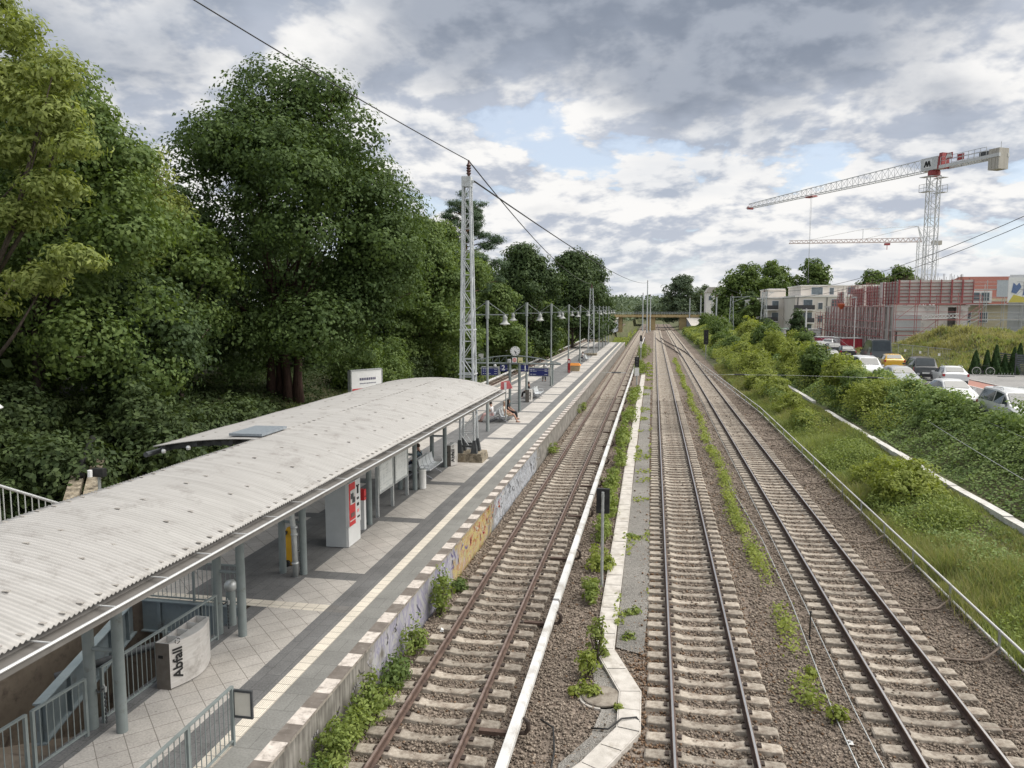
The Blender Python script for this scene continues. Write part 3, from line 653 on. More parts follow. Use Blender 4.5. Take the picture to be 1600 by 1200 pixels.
def wall_mat():
    """platform edge wall: weathered concrete with sprayed graffiti along it"""
    m = bpy.data.materials.new('platform_wall'); m.use_nodes = True; nt = m.node_tree; N = nt.nodes; L = nt.links; b = N['Principled BSDF']; b.inputs['Roughness'].default_value = 0.85
    tc = N.new('ShaderNodeTexCoord'); sp = N.new('ShaderNodeSeparateXYZ'); L.new(tc.outputs['Object'], sp.inputs[0])
    def cr(fac, stops, interp='LINEAR'):
        r = N.new('ShaderNodeValToRGB'); L.new(fac, r.inputs[0]); e = r.color_ramp.elements; r.color_ramp.interpolation = interp
        while len(e) < len(stops): e.new(0.5)
        for q, (p, c) in zip(e, stops): q.position = p; q.color = (*c, 1) if len(c) == 3 else c
        return r.outputs[0]
    def noi(s, d, dist=0.0, st=None):
        n = N.new('ShaderNodeTexNoise'); n.inputs['Scale'].default_value = s; n.inputs['Detail'].default_value = d; n.inputs['Distortion'].default_value = dist; v = tc.outputs['Object']
        if st: mp = N.new('ShaderNodeMapping'); mp.inputs['Scale'].default_value = st; L.new(v, mp.inputs[0]); v = mp.outputs[0]
        L.new(v, n.inputs['Vector']); return n.outputs['Fac']
    base = cr(noi(2.0, 10), [(0.3,(0.10,0.09,0.08)),(0.5,(0.20,0.19,0.17)),(0.7,(0.33,0.31,0.285))])
    drips = cr(noi(4, 6, 0, (1,3,0.3)), [(0.45,(0.10,0.09,0.08)),(0.6,(0.36,0.34,0.31))])
    mx0 = N.new('ShaderNodeMix'); mx0.data_type = 'RGBA'; mx0.inputs[0].default_value = 0.4; L.new(base, mx0.inputs[6]); L.new(drips, mx0.inputs[7])
    # paint bands along the wall
    pur = cr(noi(1.0, 3, 2.5), [(0.0,(0.40,0.40,0.42)),(0.44,(0.44,0.44,0.48)),(0.5,(0.27,0.26,0.40)),(0.56,(0.38,0.37,0.47)),(0.62,(0.50,0.50,0.52)),(0.75,(0.36,0.35,0.37))])
    yel = cr(noi(0.95, 2, 4.0), [(0.0,(0.42,0.36,0.22)),(0.36,(0.50,0.40,0.12)),(0.44,(0.55,0.46,0.14)),(0.48,(0.36,0.05,0.04)),(0.53,(0.52,0.42,0.16)),(0.58,(0.46,0.48,0.22)),(0.63,(0.40,0.08,0.07)),(0.67,(0.55,0.50,0.42)),(0.75,(0.5,0.3,0.26))])
    sil = cr(noi(1.5, 2, 3.2, (1,1.3,0.6)), [(0.0,(0.46,0.50,0.58)),(0.45,(0.52,0.56,0.63)),(0.475,(0.05,0.05,0.06)),(0.505,(0.06,0.06,0.07)),(0.53,(0.50,0.54,0.61)),(0.66,(0.56,0.59,0.64)),(0.69,(0.08,0.08,0.09)),(0.72,(0.46,0.49,0.55))])
    wob = N.new('ShaderNodeMath'); wob.operation = 'MULTIPLY_ADD'; L.new(noi(2.2, 5), wob.inputs[0]); wob.inputs[1].default_value = 4.0; L.new(sp.outputs[1], wob.inputs[2])
    sc_ = N.new('ShaderNodeMapRange'); L.new(wob.outputs[0], sc_.inputs[0]); sc_.inputs[1].default_value = 0; sc_.inputs[2].default_value = 60
    band = lambda a, c: cr(sc_.outputs[0], [(max(0,a/60-0.012),(0,0,0)),(a/60,(1,1,1)),(c/60,(1,1,1)),(c/60+0.012,(0,0,0))])
    cur = mx0.outputs[2]
    for colr, a, c in ((pur, 17.8, 23.8), (yel, 24.6, 29.0), (sil, 30.6, 40.5)):
        x = N.new('ShaderNodeMix'); x.data_type = 'RGBA'; 
        mu = N.new('ShaderNodeMath'); mu.operation = 'MULTIPLY'; L.new(band(a, c), mu.inputs[0]); mu.inputs[1].default_value = 0.66; L.new(mu.outputs[0], x.inputs[0]); L.new(cur, x.inputs[6]); L.new(colr, x.inputs[7]); cur = x.outputs[2]
    L.new(cur, b.inputs['Base Color'])
    return m
M_WALL = wall_mat()
M_BROWN = mat('stairwell_tiles', (0.115,0.095,0.075), (0.20,0.17,0.135), rough=0.7, scale=2, wear=((0.07,0.055,0.045), 0.5, 2.0))
HOLE = (-13.16, -9.62, -4.0, 16.35)
def platform():
    m = MB(); Y0, Y1 = -6.0, 163.8
    ys = [Y0, HOLE[3], 16.75]; 
    # cross bands every 5.55 m
    k = 18.42
    while k < Y1-1: ys += [k, k+0.55]; k += 5.55
    ys.append(Y1); ys = sorted(set(ys))
    half = [(5.93,6.25,'k'),(6.25,6.79,'m'),(6.79,7.09,'t'),(7.09,7.72,'d'),(7.72,9.2,'p'),(9.2,9.62,'d'),(9.62,10.44,'d')]
    strips = [(-b,-a,c) for a,b,c in half] + [(-20.88+a+0,-20.88+b,c) for a,b,c in half]
    bands = [(18.42+5.55*i, 18.97+5.55*i) for i in range(40)]
    for x0, x1, c in strips:
        if c == 'k':
            y = Y0+0.03; i = 0
            while y < Y1: m.quad((x0,y,PZ),(x1,y,PZ),(x1,min(y+0.55,Y1),PZ),(x0,min(y+0.55,Y1),PZ), 4 if i % 2 else 5); y += 0.55; i += 1
            continue
        for a, b in zip(ys[:-1], ys[1:]):
            if x0 >= HOLE[0]-0.01 and x1 <= HOLE[1]+0.01 and b <= HOLE[3]+0.01: continue
            mi = {'m': 2, 't': 3, 'd': 1, 'p': 0}[c]
            mid = (a+b)/2
            if c == 'p' and any(p <= mid <= q for p, q in bands): mi = 1
            if a == HOLE[3] and c in 'pd': mi = 3 if x1 < -7.72+0.01 else 6
            if a == Y0 and c == 'p' and False: mi = 0
            m.quad((x0,a,PZ),(x1,a,PZ),(x1,b,PZ),(x0,b,PZ), mi)
    structure(m.build('platform_paving', [T_LIGHT, T_DARK, T_MID, T_TACT, T_KERBD, T_KERBL, T_GROOVE]))
    w = MB()
    for xs, s in ((-5.95, 1), (-14.93, -1)):
        w.box((min(xs,xs-0.35*s),Y0,PZ-0.09),(max(xs,xs-0.35*s),Y1,PZ-0.004), 0)       # kerb slab
        a = xs-0.07*s; w.quad((a,Y0,-0.3),(a,Y1,-0.3),(a,Y1,PZ-0.09),(a,Y0,PZ-0.09), 1)
    w.quad((-14.86,Y1-0.02,-0.3),(-6.02,Y1-0.02,-0.3),(-6.02,Y1-0.02,PZ-0.01),(-14.86,Y1-0.02,PZ-0.01), 1)
    structure(w.build('platform_wall', [mat('kerb_face', (0.25,0.22,0.19), (0.36,0.33,0.29), rough=0.9, scale=6, wear=((0.1,0.09,0.08),0.5,5)), M_WALL]))
    # stairwell under the opening
    h = MB(); x0,x1,y0,y1 = HOLE
    h.quad((x0,y0,-3),(x0,y1,-3),(x0,y1,PZ-0.02),(x0,y0,PZ-0.02)); h.quad((x1,y0,-3),(x1,y1,-3),(x1,y1,PZ-0.02),(x1,y0,PZ-0.02)); h.quad((x0,y1,-3),(x1,y1,-3),(x1,y1,PZ-0.02),(x0,y1,PZ-0.02))
    h.quad((x0,y0,0.2),(x1,y0,0.2),(x1,12,-0.4),(x0,12,-0.4)); h.quad((x0,12,-0.4),(x1,12,-0.4),(x1,y1,-2.4),(x0,y1,-2.4))
    structure(h.build('stairwell_floor', M_BROWN))
platform()
def graffiti():
    rng = random.Random(12); sets = [(18.2,23.6,[(0.16,0.14,0.30),(0.42,0.42,0.48),(0.10,0.10,0.14)],26),(24.2,29.8,[(0.36,0.045,0.04),(0.55,0.50,0.42),(0.48,0.30,0.05),(0.30,0.03,0.05)],46),(30.2,40.4,[(0.025,0.025,0.03),(0.04,0.04,0.05),(0.50,0.53,0.58)],52),(12,17.5,[(0.30,0.29,0.30),(0.08,0.075,0.07)],14)]
    ms = []; m = MB(); k = 0
    for y0, y1, cols, n in sets:
        for c in cols: ms.append(mat('spray_%d' % len(ms), c, tuple(min(1,v*1.3) for v in c), rough=0.8, scale=6))
        for i in range(n):
            y = rng.uniform(y0, y1); z = rng.uniform(0.25, 0.95); a = rng.choice((-1,1))*rng.uniform(0.7,1.5) if rng.random() < 0.7 else rng.uniform(-0.5,0.5); w = rng.uniform(0.03,0.075); L = rng.uniform(0.12,0.32); mi = k+rng.randrange(len(cols)); cv = rng.uniform(-1.8,1.8); P = []
            for q in range(5): P.append((y, min(1.0,max(0.03,z)))); y += L/3*math.cos(a); z += L/3*math.sin(a); a += cv/4
            x = -6.017+0.0006*(i % 9)
            for p, q in zip(P[:-1], P[1:]):
                d = Vector((q[0]-p[0], q[1]-p[1])); 
                if d.length < 1e-4: continue
                d.normalize(); nn = Vector((-d.y, d.x))*w/2; e = d*w*0.3
                m.add([(x,p[0]-nn.x-e.x,p[1]-nn.y-e.y),(x,q[0]-nn.x+e.x,q[1]-nn.y+e.y),(x,q[0]+nn.x+e.x,q[1]+nn.y+e.y),(x,p[0]+nn.x-e.x,p[1]+nn.y-e.y)], [(0,1,2,3)], mi)
        k += len(cols)
    structure(m.build('platform_wall_graffiti', ms))
graffiti()
# ---------------------------------------------------------------- canopy
M_ROOF = mat('roof_sheet', (0.335,0.325,0.31), (0.425,0.415,0.40), rough=0.6, scale=1.3, detail=10, stretch=(0.35,5,1), wear=((0.255,0.24,0.225), 0.34, 1.7), contrast=(0.3,0.7))
M_STEEL = mat('grey_paint', (0.175,0.205,0.205), (0.215,0.245,0.245), rough=0.5, scale=3, wear=((0.12,0.12,0.11), 0.2, 5))
M_GUTTER = mat('gutter_zinc', (0.16,0.152,0.143), (0.235,0.225,0.213), rough=0.55, metal=0.3, scale=2, stretch=(1,0.3,1), wear=((0.14,0.13,0.12),0.4,3))
M_LIP = mat('gutter_lip', (0.62,0.63,0.63), (0.74,0.75,0.75), rough=0.35, metal=0.5)
M_DARKST = mat('dark_steel', (0.045,0.05,0.055), (0.08,0.085,0.09), rough=0.6)
M_BLUEST = mat('girder_paint', (0.165,0.205,0.225), (0.21,0.25,0.265), rough=0.5, scale=2, wear=((0.12,0.12,0.12),0.25,3))
RX = [-13.0,-12.2,-11.5,-10.6,-9.8,-9.0,-8.2,-7.4,-6.85]; RZ = [4.66,4.90,5.06,5.18,5.21,5.17,5.06,4.88,4.70]
def roof_z(x): return np.interp(x, RX, RZ)
def _rz(x):
    # smooth arch through the profile
    u = (x+9.85)/np.where(np.asarray(x) > -9.85, 3.05, 3.6); return 5.21-0.52*u*u
def canopy():
    t = thing('platform_canopy', 'long curved corrugated roof on grey steel posts over the platform', 'canopy', (-9.5, 20, PZ))
    def sheet_(x0, x1, y0, y1, nm):
        pitch = 0.080; ny = int((y1-y0)/pitch*6); nx = 22
        X = np.linspace(x0, x1, nx+1); Yv = np.linspace(y0, y1, ny+1); G, H = np.meshgrid(X, Yv)
        ph = (H/pitch) % 1.0; wave = np.clip(np.abs(ph-0.5)*4-1, -0.8, 0.8)
        Z = _rz(G)+0.020*wave + 0.006*np.sin(H*1.7+G)
        i = np.arange((nx+1)*(ny+1)).reshape(ny+1, nx+1); F = np.stack([i[:-1,:-1], i[:-1,1:], i[1:,1:], i[1:,:-1]], -1).reshape(-1,4)
        o = np_mesh(nm, np.stack([G,H,Z],-1).reshape(-1,3), F, M_ROOF, t)
        s = o.modifiers.new('thickness', 'SOLIDIFY'); s.thickness = 0.012; s.offset = -1
        return o
    sheet_(-9.68, -6.88, -5.0, 16.85, 'roof'); sheet_(-12.5, -6.88, 16.85, 33.8, 'roof')
    # fixing plates on the sheets
    fx = MB(); rng = random.Random(5)
    for x in (-6.98, -7.75, -8.65, -9.58, -10.55, -11.5, -12.38):
        st = 0.31 if x in (-6.98,) else (0.62 if x > -10 else 0.62); y = -4.8; k = 0
        if x == -9.58: st = 0.31
        while y < 33.7:
            if x > -9.7 or y > 16.9:
                if st > 0.5 and (k+int(x*7)) % 3 == 0: y += st; k += 1; continue
                k += 1
                jit = rng.uniform(-0.02, 0.02); fx.cbox((x+jit, y, float(_rz(x))+0.017), (0.085,0.045,0.010))
            y += st
    fx.build('fixing_plate_row', mat('fixing_plate', (0.26,0.24,0.22), (0.36,0.34,0.31), rough=0.7), t)['kind'] = 'stuff'
    # box gutter along the platform edge
    g = MB(); 
    g.prism([(-7.02,4.66),(-6.97,4.60),(-6.68,4.565),(-6.68,4.64),(-6.66,4.64),(-6.66,4.545),(-6.98,4.58),(-7.04,4.65)], 'y', -5, 33.85)
    g.build('gutter', M_GUTTER, t)
    MB().tube([(-6.65,-5,4.645),(-6.65,33.86,4.645)], 0.020, 6).build('gutter_lip', M_LIP, t)
    hk = MB(); y = -4.5
    while y < 33.8: hk.box((-6.99,y,4.650),(-6.66,y+0.025,4.662)); y += 1.05
    hk.build('gutter_hook_row', M_LIP, t)['kind'] = 'stuff'
    # posts in pairs with cross pieces, beams and rafters
    for y in (3.0, 6.9, 10.87, 14.76, 18.66, 23.55, 28.5, 32.95):
        far = y > 17
        xs = (-8.92, -9.50) if not far else (-9.36, -9.98)
        for x in xs: MB().cyl((x,y,PZ),(x,y,4.75),0.095,0.095,14).build('post', M_STEEL, t, smooth=True, auto=None).data.set_sharp_from_angle(angle=rad(40))
        cb = MB()
        for z in (PZ+1.45, PZ+2.55): MB().cyl((xs[0],y,z),(xs[1],y,z),0.04,0.04,8).build('crossbar', M_STEEL, t)
        b = MB(); xl = -12.4 if far else -9.65; n = 8
        for i in range(n):
            a = xl+(-7.0-xl)*i/n; c = xl+(-7.0-xl)*(i+1)/n; b.bar((a,y,float(_rz(a))-0.17),(c,y,float(_rz(c))-0.17), 0.09, 0.2)
        b.build('rafter', M_DARKST, t)
    pl = MB()
    for x in (-7.15,-8.3,-9.35): pl.box((x-0.05,-5,float(_rz(x))-0.16),(x+0.05,33.7,float(_rz(x))-0.045))
    for x in (-10.4,-11.4,-12.3): pl.box((x-0.05,17.0,float(_rz(x))-0.16),(x+0.05,33.7,float(_rz(x))-0.045))
    pl.build('purlin', M_DARKST, t)
    # soffit edge beam of the wide part, seen at its open near end
    e = MB(); n = 10
    for i in range(n):
        a = -12.55+(2.9)*i/n; c = -12.55+(2.9)*(i+1)/n; e.bar((a,17.25,float(_rz(a))-0.13),(c,17.25,float(_rz(c))-0.13-0.012*i), 0.07, 0.12)
    e.tube([(-12.6,16.7,4.74),(-12.6,33.8,4.74)], 0.07, 8)
    e.build('edge_beam', M_DARKST, t)
    for x in (-12.2,-11.5): MB().lathe((x,16.86,float(_rz(x))-0.17),[(0.05,-0.05),(0.06,0),(0.04,0.05)],8).build('spotlight', M_LIP, t)
    # translucent hatch on the ridge
    h = MB(); P = [(-10.45,17.0),(-9.55,17.0),(-9.55,18.3),(-10.45,18.3)]
    h.hexa([(x,y,float(_rz(x))+0.05) for x,y in P]+[(x,y,float(_rz(x))+0.11) for x,y in P]); h.build('roof_hatch', mat('hatch_panel', (0.19,0.22,0.25), (0.27,0.30,0.33), rough=0.35, scale=12), t)
    # down pipe beside a post
    d = MB(); d.tube([(-9.55,18.45,4.4),(-9.58,18.42,3.2),(-9.50,18.42,2.4),(-9.48,18.42,PZ)], 0.075, 10); 
    for z in (1.5, 2.3, 2.5): d.cyl((-9.49,18.42,z),(-9.49,18.42,z+0.05),0.095,0.095,10)
    d.build('down_pipe', M_GALV, t, smooth=True)
canopy()
def girders():
    for (a, b), lab in ((((-12.6,16.3),(-9.9,16.3)), 'blue grey steel girder closing the far end of the stair opening'), (((-12.75,16.1),(-11.1,11.4)), 'blue grey steel girder running along the stair opening')):
        t = thing('steel_girder', lab, 'girder', (a[0],a[1],0.4))
        d = (Vector(b)-Vector(a)).normalized(); n = Vector((d.y,-d.x))
        A = Vector((a[0],a[1],0)); B = Vector((b[0],b[1],0)); N3 = Vector((n.x,n.y,0))
        m = MB(); m.bar(A+Vector((0,0,0.72)), B+Vector((0,0,0.72)), 0.02, 0.80); m.build('web', M_BLUEST, t)
        f = MB(); f.bar(A+Vector((0,0,1.115)), B+Vector((0,0,1.115)), 0.2, 0.03); f.bar(A+Vector((0,0,0.32)), B+Vector((0,0,0.32)), 0.2, 0.03); f.build('flange', M_BLUEST, t)
        L = (B-A).length; k = 0.5
        while k < L: 
            p = A+(B-A)*(k/L); s = MB(); s.bar(p+N3*0.055+Vector((0,0,0.34)), p+N3*0.055+Vector((0,0,1.10)), 0.09, 0.02); s.bar(p-N3*0.055+Vector((0,0,0.34)), p-N3*0.055+Vector((0,0,1.10)), 0.09, 0.02); s.build('stiffener', M_BLUEST, t); k += 1.1
    tag(MB().tube([(-12.4,13.2,0.62),(-10.4,15.6,0.80)], 0.085, 10).build('drain_pipe', M_DARKST, smooth=True), 'dark drain pipe slanting under the girders in the stair opening', 'pipe')
girders()
def railing(label, a, b, h=1.02, n_bars=None, z=PZ, chain=None, m=M_STEEL, bar=0.006, group='grey steel railing panels', z2=None, mid=True):
    t = thing('railing_panel', label, 'railing', (a[0],a[1],z), group)
    A = Vector((a[0],a[1],z)); B = Vector((b[0],b[1],z if z2 is None else z2)); L = (B-A).length; up = Vector((0,0,1))
    MB().bar(A+up*h, B+up*h, 0.05, 0.035).build('rail', m, t); MB().bar(A+up*0.09, B+up*0.09, 0.035, 0.03).build('rail', m, t)
    for p in ([A, (A+B)/2, B] if mid and L > 1.3 else [A, B]): MB().bar(p, p+up*(h+0.012), 0.05, 0.05, up=(0,1,0)).build('post', m, t)
    k = n_bars or int(L/0.125); bm = MB()
    for i in range(1, k):
        p = A+(B-A)*(i/k); bm.bar(p+up*0.1, p+up*(h-0.015), bar*2, bar*2, up=(0,1,0))
    bm.build('bar_row', m, t)['kind'] = 'stuff'
    return t
railing('grey railing panel at the lower left corner beside the stair opening', (-9.50,8.0), (-9.46,9.45))
railing('grey railing panel left of the first pair of canopy posts', (-9.45,9.58), (-9.40,10.62))
railing('grey railing panel behind the big steel waste bin', (-9.42,11.05), (-9.35,14.45))
railing('grey railing across the far end of the stair opening', (-12.5,16.28), (-9.75,16.28))
def sign_rail():
    railing('grey railing panel near the platform edge with a plate at its end', (-6.78,8.4), (-6.80,10.85))
    t = thing('blank_sign', 'small cream sign plate in a grey frame at the end of the railing', 'sign', (-6.62,10.87,1.6))
    MB().box((-6.80,10.86,1.62),(-6.44,10.90,1.66)).box((-6.80,10.86,2.07),(-6.44,10.90,2.11)).box((-6.80,10.86,1.66),(-6.765,10.90,2.07)).box((-6.475,10.86,1.66),(-6.44,10.90,2.07)).build('frame', M_DARKST, t)
    MB().box((-6.765,10.872,1.66),(-6.475,10.888,2.07)).build('plate', mat('cream_plate', (0.60,0.58,0.52), (0.66,0.64,0.58), rough=0.5), t)
sign_rail()
def chains():
    for x, y in ((-9.30,10.95),(-9.35,14.9),(-9.45,18.62)):
        t = thing('padlocked_chain', {10.95:'dark chain and padlock hanging from the first canopy posts',14.9:'dark chain hanging from the second pair of canopy posts',18.62:'dark chain hanging beside the yellow board'}[y], 'chain', (x,y,PZ))
        m = MB(); 
        for i in range(9): m.lathe((x+0.012*(i % 2),y+0.01*((i+1) % 2),PZ+0.05+i*0.075), [(0.008,0),(0.02,0.02),(0.02,0.05),(0.008,0.07)], 6)
        m.tube([(x-0.16,y-0.05,PZ+0.72),(x-0.05,y-0.08,PZ+0.66),(x,y,PZ+0.70)], 0.018, 6); m.build('chain', M_DARKST, t)
        MB().cbox((x,y,PZ+0.68),(0.07,0.04,0.09)).tube([(x-0.02,y,PZ+0.72),(x,y,PZ+0.77),(x+0.02,y,PZ+0.72)],0.008,5).build('padlock', M_GALV, t)
chains()
def bollard():
    t = thing('bollard', 'stout grey bollard with a ball top beside the second canopy posts', 'bollard', (-9.48,15.25,PZ))
    MB().cyl((-9.48,15.25,PZ),(-9.48,15.25,PZ+0.82),0.105,0.105,16).build('post', M_STEEL, t, smooth=True, auto=40)
    MB().lathe((-9.48,15.25,PZ+0.80),[(0.05,0),(0.10,0.02),(0.125,0.06),(0.145,0.12),(0.135,0.19),(0.09,0.25),(0.0,0.275)],16).build('ball_top', M_GALV, t, smooth=True)
bollard()

# ---------------------------------------------------------------- waste bins
M_INOX = mat('brushed_steel', (0.55,0.53,0.51), (0.66,0.645,0.63), rough=0.42, metal=0.35, scale=3, stretch=(1,1,8), wear=((0.34,0.32,0.30),0.35,2))
M_INOXD = mat('dark_bin_side', (0.13,0.115,0.10), (0.17,0.155,0.14), rough=0.5, metal=0.3)
M_HOLE = mat('bin_hole', (0.01,0.01,0.01), (0.02,0.02,0.02), rough=0.9)
M_INK = mat('black_lettering', (0.015,0.015,0.016), (0.02,0.02,0.02), rough=0.6)
def bin4(label, x, y, L, depth, h, n=4, rz=0.0):
    """waste station: back box with open compartments and a bowed front"""
    t = thing('waste_bin', label, 'waste bin', (x,y,PZ), 'steel waste stations on the platform')
    x0 = x-depth; arc = []
    for i in range(11):
        u = i/10; arc.append((x+0.20*math.sin(math.pi*u), y+L*u))
    m = MB(); xin = x-0.02
    # bowed front shell
    rings = [[(px,py,PZ+0.03) for px,py in arc], [(px,py,PZ+h) for px,py in arc]]
    m.ring(rings, 0, close=False); m.add([(px,py,PZ+h) for px,py in arc]+[(xin,y+L,PZ+h),(xin,y,PZ+h)], [tuple(range(13))])
    m.build('front_panel', M_INOX, t, smooth=True, auto=30)
    s = MB(); s.box((x0,y,PZ+0.03),(x,y+0.015,PZ+h)); s.box((x0,y+L-0.015,PZ+0.03),(x,y+L,PZ+h)); s.box((x0,y,PZ),(x,y+L,PZ+0.03)); s.box((x0+0.06,y-0.004,PZ+0.62),(x0+0.16,y,PZ+0.68), 1); s.build('side_panel', [M_INOXD, M_HOLE], t)
    b = MB(); b.box((x0,y+0.015,PZ+0.03),(x0+0.015,y+L-0.015,PZ+h)); b.box((x-0.03,y+0.015,PZ+0.03),(x-0.018,y+L-0.015,PZ+h-0.002)); b.build('back_panel', M_INOX, t)
    d = MB()
    for k in range(n+1):
        yy = y+0.02+(L-0.04)*k/n; d.box((x0+0.015,yy-0.008,PZ+0.5),(x-0.03,yy+0.008,PZ+h+0.004))
    d.box((x0+0.015,y+0.02,PZ+h-0.20),(x0+0.12,y+L-0.02,PZ+h-0.19)); d.build('divider', M_LIP, t)
    MB().box((x0+0.016,y+0.016,PZ+h-0.26),(x-0.031,y+L-0.016,PZ+h-0.24)).build('opening', M_HOLE, t)
    # lettering reads upwards along the near end of the front
    i0, i1 = 0.06, 0.24
    p = Vector((x+0.20*math.sin(math.pi*0.115), y+L*0.115, PZ+0.50)); q = Vector((x+0.20*math.sin(math.pi*0.20), y+L*0.20, 0)); q0 = Vector((x+0.20*math.sin(math.pi*0.03), y+L*0.03, 0)); dr = Vector(((q-q0).x,(q-q0).y,0)).normalized()
    nrm = Vector((dr.y,-dr.x,0))
    text_mesh('Abfall', 0.27, M_INK, 'lettering', t, frame_mat(p+nrm*0.012+Vector((0,0,0.0)), (0,0,1), -dr), 0.003, bold=0.006)
    r = MB(); c = p+nrm*0.012+Vector((0,0,0.43))
    for k in range(3):
        a0 = k*2.094+0.3; pts = [c+dr*0.05*math.cos(a0+j*0.35)+Vector((0,0,0.05*math.sin(a0+j*0.35))) for j in range(5)]; r.tube(pts, 0.007, 5)
    r.build('recycling_mark', M_INK, t)
    return t
bin4('big curved steel waste bin marked Abfall beside the stair railing', -8.97, 12.28, 1.32, 0.30, 0.92)
b2 = bin4('steel waste bin under the roof edge beside the lattice mast foot', -9.12, 33.1, 0.85, 0.30, 0.98, 3)
b3 = bin4('steel waste bin by the lamp post behind the clock frame', -9.45, 57.35, 0.85, 0.30, 0.98, 3)
def small_bin():
    t = thing('litter_bin', 'white round litter bin half hidden behind a canopy post', 'litter bin', (-9.12,28.75,PZ))
    MB().lathe((-9.12,28.75,PZ),[(0.15,0.02),(0.15,0.74),(0.155,0.75),(0.155,0.78),(0.12,0.80)],16).build('body', mat('white_paint', (0.66,0.66,0.64), (0.74,0.74,0.73), rough=0.5), t, smooth=True, auto=40)
    MB().lathe((-9.12,28.75,PZ+0.795),[(0.13,0),(0.13,0.02),(0.06,0.03)],16).build('lid', M_GALV, t)
small_bin()
# ---------------------------------------------------------------- ticket machine, validator, info boards, yellow board
M_WHITE = mat('white_enamel', (0.62,0.63,0.63), (0.68,0.69,0.69), rough=0.4, scale=2)
M_LGREY = mat('machine_side', (0.40,0.425,0.435), (0.45,0.475,0.485), rough=0.5, scale=2)
M_RED = mat('signal_red', (0.50,0.025,0.03), (0.56,0.035,0.04), rough=0.4)
M_SCREEN = mat('screen_grey', (0.42,0.44,0.43), (0.55,0.56,0.55), rough=0.15, spec=0.7)
def machine():
    x0,x1,y0,y1 = -9.76,-9.0,20.98,21.92; t = thing('ticket_machine', 'white ticket machine with a red front under the canopy', 'ticket machine', (-9.4,21.45,PZ))
    MB().box((x0,y0,PZ+0.02),(x1-0.10,y1,PZ+2.02)).build('cabinet', M_LGREY, t)
    MB().box((x1-0.10,y0+0.01,PZ+0.03),(x1-0.02,y1-0.01,PZ+0.62)).build('plinth', M_WHITE, t)
    MB().box((x1-0.10,y0+0.01,PZ+0.64),(x1,y1-0.01,PZ+2.0)).build('front', M_WHITE, t)
    MB().box((x1,y0+0.03,PZ+0.66),(x1+0.012,y0+0.50,PZ+1.98)).build('red_panel', M_RED, t)
    f = x1+0.012
    MB().box((f,y0+0.10,PZ+1.32),(f+0.012,y0+0.46,PZ+1.76)).build('screen', M_SCREEN, t)
    MB().box((f+0.012,y0+0.14,PZ+1.50),(f+0.03,y0+0.30,PZ+1.66)).box((f+0.012,y0+0.24,PZ+1.36),(f+0.03,y0+0.42,PZ+1.52)).build('shade', M_DARKST, t)
    MB().box((f,y0+0.14,PZ+0.92),(f+0.01,y0+0.42,PZ+1.05)).build('ticket_tray', mat('tray', (0.16,0.10,0.09), (0.2,0.13,0.12), rough=0.5), t)
    MB().box((f,y0+0.06,PZ+0.80),(f+0.006,y0+0.48,PZ+0.83)).build('stripe', M_WHITE, t)
    s = MB(); x = x1
    for yy, zz, w, h in ((0.66,1.55,0.11,0.26),(0.60,1.78,0.07,0.05),(0.74,1.78,0.08,0.04),(0.64,1.36,0.15,0.07),(0.64,1.16,0.14,0.09),(0.66,0.78,0.18,0.05)): s.box((x,y0+yy,PZ+zz),(x+0.012,y0+yy+w,PZ+zz+h))
    s.build('slot', M_INK, t); MB().box((x1,y0+0.66,PZ+0.95),(x1+0.006,y0+0.80,PZ+1.05)).build('sticker', mat('pink_sticker', (0.7,0.25,0.25), (0.75,0.3,0.3)), t)
machine()
def validator():
    t = thing('ticket_validator', 'slim white ticket validator post with a red head', 'ticket validator', (-9.36,22.95,PZ))
    MB().box((-9.45,22.87,PZ),(-9.27,23.03,PZ+1.0)).build('post', M_WHITE, t); MB().box((-9.46,22.86,PZ+1.0),(-9.26,23.04,PZ+1.30)).prism([(22.86,PZ+1.30),(23.04,PZ+1.30),(23.02,PZ+1.36),(22.88,PZ+1.36)],'x',-9.46,-9.26).build('head', M_RED, t)
    MB().box((-9.26,22.90,PZ+1.10),(-9.255,23.0,PZ+1.14)).build('slot', M_INK, t)
validator()
M_PAPER = mat('timetable_paper', (0.60,0.63,0.62), (0.68,0.70,0.69), rough=0.2, spec=0.6, scale=3)
M_PRINT = mat('timetable_print', (0.40,0.43,0.43), (0.48,0.5,0.5), rough=0.5)
def info_boards():
    for i, (y0, y1, lab) in enumerate(((24.45,25.95,'glazed timetable board nearer to the ticket validator'),(26.1,27.6,'glazed timetable board next to the seated man'))):
        t = thing('timetable_board', lab, 'notice board', (-9.4,(y0+y1)/2,PZ), 'glazed timetable boards')
        f = MB(); z0, z1 = PZ+0.80, PZ+2.05
        f.box((-9.47,y0,z0),(-9.33,y1,z0+0.07)); f.box((-9.47,y0,z1-0.07),(-9.33,y1,z1)); f.box((-9.47,y0,z0+0.07),(-9.33,y0+0.06,z1-0.07)); f.box((-9.47,y1-0.06,z0+0.07),(-9.33,y1,z1-0.07)); f.build('frame', M_GALV, t)
        MB().box((-9.44,y0+0.06,z0+0.07),(-9.352,y1-0.06,z1-0.07)).build('sheet', M_PAPER, t)
        p = MB(); rng = random.Random(i+3)
        for c in range(4):
            yy = y0+0.14+c*0.32
            for r in range(9):
                if rng.random() < 0.8: p.box((-9.352,yy,z0+0.16+r*0.105),(-9.349,yy+rng.uniform(0.1,0.26),z0+0.20+r*0.105))
        p.build('print', M_PRINT, t)
        for y in (y0-0.03, y1+0.0) if i == 0 else (y1+0.03,): MB().box((-9.45,y-0.05,PZ),(-9.35,y+0.05,z1+0.05)).build('post', M_GALV, t)
info_boards()
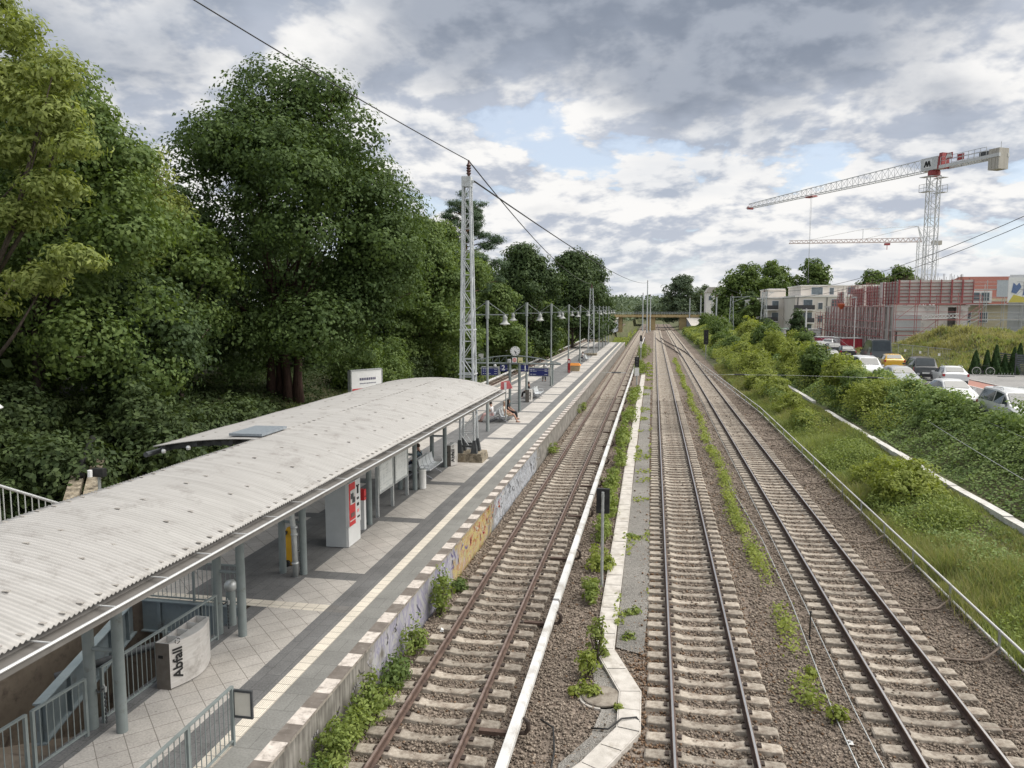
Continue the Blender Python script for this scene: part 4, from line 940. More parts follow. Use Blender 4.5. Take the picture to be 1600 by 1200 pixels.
def yellow_board():
    t = thing('folding_ramp', 'upright yellow boarding ramp folded between canopy posts', 'boarding ramp', (-10.05,19.3,PZ))
    ye = mat('ramp_yellow', (0.62,0.34,0.02), (0.70,0.40,0.03), rough=0.5, scale=3, wear=((0.35,0.2,0.04),0.3,4))
    MB().prism([(-10.16,PZ+0.03),(-9.96,PZ+0.03),(-9.94,PZ+1.05),(-9.99,PZ+1.16),(-10.10,PZ+1.12),(-10.16,PZ+1.0)],'y',19.18,19.26).build('ramp_leaf', ye, t)
    MB().prism([(-10.14,PZ+0.03),(-9.97,PZ+0.03),(-9.95,PZ+1.02),(-10.0,PZ+1.1),(-10.14,PZ+0.95)],'y',19.29,19.36).build('ramp_leaf', ye, t)
    MB().box((-9.95,19.2,PZ+0.05),(-9.90,19.5,PZ+1.30)).build('side_rail', M_DARKST, t)
    MB().cyl((-10.1,19.1,PZ+0.09),(-10.1,19.17,PZ+0.09),0.09,0.09,12).cyl((-10.14,19.1,PZ+0.95),(-10.14,19.17,PZ+1.0),0.06,0.06,10).build('wheel', M_BLACK, t)
yellow_board()
# ================================================================ masts, lamps, clock frame
M_MAST = mat('mast_paint', (0.43,0.46,0.48), (0.56,0.585,0.60), rough=0.55, scale=2, wear=((0.30,0.30,0.29),0.3,3))
M_MASTF = mat('mast_far_paint', (0.42,0.45,0.46), (0.52,0.55,0.56), rough=0.6)
M_CONC = mat('old_concrete', (0.20,0.165,0.115), (0.42,0.37,0.29), rough=0.95, scale=3, bump=0.6, bscale=20, wear=((0.06,0.05,0.035),0.7,2.5))
M_INS = mat('insulator_brown', (0.055,0.022,0.018), (0.085,0.035,0.028), rough=0.25)
def lattice(t, x, y, z0, z1, w0, w1, n, leg=0.07, br=0.035, m=M_MAST, d0=None, d1=None, faces='xy'):
    d0 = d0 or w0; d1 = d1 or w1
    def P(u, sx, sy): return (x+sx*(w0+(w1-w0)*u)/2, y+sy*(d0+(d1-d0)*u)/2, z0+(z1-z0)*u)
    for sx, sy in ((-1,-1),(1,-1),(1,1),(-1,1)): MB().bar(P(0,sx,sy), P(1,sx,sy), leg, leg, up=(0,1,0)).build('leg', m, t)
    b = MB()
    # panels get shorter as the mast narrows
    us = [0]; w = 1.0
    for i in range(n): us.append(us[-1]+w); w *= 0.975
    us = [u/us[-1] for u in us]
    for i in range(n):
        u, v = us[i], us[i+1]
        for s in (-1, 1):
            k = 1 if (i % 2) else -1
            b.bar(P(u,-k,s), P(v,k,s), br, br*0.5); b.bar(P(u,s,-k), P(v,s,k), br*0.5, br)
            if br > 0.03: b.bar(P(v,-1,s), P(v,1,s), br*0.8, br*0.5)
    b.build('bracing', m, t)
def big_mast():
    x, y = -8.68, 34.75; t = thing('lattice_mast', 'tall white lattice mast on a mossy concrete block beside the canopy end', 'mast', (x,y,PZ), 'lattice masts')
    MB().hexa([(x-0.82,y-0.62,PZ),(x+0.82,y-0.62,PZ),(x+0.82,y+0.72,PZ),(x-0.82,y+0.72,PZ),(x-0.76,y-0.56,PZ+0.40),(x+0.76,y-0.56,PZ+0.40),(x+0.76,y+0.66,PZ+0.40),(x-0.76,y+0.66,PZ+0.40)]).build('concrete_block', M_CONC, t)
    w0, w1 = 0.72, 0.33; z0, z1 = PZ+0.40, 14.15; X = lambda u, s: x+s*(w0+(w1-w0)*u)/2
    lattice(t, x, y, z0, z1, w0, w1, 16, 0.088, 0.05, M_MAST, 0.68, 0.31)
    for sx in (-1,1):
        for sy in (-1,1):
            px, py = x+sx*w0/2, y+sy*0.34; f = MB()
            f.hexa([(px-0.16,py-0.14,z0),(px+0.16,py-0.14,z0),(px+0.16,py+0.14,z0),(px-0.16,py+0.14,z0),(px-0.065,py-0.065,z0+0.62),(px+0.065,py-0.065,z0+0.62),(px+0.065,py+0.065,z0+0.62),(px-0.065,py+0.065,z0+0.62)]).build('foot_plate', M_DARKST, t)
    MB().box((x-w0/2,y-0.37,z0+0.28),(x+w0/2,y-0.31,z0+0.38)).build('tie_bar', M_DARKST, t); MB().box((x-w0/2,y+0.31,z0+0.28),(x+w0/2,y+0.37,z0+0.38)).build('tie_bar', M_DARKST, t)
    MB().box((x-0.22,y-0.21,z1-0.08),(x+0.22,y+0.21,z1+0.38)).build('head_plate', M_MAST, t)
    for zz, ww in ((7.4,0.34), (5.3,0.38)): MB().ring([[(x-ww,y-ww,zz),(x+ww,y-ww,zz),(x+ww,y+ww,zz),(x-ww,y+ww,zz)],[(x-ww,y-ww,zz+0.06),(x+ww,y-ww,zz+0.06),(x+ww,y+ww,zz+0.06),(x-ww,y+ww,zz+0.06)]]).build('clamp_band', M_MAST, t)
    i = MB(); i.lathe((x+0.08,y,z1+0.42), [(0.05,0),(0.07,0.04)]+[(r,0.06+k*0.06) for k in range(9) for r in [0.12 if k % 2 else 0.075]]+[(0.04,0.62),(0.05,0.70),(0.0,0.74)], 12); i.build('insulator', M_INS, t, smooth=False)
    MB().box((x+0.22,y-0.06,z1+0.1),(x+0.34,y+0.06,z1+0.22)).build('wire_clamp', M_GALV, t)
    return x, y, z1
MX, MY, MZ = big_mast()
def small_lattice(label, x, y, z0, h, w0, w1, n, extra=None, block=True, m=M_MASTF):
    t = thing('lattice_mast', label, 'mast', (x,y,z0), 'lattice masts')
    lattice(t, x, y, z0, z0+h, w0, w1, n, 0.09, 0.05, m)
    if block: MB().box((x-w0*0.9,y-w0*0.9,z0-0.5),(x+w0*0.9,y+w0*0.9,z0+0.3)).build('concrete_block', M_CONC, t)
    MB().lathe((x,y,z0+h),[(0.12,0),(0.16,0.1),(0.1,0.3),(0.05,0.7),(0,0.75)],8).build('insulator', M_INS, t)
    if extra: 
        b = MB(); b.bar((x,y,z0+h-0.2),(x+extra,y,z0+h-0.1),0.12,0.12); b.bar((x,y,z0+h-1.6),(x+extra*0.8,y,z0+h-0.15),0.08,0.08); b.build('cross_arm', m, t)
    return t
small_lattice('lattice mast standing on the far half of the platform', -9.58, 117.7, PZ, 10.4, 1.0, 0.42, 13)
small_lattice('lattice mast just past the far end of the platform', -12.2, 186, 0.2, 13.0, 1.1, 0.55, 12, 2.2)
small_lattice('lattice mast with a short arm above the bushes right of the tracks', 20.0, 205, 1.0, 10.6, 1.3, 0.6, 12, 4.5)
small_lattice('thick lattice mast in front of the white apartment block', 23.6, 172, 1.8, 10.2, 1.5, 0.75, 11, 2.0)
small_lattice('lattice mast between the bushes and the tall trees right of the bridge', 21.2, 262, 1.2, 15.5, 1.2, 0.5, 14)
def poles():
    for lab, x, y, h in (('slim grey pole just right of the bridge tree, leftmost of its row',13.6,300,12.5),('slim grey pole right of the bridge, second of its row',17.0,288,13.2),('slim grey pole right of the bridge, third of its row',20.6,281,13.4),('slim grey pole right of the bridge beside the bushes',16.9,215,11.6),
                         ('short slim pole in front of the bridge pier',-4.1,284,13.6),('tall slim pole in front of the bridge pier',-2.35,268,17.6),('third slim pole in front of the bridge pier',-1.35,284,13.0)):
        t = thing('catenary_pole', lab, 'pole', (x,y,0), 'slim poles along the line')
        MB().cyl((x,y,-0.3),(x,y,h),0.26,0.17,8).build('pole', M_MASTF, t); MB().lathe((x,y,h),[(0.1,0),(0.16,0.15),(0.05,0.7),(0,0.75)],8).build('insulator', M_INS, t)
poles()
# platform lamps
M_LAMPP = mat('lamp_paint', (0.24,0.265,0.26), (0.29,0.315,0.31), rough=0.5)
M_BELL = mat('lamp_bell', (0.27,0.285,0.27), (0.35,0.36,0.35), rough=0.45)
M_BULB = mat('lamp_glass', (0.6,0.62,0.6), (0.66,0.67,0.65), rough=0.2)
def lamp():
    t = thing('platform_lamp', 'x', 'lamp', (0,0,PZ), 'bell lamps along the platform')
    m = MB(); m.cyl((0,0,0),(0,0,2.2),0.105,0.095,10); m.cyl((0,0,2.2),(0,0,6.7),0.075,0.07,10); m.cyl((0,0,6.7),(0,0,7.75),0.115,0.115,10); m.build('post', M_LAMPP, t, world=False, smooth=True, auto=40)
    MB().bar((-1.25,0,6.93),(1.25,0,6.93),0.05,0.06).build('crossbar', M_LAMPP, t, world=False)
    for s in (-1, 1):
        MB().cyl((s*0.08,0,7.65),(s*1.05,0,6.97),0.018,0.018,6).build('stay', M_LAMPP, t, world=False)
        b = MB().lathe((s*1.06,0,6.36),[(0.31,0),(0.32,0.02),(0.27,0.05),(0.20,0.10),(0.14,0.18),(0.125,0.27),(0.145,0.35),(0.14,0.43),(0.08,0.52),(0.05,0.58)],16).build('shade', M_BELL, t, world=False, smooth=True, auto=50)
        bb = MB().lathe((s*1.06,0,6.30),[(0.0,0),(0.10,0.02),(0.14,0.06)],12).build('bulb', M_BULB, t, world=False); bb.parent = b
    return t
L0 = lamp(); first = True
for x, y, lab in ((-9.62,43.2,'tall bell lamp right behind the white lattice mast'),(-9.70,57.6,'tall bell lamp behind the clock frame, with a bin at its foot'),(-9.45,70,'tall bell lamp behind the right display board'),(-9.55,85.6,'tall bell lamp beside the red pillar and grit box'),
                  (-9.48,98.5,'tall bell lamp between the grit box and the far bench'),(-9.45,121.5,'tall bell lamp just behind the far platform mast'),(-9.3,131,'fourth bell lamp from the far platform end'),(-9.3,140.5,'third bell lamp from the far platform end'),(-9.3,149.5,'second bell lamp from the far platform end'),(-9.3,158.5,'last bell lamp at the far platform end')):
    o = L0 if first else dup(L0); first = False
    o.location = (x, y, PZ); o['label'] = lab
# lamp bell reaching in at the left edge of the picture
def left_lamp():
    t = thing('street_lamp', 'white lamp bell just reaching in at the left picture edge', 'lamp', (-20.6,20,2.0))
    MB().cyl((-22.2,20,1.8),(-22.2,20,6.2),0.07,0.05,8).tube([(-22.2,20,6.1),(-21.6,20,6.35),(-20.6,20,6.0)],0.03,6).build('post', M_LAMPP, t); MB().lathe((-20.62,20,5.28),[(0.42,0),(0.43,0.03),(0.3,0.16),(0.16,0.26),(0.1,0.5),(0.05,0.7)],16).build('shade', M_WHITE, t, smooth=True)
left_lamp()
M_BLUE = mat('sign_blue', (0.012,0.018,0.115), (0.016,0.024,0.14), rough=0.35)
M_SIGNW = mat('sign_white', (0.74,0.75,0.75), (0.80,0.80,0.80), rough=0.4)
def clock_frame():
    Y = 52.2; t = thing('portal_frame', 'grey double post portal frame carrying the clock and display boards', 'portal frame', (-9.65,Y,PZ))
    for x in (-9.99,-9.30): MB().cyl((x,Y,PZ),(x,Y,4.78),0.10,0.10,12).build('post', M_STEEL, t, smooth=True, auto=40)
    m = MB()
    for z in (PZ+0.55, PZ+1.5, PZ+2.45): MB().bar((-9.99,Y,z),(-9.30,Y,z),0.04,0.04).build('crossbar', M_STEEL, t)
    m.bar((-10.5,Y,3.72),(-9.3,Y,3.72),0.05,0.05); m.build('crossbar', M_STEEL, t)
    b = MB(); b.cyl((-13.2,Y,4.55),(-6.35,Y,4.55),0.06,0.06,8); n = 14; P = []
    for i in range(n+1):
        u = i/n; P.append((-13.2+6.85*u, Y+0.02, 4.58+0.52*math.sin(math.pi*u)))
    b.tube(P, 0.04, 6)
    for i in range(1, n): b.bar((P[i][0],Y,4.57),P[i],0.025,0.025,up=(0,1,0)); b.bar((P[i-1][0],Y,4.57) if i > 1 else P[0],P[i],0.02,0.02,up=(0,1,0))
    b.build('truss_beam', M_STEEL, t)
    # outer supports behind
    MB().cyl((-6.9,Y+0.0,4.55),(-6.9,Y,4.3),0.03,0.03,6).build('end_cap', M_STEEL, t)
    for num, x, lab in (('2',-10.43,'blue platform number sign reading 2'),('1',-8.93,'blue platform number sign reading 1')):
        s = thing('number_sign', lab, 'sign', (x,Y,4.2), 'blue number signs on the clock frame')
        MB().box((x-0.27,Y-0.03,3.98),(x+0.27,Y+0.03,4.46)).build('panel', M_BLUE, s); text_mesh(num, 0.5, M_SIGNW, 'numeral', s, frame_mat((x+(0.05 if num == '1' else -0.03),Y-0.032,4.22),(1,0,0),(0,0,1)), 0.003, bold=0.012)
        MB().cyl((x,Y,4.46),(x,Y,4.5),0.02,0.02,6).build('hanger', M_STEEL, s)
    for x0, x1, lab, seed in ((-12.0,-10.83,'blue departure display left of the clock frame posts',1),(-8.56,-7.22,'blue departure display right of the clock frame posts',2)):
        s = thing('departure_display', lab, 'display board', ((x0+x1)/2,Y,3.7), 'blue departure displays')
        MB().box((x0-0.06,Y-0.16,3.68),(x1+0.12,Y+0.16,4.30)).build('housing', M_BELL, s); MB().box((x0,Y-0.175,3.72),(x1,Y-0.165,4.24)).build('screen', M_BLUE, s)
        p = MB(); rng = random.Random(seed)
        for r, z in enumerate((4.13,4.02,3.80) if seed == 2 else (4.12,3.97,3.80)):
            x = x0+0.08
            p.box((x,Y-0.18,z),(x+0.10,Y-0.176,z+0.045)); x += 0.16
            for q in range(rng.randint(2,5)):
                w = rng.uniform(0.03,0.11); p.box((x,Y-0.18,z),(x+w,Y-0.176,z+0.035)); x += w+0.02
            p.box((x1-0.26,Y-0.18,z),(x1-0.06,Y-0.176,z+0.03))
        p.build('display_text', mat('display_text_white', (0.55,0.58,0.66), (0.6,0.62,0.7)), s)
        MB().cyl((x0+0.35,Y,4.30),(x0+0.35,Y,4.52),0.025,0.025,6).cyl((x1-0.35,Y,4.30),(x1-0.35,Y,4.52),0.025,0.025,6).build('hanger', M_STEEL, s)
        MB().lathe((x1-0.2,Y-0.12,4.30),[(0.05,0),(0.09,0.05),(0.1,0.14),(0.0,0.2)],10).build('loudspeaker', M_WHITE, s)
    c = thing('station_clock', 'round white station clock with black hands on top of the frame', 'clock', (-9.62,Y,5.0))
    MB().disc((-9.62,Y-0.07,5.42),(0,1,0),0.345,28,0,0.16).build('case', M_BELL, c); MB().disc((-9.62,Y-0.085,5.42),(0,1,0),0.32,28,0,0.015).build('face', M_SIGNW, c)
    k = MB()
    for h in range(12):
        a = h*math.pi/6; k.bar((-9.62+0.24*math.sin(a),Y-0.088,5.42+0.24*math.cos(a)),(-9.62+0.30*math.sin(a),Y-0.088,5.42+0.30*math.cos(a)),0.03,0.004,up=(0,1,0))
    k.build('hour_mark', M_INK, c)
    for ang, L, w in ((math.radians(133),0.17,0.045),(math.radians(158),0.26,0.03)):
        MB().bar((-9.62-0.05*math.sin(ang),Y-0.094,5.42-0.05*math.cos(ang)),(-9.62+L*math.sin(ang),Y-0.094,5.42+L*math.cos(ang)),w,0.004,up=(0,1,0)).build('hand', M_INK, c)
    MB().cyl((-9.62,Y,4.6),(-9.62,Y,5.1),0.04,0.04,8).build('stem', M_STEEL, c)
    for x, lab, m1, r in ((-9.63,'small round red and white no entry sign under the clock',M_SIGNW,True),(-9.22,'small pale yellow plate beside the clock foot',mat('plate_yellow',(0.62,0.58,0.30),(0.68,0.64,0.36)),False)):
        s = thing('notice_plate', lab, 'sign', (x,Y-0.1,4.7), None)
        MB().box((x-0.17,Y-0.12,4.62),(x+0.17,Y-0.09,4.98)).build('plate', m1, s)
        if r: MB().disc((x,Y-0.135,4.80),(0,1,0),0.14,18,0,0.012).build('red_disc', mat('sign_red_pale',(0.62,0.16,0.15),(0.68,0.22,0.2)), s); MB().box((x-0.09,Y-0.14,4.78),(x+0.09,Y-0.136,4.83)).build('white_bar', M_SIGNW, s)
        else: MB().box((x-0.1,Y-0.124,4.70),(x+0.1,Y-0.121,4.74)).build('mark', M_INK, s)
    lp = thing('loudspeaker', 'white loudspeaker box on the beam left of the clock', 'loudspeaker', (-10.02,Y-0.12,4.6)); MB().box((-10.12,Y-0.22,4.62),(-9.90,Y-0.05,4.86)).build('box', M_WHITE, lp); MB().disc((-10.01,Y-0.235,4.74),(0,1,0),0.08,12,0,0.012).build('grille', M_GALV, lp)
clock_frame()
def end_pole():
    t = thing('sign_post', 'slim grey post under the right end of the portal beam', 'post', (-9.42,71.0,PZ)); MB().cyl((-9.42,71,PZ),(-9.42,71,3.1),0.085,0.085,10).build('post', M_STEEL, t); MB().box((-9.60,70.96,2.85),(-9.24,71.04,3.2)).build('plate', M_SIGNW, t)
end_pole()
# red and orange things half way along
def grit_box():
    t = thing('grit_box', 'beige grit box with an orange lid on the platform', 'grit box', (-8.95,87.4,PZ))
    MB().hexa([(-9.45,86.9,PZ),(-8.45,86.9,PZ),(-8.45,87.8,PZ),(-9.45,87.8,PZ),(-9.55,86.8,PZ+0.68),(-8.35,86.8,PZ+0.68),(-8.35,87.9,PZ+0.68),(-9.55,87.9,PZ+0.68)]).build('box', mat('grit_beige',(0.36,0.28,0.17),(0.42,0.34,0.22)), t)
    MB().hexa([(-9.62,86.75,PZ+0.68),(-8.28,86.75,PZ+0.68),(-8.28,87.95,PZ+0.68),(-9.62,87.95,PZ+0.68),(-9.4,86.95,PZ+0.98),(-8.5,86.95,PZ+0.98),(-8.5,87.75,PZ+0.90),(-9.4,87.75,PZ+0.90)]).build('lid', mat('grit_orange',(0.62,0.22,0.035),(0.70,0.28,0.05),rough=0.5), t)
    p = thing('emergency_pillar', 'dark red emergency call pillar in front of the grit box', 'call pillar', (-9.42,85.2,PZ)); MB().box((-9.56,85.1,PZ),(-9.30,85.3,PZ+1.55)).build('pillar', mat('pillar_red',(0.27,0.02,0.025),(0.32,0.03,0.03),rough=0.4), p); MB().box((-9.50,85.09,PZ+1.1),(-9.36,85.10,PZ+1.4)).build('panel', M_SIGNW, p)
grit_box()
def pennant():
    t = thing('barrier_board', 'red and white pointed board at the roof corner of the canopy', 'warning board', (-6.75,34.4,4.6))
    MB().prism([(-7.05,4.62),(-6.45,4.70),(-6.62,5.06),(-7.0,5.0)],'y',34.38,34.41).build('panel', mat('pale_red',(0.60,0.13,0.14),(0.66,0.2,0.2)), t); MB().box((-6.85,34.36,4.62),(-6.74,34.42,4.98)).build('stripe', M_SIGNW, t); MB().cyl((-6.78,34.4,3.2),(-6.78,34.4,4.64),0.03,0.03,6).build('post', M_GALV, t)
pennant()
# track signs on the far bank
for x, y, lab in ((-20.4,88,'small white track sign on the grass bank, lower of the two'),(-20.2,104,'small white track sign on the grass bank, higher of the two')):
    t = thing('track_sign', lab, 'sign', (x,y,0), 'small signs on the far bank'); MB().cyl((x,y,0),(x,y,2.6),0.05,0.05,6).build('post', M_GALV, t); MB().box((x-0.3,y-0.05,2.2),(x+0.3,y-0.01,3.0)).build('plate', M_SIGNW, t)
def billboard():
    A = Vector((-21.15,50.0,0)); B = Vector((-19.75,52.4,0)); t = thing('billboard', 'white advertising board with a red corner behind the canopy roof', 'billboard', (A.x,A.y,0))
    m = MB(); m.bar(A+Vector((0,0,2.75)),B+Vector((0,0,2.75)),0.22,2.45); m.build('panel', M_SIGNW, t)
    d = (B-A).normalized(); n = Vector((d.y,-d.x,0)); 
    e = MB(); e.bar(A+Vector((0,0,4.02)),B+Vector((0,0,4.02)),0.28,0.09); e.bar(A+Vector((0,0,1.48)),B+Vector((0,0,1.48)),0.28,0.09); e.bar(A+Vector((0,0,1.5)),A+Vector((0,0,4.0)),0.28,0.08,up=(0,1,0)); e.bar(B+Vector((0,0,1.5)),B+Vector((0,0,4.0)),0.28,0.08,up=(0,1,0)); e.build('frame', M_GALV, t)
    for p in (A,B): MB().bar(p+Vector((0,0,-0.2)),p+Vector((0,0,1.5)),0.12,0.12,up=(0,1,0)).build('post', M_DARKST, t)
    def P(u, v): return A+(B-A)*u+n*0.118+Vector((0,0,v))
    def rect(u0,u1,v0,v1,nm,mt): MB().quad(P(u0,v0),P(u1,v0),P(u1,v1),P(u0,v1)).build(nm, mt, t)
    rect(0.04,0.44,2.25,2.72,'red_corner',mat('poster_red',(0.52,0.05,0.06),(0.6,0.08,0.08)))
    g = MB(); rng = random.Random(2)
    u = 0.28
    while u < 0.78: w = rng.uniform(0.03,0.06); g.quad(P(u,3.28),P(u+w,3.28),P(u+w,3.46),P(u,3.46)); u += w+0.012
    u = 0.28
    while u < 0.78: w = rng.uniform(0.02,0.05); g.quad(P(u,3.02),P(u+w,3.02),P(u+w,3.09),P(u,3.09)); u += w+0.012
    g.build('headline', mat('poster_ink',(0.10,0.10,0.16),(0.14,0.14,0.2)), t)
    b = MB()
    for u0 in (0.60,0.72): b.tube([P(u0,2.3),P(u0,2.62),P(u0+0.025,2.78),P(u0+0.05,2.80),P(u0+0.075,2.62),P(u0+0.075,2.3)],0.022,5)
    b.build('bottle_outline', mat('poster_brown',(0.2,0.09,0.07),(0.25,0.12,0.09)), t)
billboard()
# ---------------------------------------------------------------- benches (back to back wire seats)
M_SEAT = mat('bench_wire', (0.50,0.53,0.55), (0.60,0.62,0.64), rough=0.4, metal=0.3)
M_BLEG = mat('bench_leg', (0.33,0.33,0.36), (0.41,0.41,0.44), rough=0.45, metal=0.2)
def bench():
    t = thing('platform_bench', 'x', 'bench', (0,0,PZ), 'wire benches along the platform')
    L = 2.0; n = 4
    for s in (-1, 1):
        for k in range(n):
            y0 = -L/2+k*L/n+0.02; y1 = y0+L/n-0.04
            seat = MB(); pr = [(0.20,0.43),(0.30,0.40),(0.46,0.41),(0.60,0.45),(0.62,0.43),(0.61,0.41),(0.46,0.39),(0.30,0.38),(0.20,0.41)]
            seat.prism([(s*u,v) for u,v in (pr if s > 0 else pr[::-1])], 'y', y0, y1); seat.build('seat', M_SEAT, t, world=False)
            bk = MB(); pb = [(0.20,0.44),(0.13,0.62),(0.09,0.86),(0.07,0.86),(0.11,0.62),(0.18,0.43)]
            bk.prism([(s*u,v) for u,v in (pb if s > 0 else pb[::-1])], 'y', y0, y1); bk.build('backrest', M_SEAT, t, world=False)
    for y in (-0.7, 0.7):
        m = MB(); m.tube([(-0.62,y,0.0),(-0.25,y,0.20),(0.0,y,0.27),(0.25,y,0.20),(0.62,y,0.0)],0.03,6); m.tube([(-0.55,y,0.39),(-0.1,y,0.27),(0.1,y,0.27),(0.55,y,0.39)],0.028,6); m.build('leg_frame', M_BLEG, t, world=False)
    MB().bar((0,-0.95,0.27),(0,0.95,0.27),0.06,0.05).build('beam', M_BLEG, t, world=False)
    for y in (-L/2, L/2):
        for s in (-1,1): MB().tube([(s*0.15,y,0.5),(s*0.2,y,0.62),(s*0.55,y,0.62),(s*0.6,y,0.45)],0.015,5).build('armrest', M_SEAT, t, world=False)
    return t
BN = bench(); BN.location = (-9.85,31.2,PZ); BN['label'] = 'wire bench under the canopy with a man sitting on its far side'
dup(BN, (-9.72,47.6,PZ), None, 'wire bench just beyond the canopy where a man stretches his legs')
dup(BN, (-9.55,60.6,PZ), None, 'wire bench behind the bin and lamp of the clock frame')
dup(BN, (-9.35,104.5,PZ), None, 'wire bench far along the platform before the second lattice mast')
# ---------------------------------------------------------------- people
def skin_obj(name, nodes, edges, m, parent, root=0, sub=1):
    me = bpy.data.meshes.new(name); me.from_pydata([n[:3] for n in nodes], edges, []); me.materials.append(m)
    o = bpy.data.objects.new(name, me); COL.objects.link(o); o.parent = parent
    s = o.modifiers.new('skin', 'SKIN'); s.use_smooth_shade = True
    if not me.skin_vertices: me.attributes.new('skin', 'FLOAT', 'POINT')
    sv = me.skin_vertices[0].data
    for i, n in enumerate(nodes): sv[i].radius = (n[3], n[4] if len(n) > 4 else n[3]); sv[i].use_root = (i == root)
    if sub: b = o.modifiers.new('smooth', 'SUBSURF'); b.levels = sub; b.render_levels = sub
    return o
M_SKIN = mat('skin', (0.36,0.20,0.145), (0.43,0.25,0.18), rough=0.55, scale=6)
def cloth(nm, c): return mat('cloth_'+nm, c, tuple(min(1,v*1.25) for v in c), rough=0.9, scale=9)
def person(label, loc, rz, pose, shirt, trouser, hair, shoe, sleeves='short', legs='long', hairlen=0.0, lean=0.0, cross=0.0, knees=(0.0,0.0), strap=None, group='people on the platform'):
    t = thing('person', label, 'person', loc, group, rz)
    if pose == 'sit':
        pel = (0,0,0.50); ch = (0,-0.08+lean,0.86); nk = (0,-0.06+lean*1.2,1.05); hd = (0,-0.02+lean*1.4,1.20)
        kn = [(-0.11+cross,0.44+knees[0],0.50),(0.11-cross,0.44+knees[1],0.52)]; an = [(-0.12+cross*2,0.52+knees[0]*2.6,0.08),(0.12-cross*2,0.50+knees[1]*2.6,0.08)]
        el = [(-0.27,0.02+lean,0.74),(0.27,0.02+lean,0.74)]; ha = [(-0.14,0.26,0.62),(0.14,0.26,0.62)]
    else:
        pel = (0,0,0.93); ch = (0,0.0,1.27); nk = (0,0.01,1.47); hd = (0,0.03,1.62)
        kn = [(-0.11,0.03,0.50),(0.13,0.02,0.50)]; an = [(-0.14,0.0,0.08),(0.16,0.0,0.08)]
        el = [(-0.29,-0.02,1.12),(0.29,-0.02,1.12)]; ha = [(-0.27,0.12,0.93),(0.24,0.14,0.95)]
    sh = [(-0.18,ch[1]+0.02,ch[2]+0.11),(0.18,ch[1]+0.02,ch[2]+0.11)]; hp = [(-0.10,pel[1]+0.02,pel[2]-0.02),(0.10,pel[1]+0.02,pel[2]-0.02)]
    N = [(*pel,0.125,0.11),(0,(pel[1]+ch[1])/2,(pel[2]+ch[2])/2,0.125,0.10),(*ch,0.145,0.105),(*nk,0.055),(hd[0],hd[1]-0.01,hd[2]-0.04,0.075,0.085),(hd[0],hd[1],hd[2]+0.05,0.082,0.095),(hd[0],hd[1]-0.01,hd[2]+0.125,0.05,0.06),(hd[0],hd[1]+0.09,hd[2]-0.015,0.018)]
    E = [(0,1),(1,2),(2,3),(3,4),(4,5),(5,6),(4,7)]
    def add(n, par): N.append(n); E.append((par, len(N)-1)); return len(N)-1
    for i in range(2):
        s = add((*sh[i],0.062), 2); e = add((*el[i],0.045), s); h = add((*ha[i],0.030), e)
        d = (Vector(ha[i])-Vector(el[i])).normalized(); side = Vector((1,0,0)) if abs(d.x) < 0.8 else Vector((0,1,0)); pm = Vector(ha[i])+d*0.06; p = add((*pm,0.036,0.018), h)
        for f, (o, L) in enumerate(((-0.030,0.065),(-0.010,0.078),(0.011,0.072),(0.031,0.056))):
            a = add((*(pm+side*o+d*0.045),0.009), p); add((*(pm+side*o+d*(0.045+L)+Vector((0,0,-0.02))),0.008), a)
        tb = add((*(Vector(ha[i])+side*(-0.04 if i else 0.04)+d*0.04),0.010), h); add((*(Vector(ha[i])+side*(-0.055 if i else 0.055)+d*0.08),0.009), tb)
        q = add((*hp[i],0.095), 0); k = add((*kn[i],0.062), q); c = add((*[(a+b)/2+0 for a,b in zip(kn[i],an[i])],0.056), k); an_ = add((*an[i],0.036), c); add((an[i][0],an[i][1]+0.15,0.035,0.034,0.026), an_)
    skin_obj('body', N, E, M_SKIN, t)
    S = [(0,pel[1],pel[2]+0.02,0.148,0.132),(0,(pel[1]+ch[1])/2,(pel[2]+ch[2])/2,0.150,0.125),(*ch,0.165,0.128),(0,nk[1]-0.005,nk[2]-0.065,0.075)]; SE = [(0,1),(1,2),(2,3)]
    for i in range(2):
        S.append((*sh[i],0.082)); SE.append((2,len(S)-1)); f = 0.62 if sleeves == 'short' else 1.0
        S.append((*[a+(b-a)*f for a,b in zip(sh[i],el[i])],0.068 if sleeves == 'short' else 0.058)); SE.append((len(S)-2,len(S)-1))
        if sleeves == 'long': S.append((*[a+(b-a)*0.9 for a,b in zip(el[i],ha[i])],0.046)); SE.append((len(S)-2,len(S)-1))
    skin_obj('shirt', S, SE, shirt, t)
    T = [(*pel,0.145,0.125)]; TE = []
    for i in range(2):
        T.append((*hp[i],0.112)); TE.append((0,len(T)-1)); 
        if legs == 'short': T.append((*[a+(b-a)*0.8 for a,b in zip(hp[i],kn[i])],0.090)); TE.append((len(T)-2,len(T)-1))
        else:
            T.append((*kn[i],0.080)); TE.append((len(T)-2,len(T)-1)); T.append((*[a+(b-a)*0.92 for a,b in zip(kn[i],an[i])],0.062)); TE.append((len(T)-2,len(T)-1))
    skin_obj('trousers' if legs == 'long' else 'shorts', T, TE, trouser, t)
    for i in range(2):
        a = an[i]; f = MB(); rr = []
        for u, w, h in ((-0.075,0.035,0.07),(-0.03,0.046,0.085),(0.06,0.05,0.07),(0.14,0.05,0.055),(0.19,0.035,0.035),(0.205,0.01,0.02)):
            rr.append([(a[0]+w*math.cos(q),a[1]+u,max(0.0,h/2+h/2*math.sin(q))) for q in np.linspace(0,2*math.pi,9)[:-1]])
        f.ring(rr, caps=True).build('shoe', shoe, t, smooth=True, world=False)
    hm = MB(); R = []
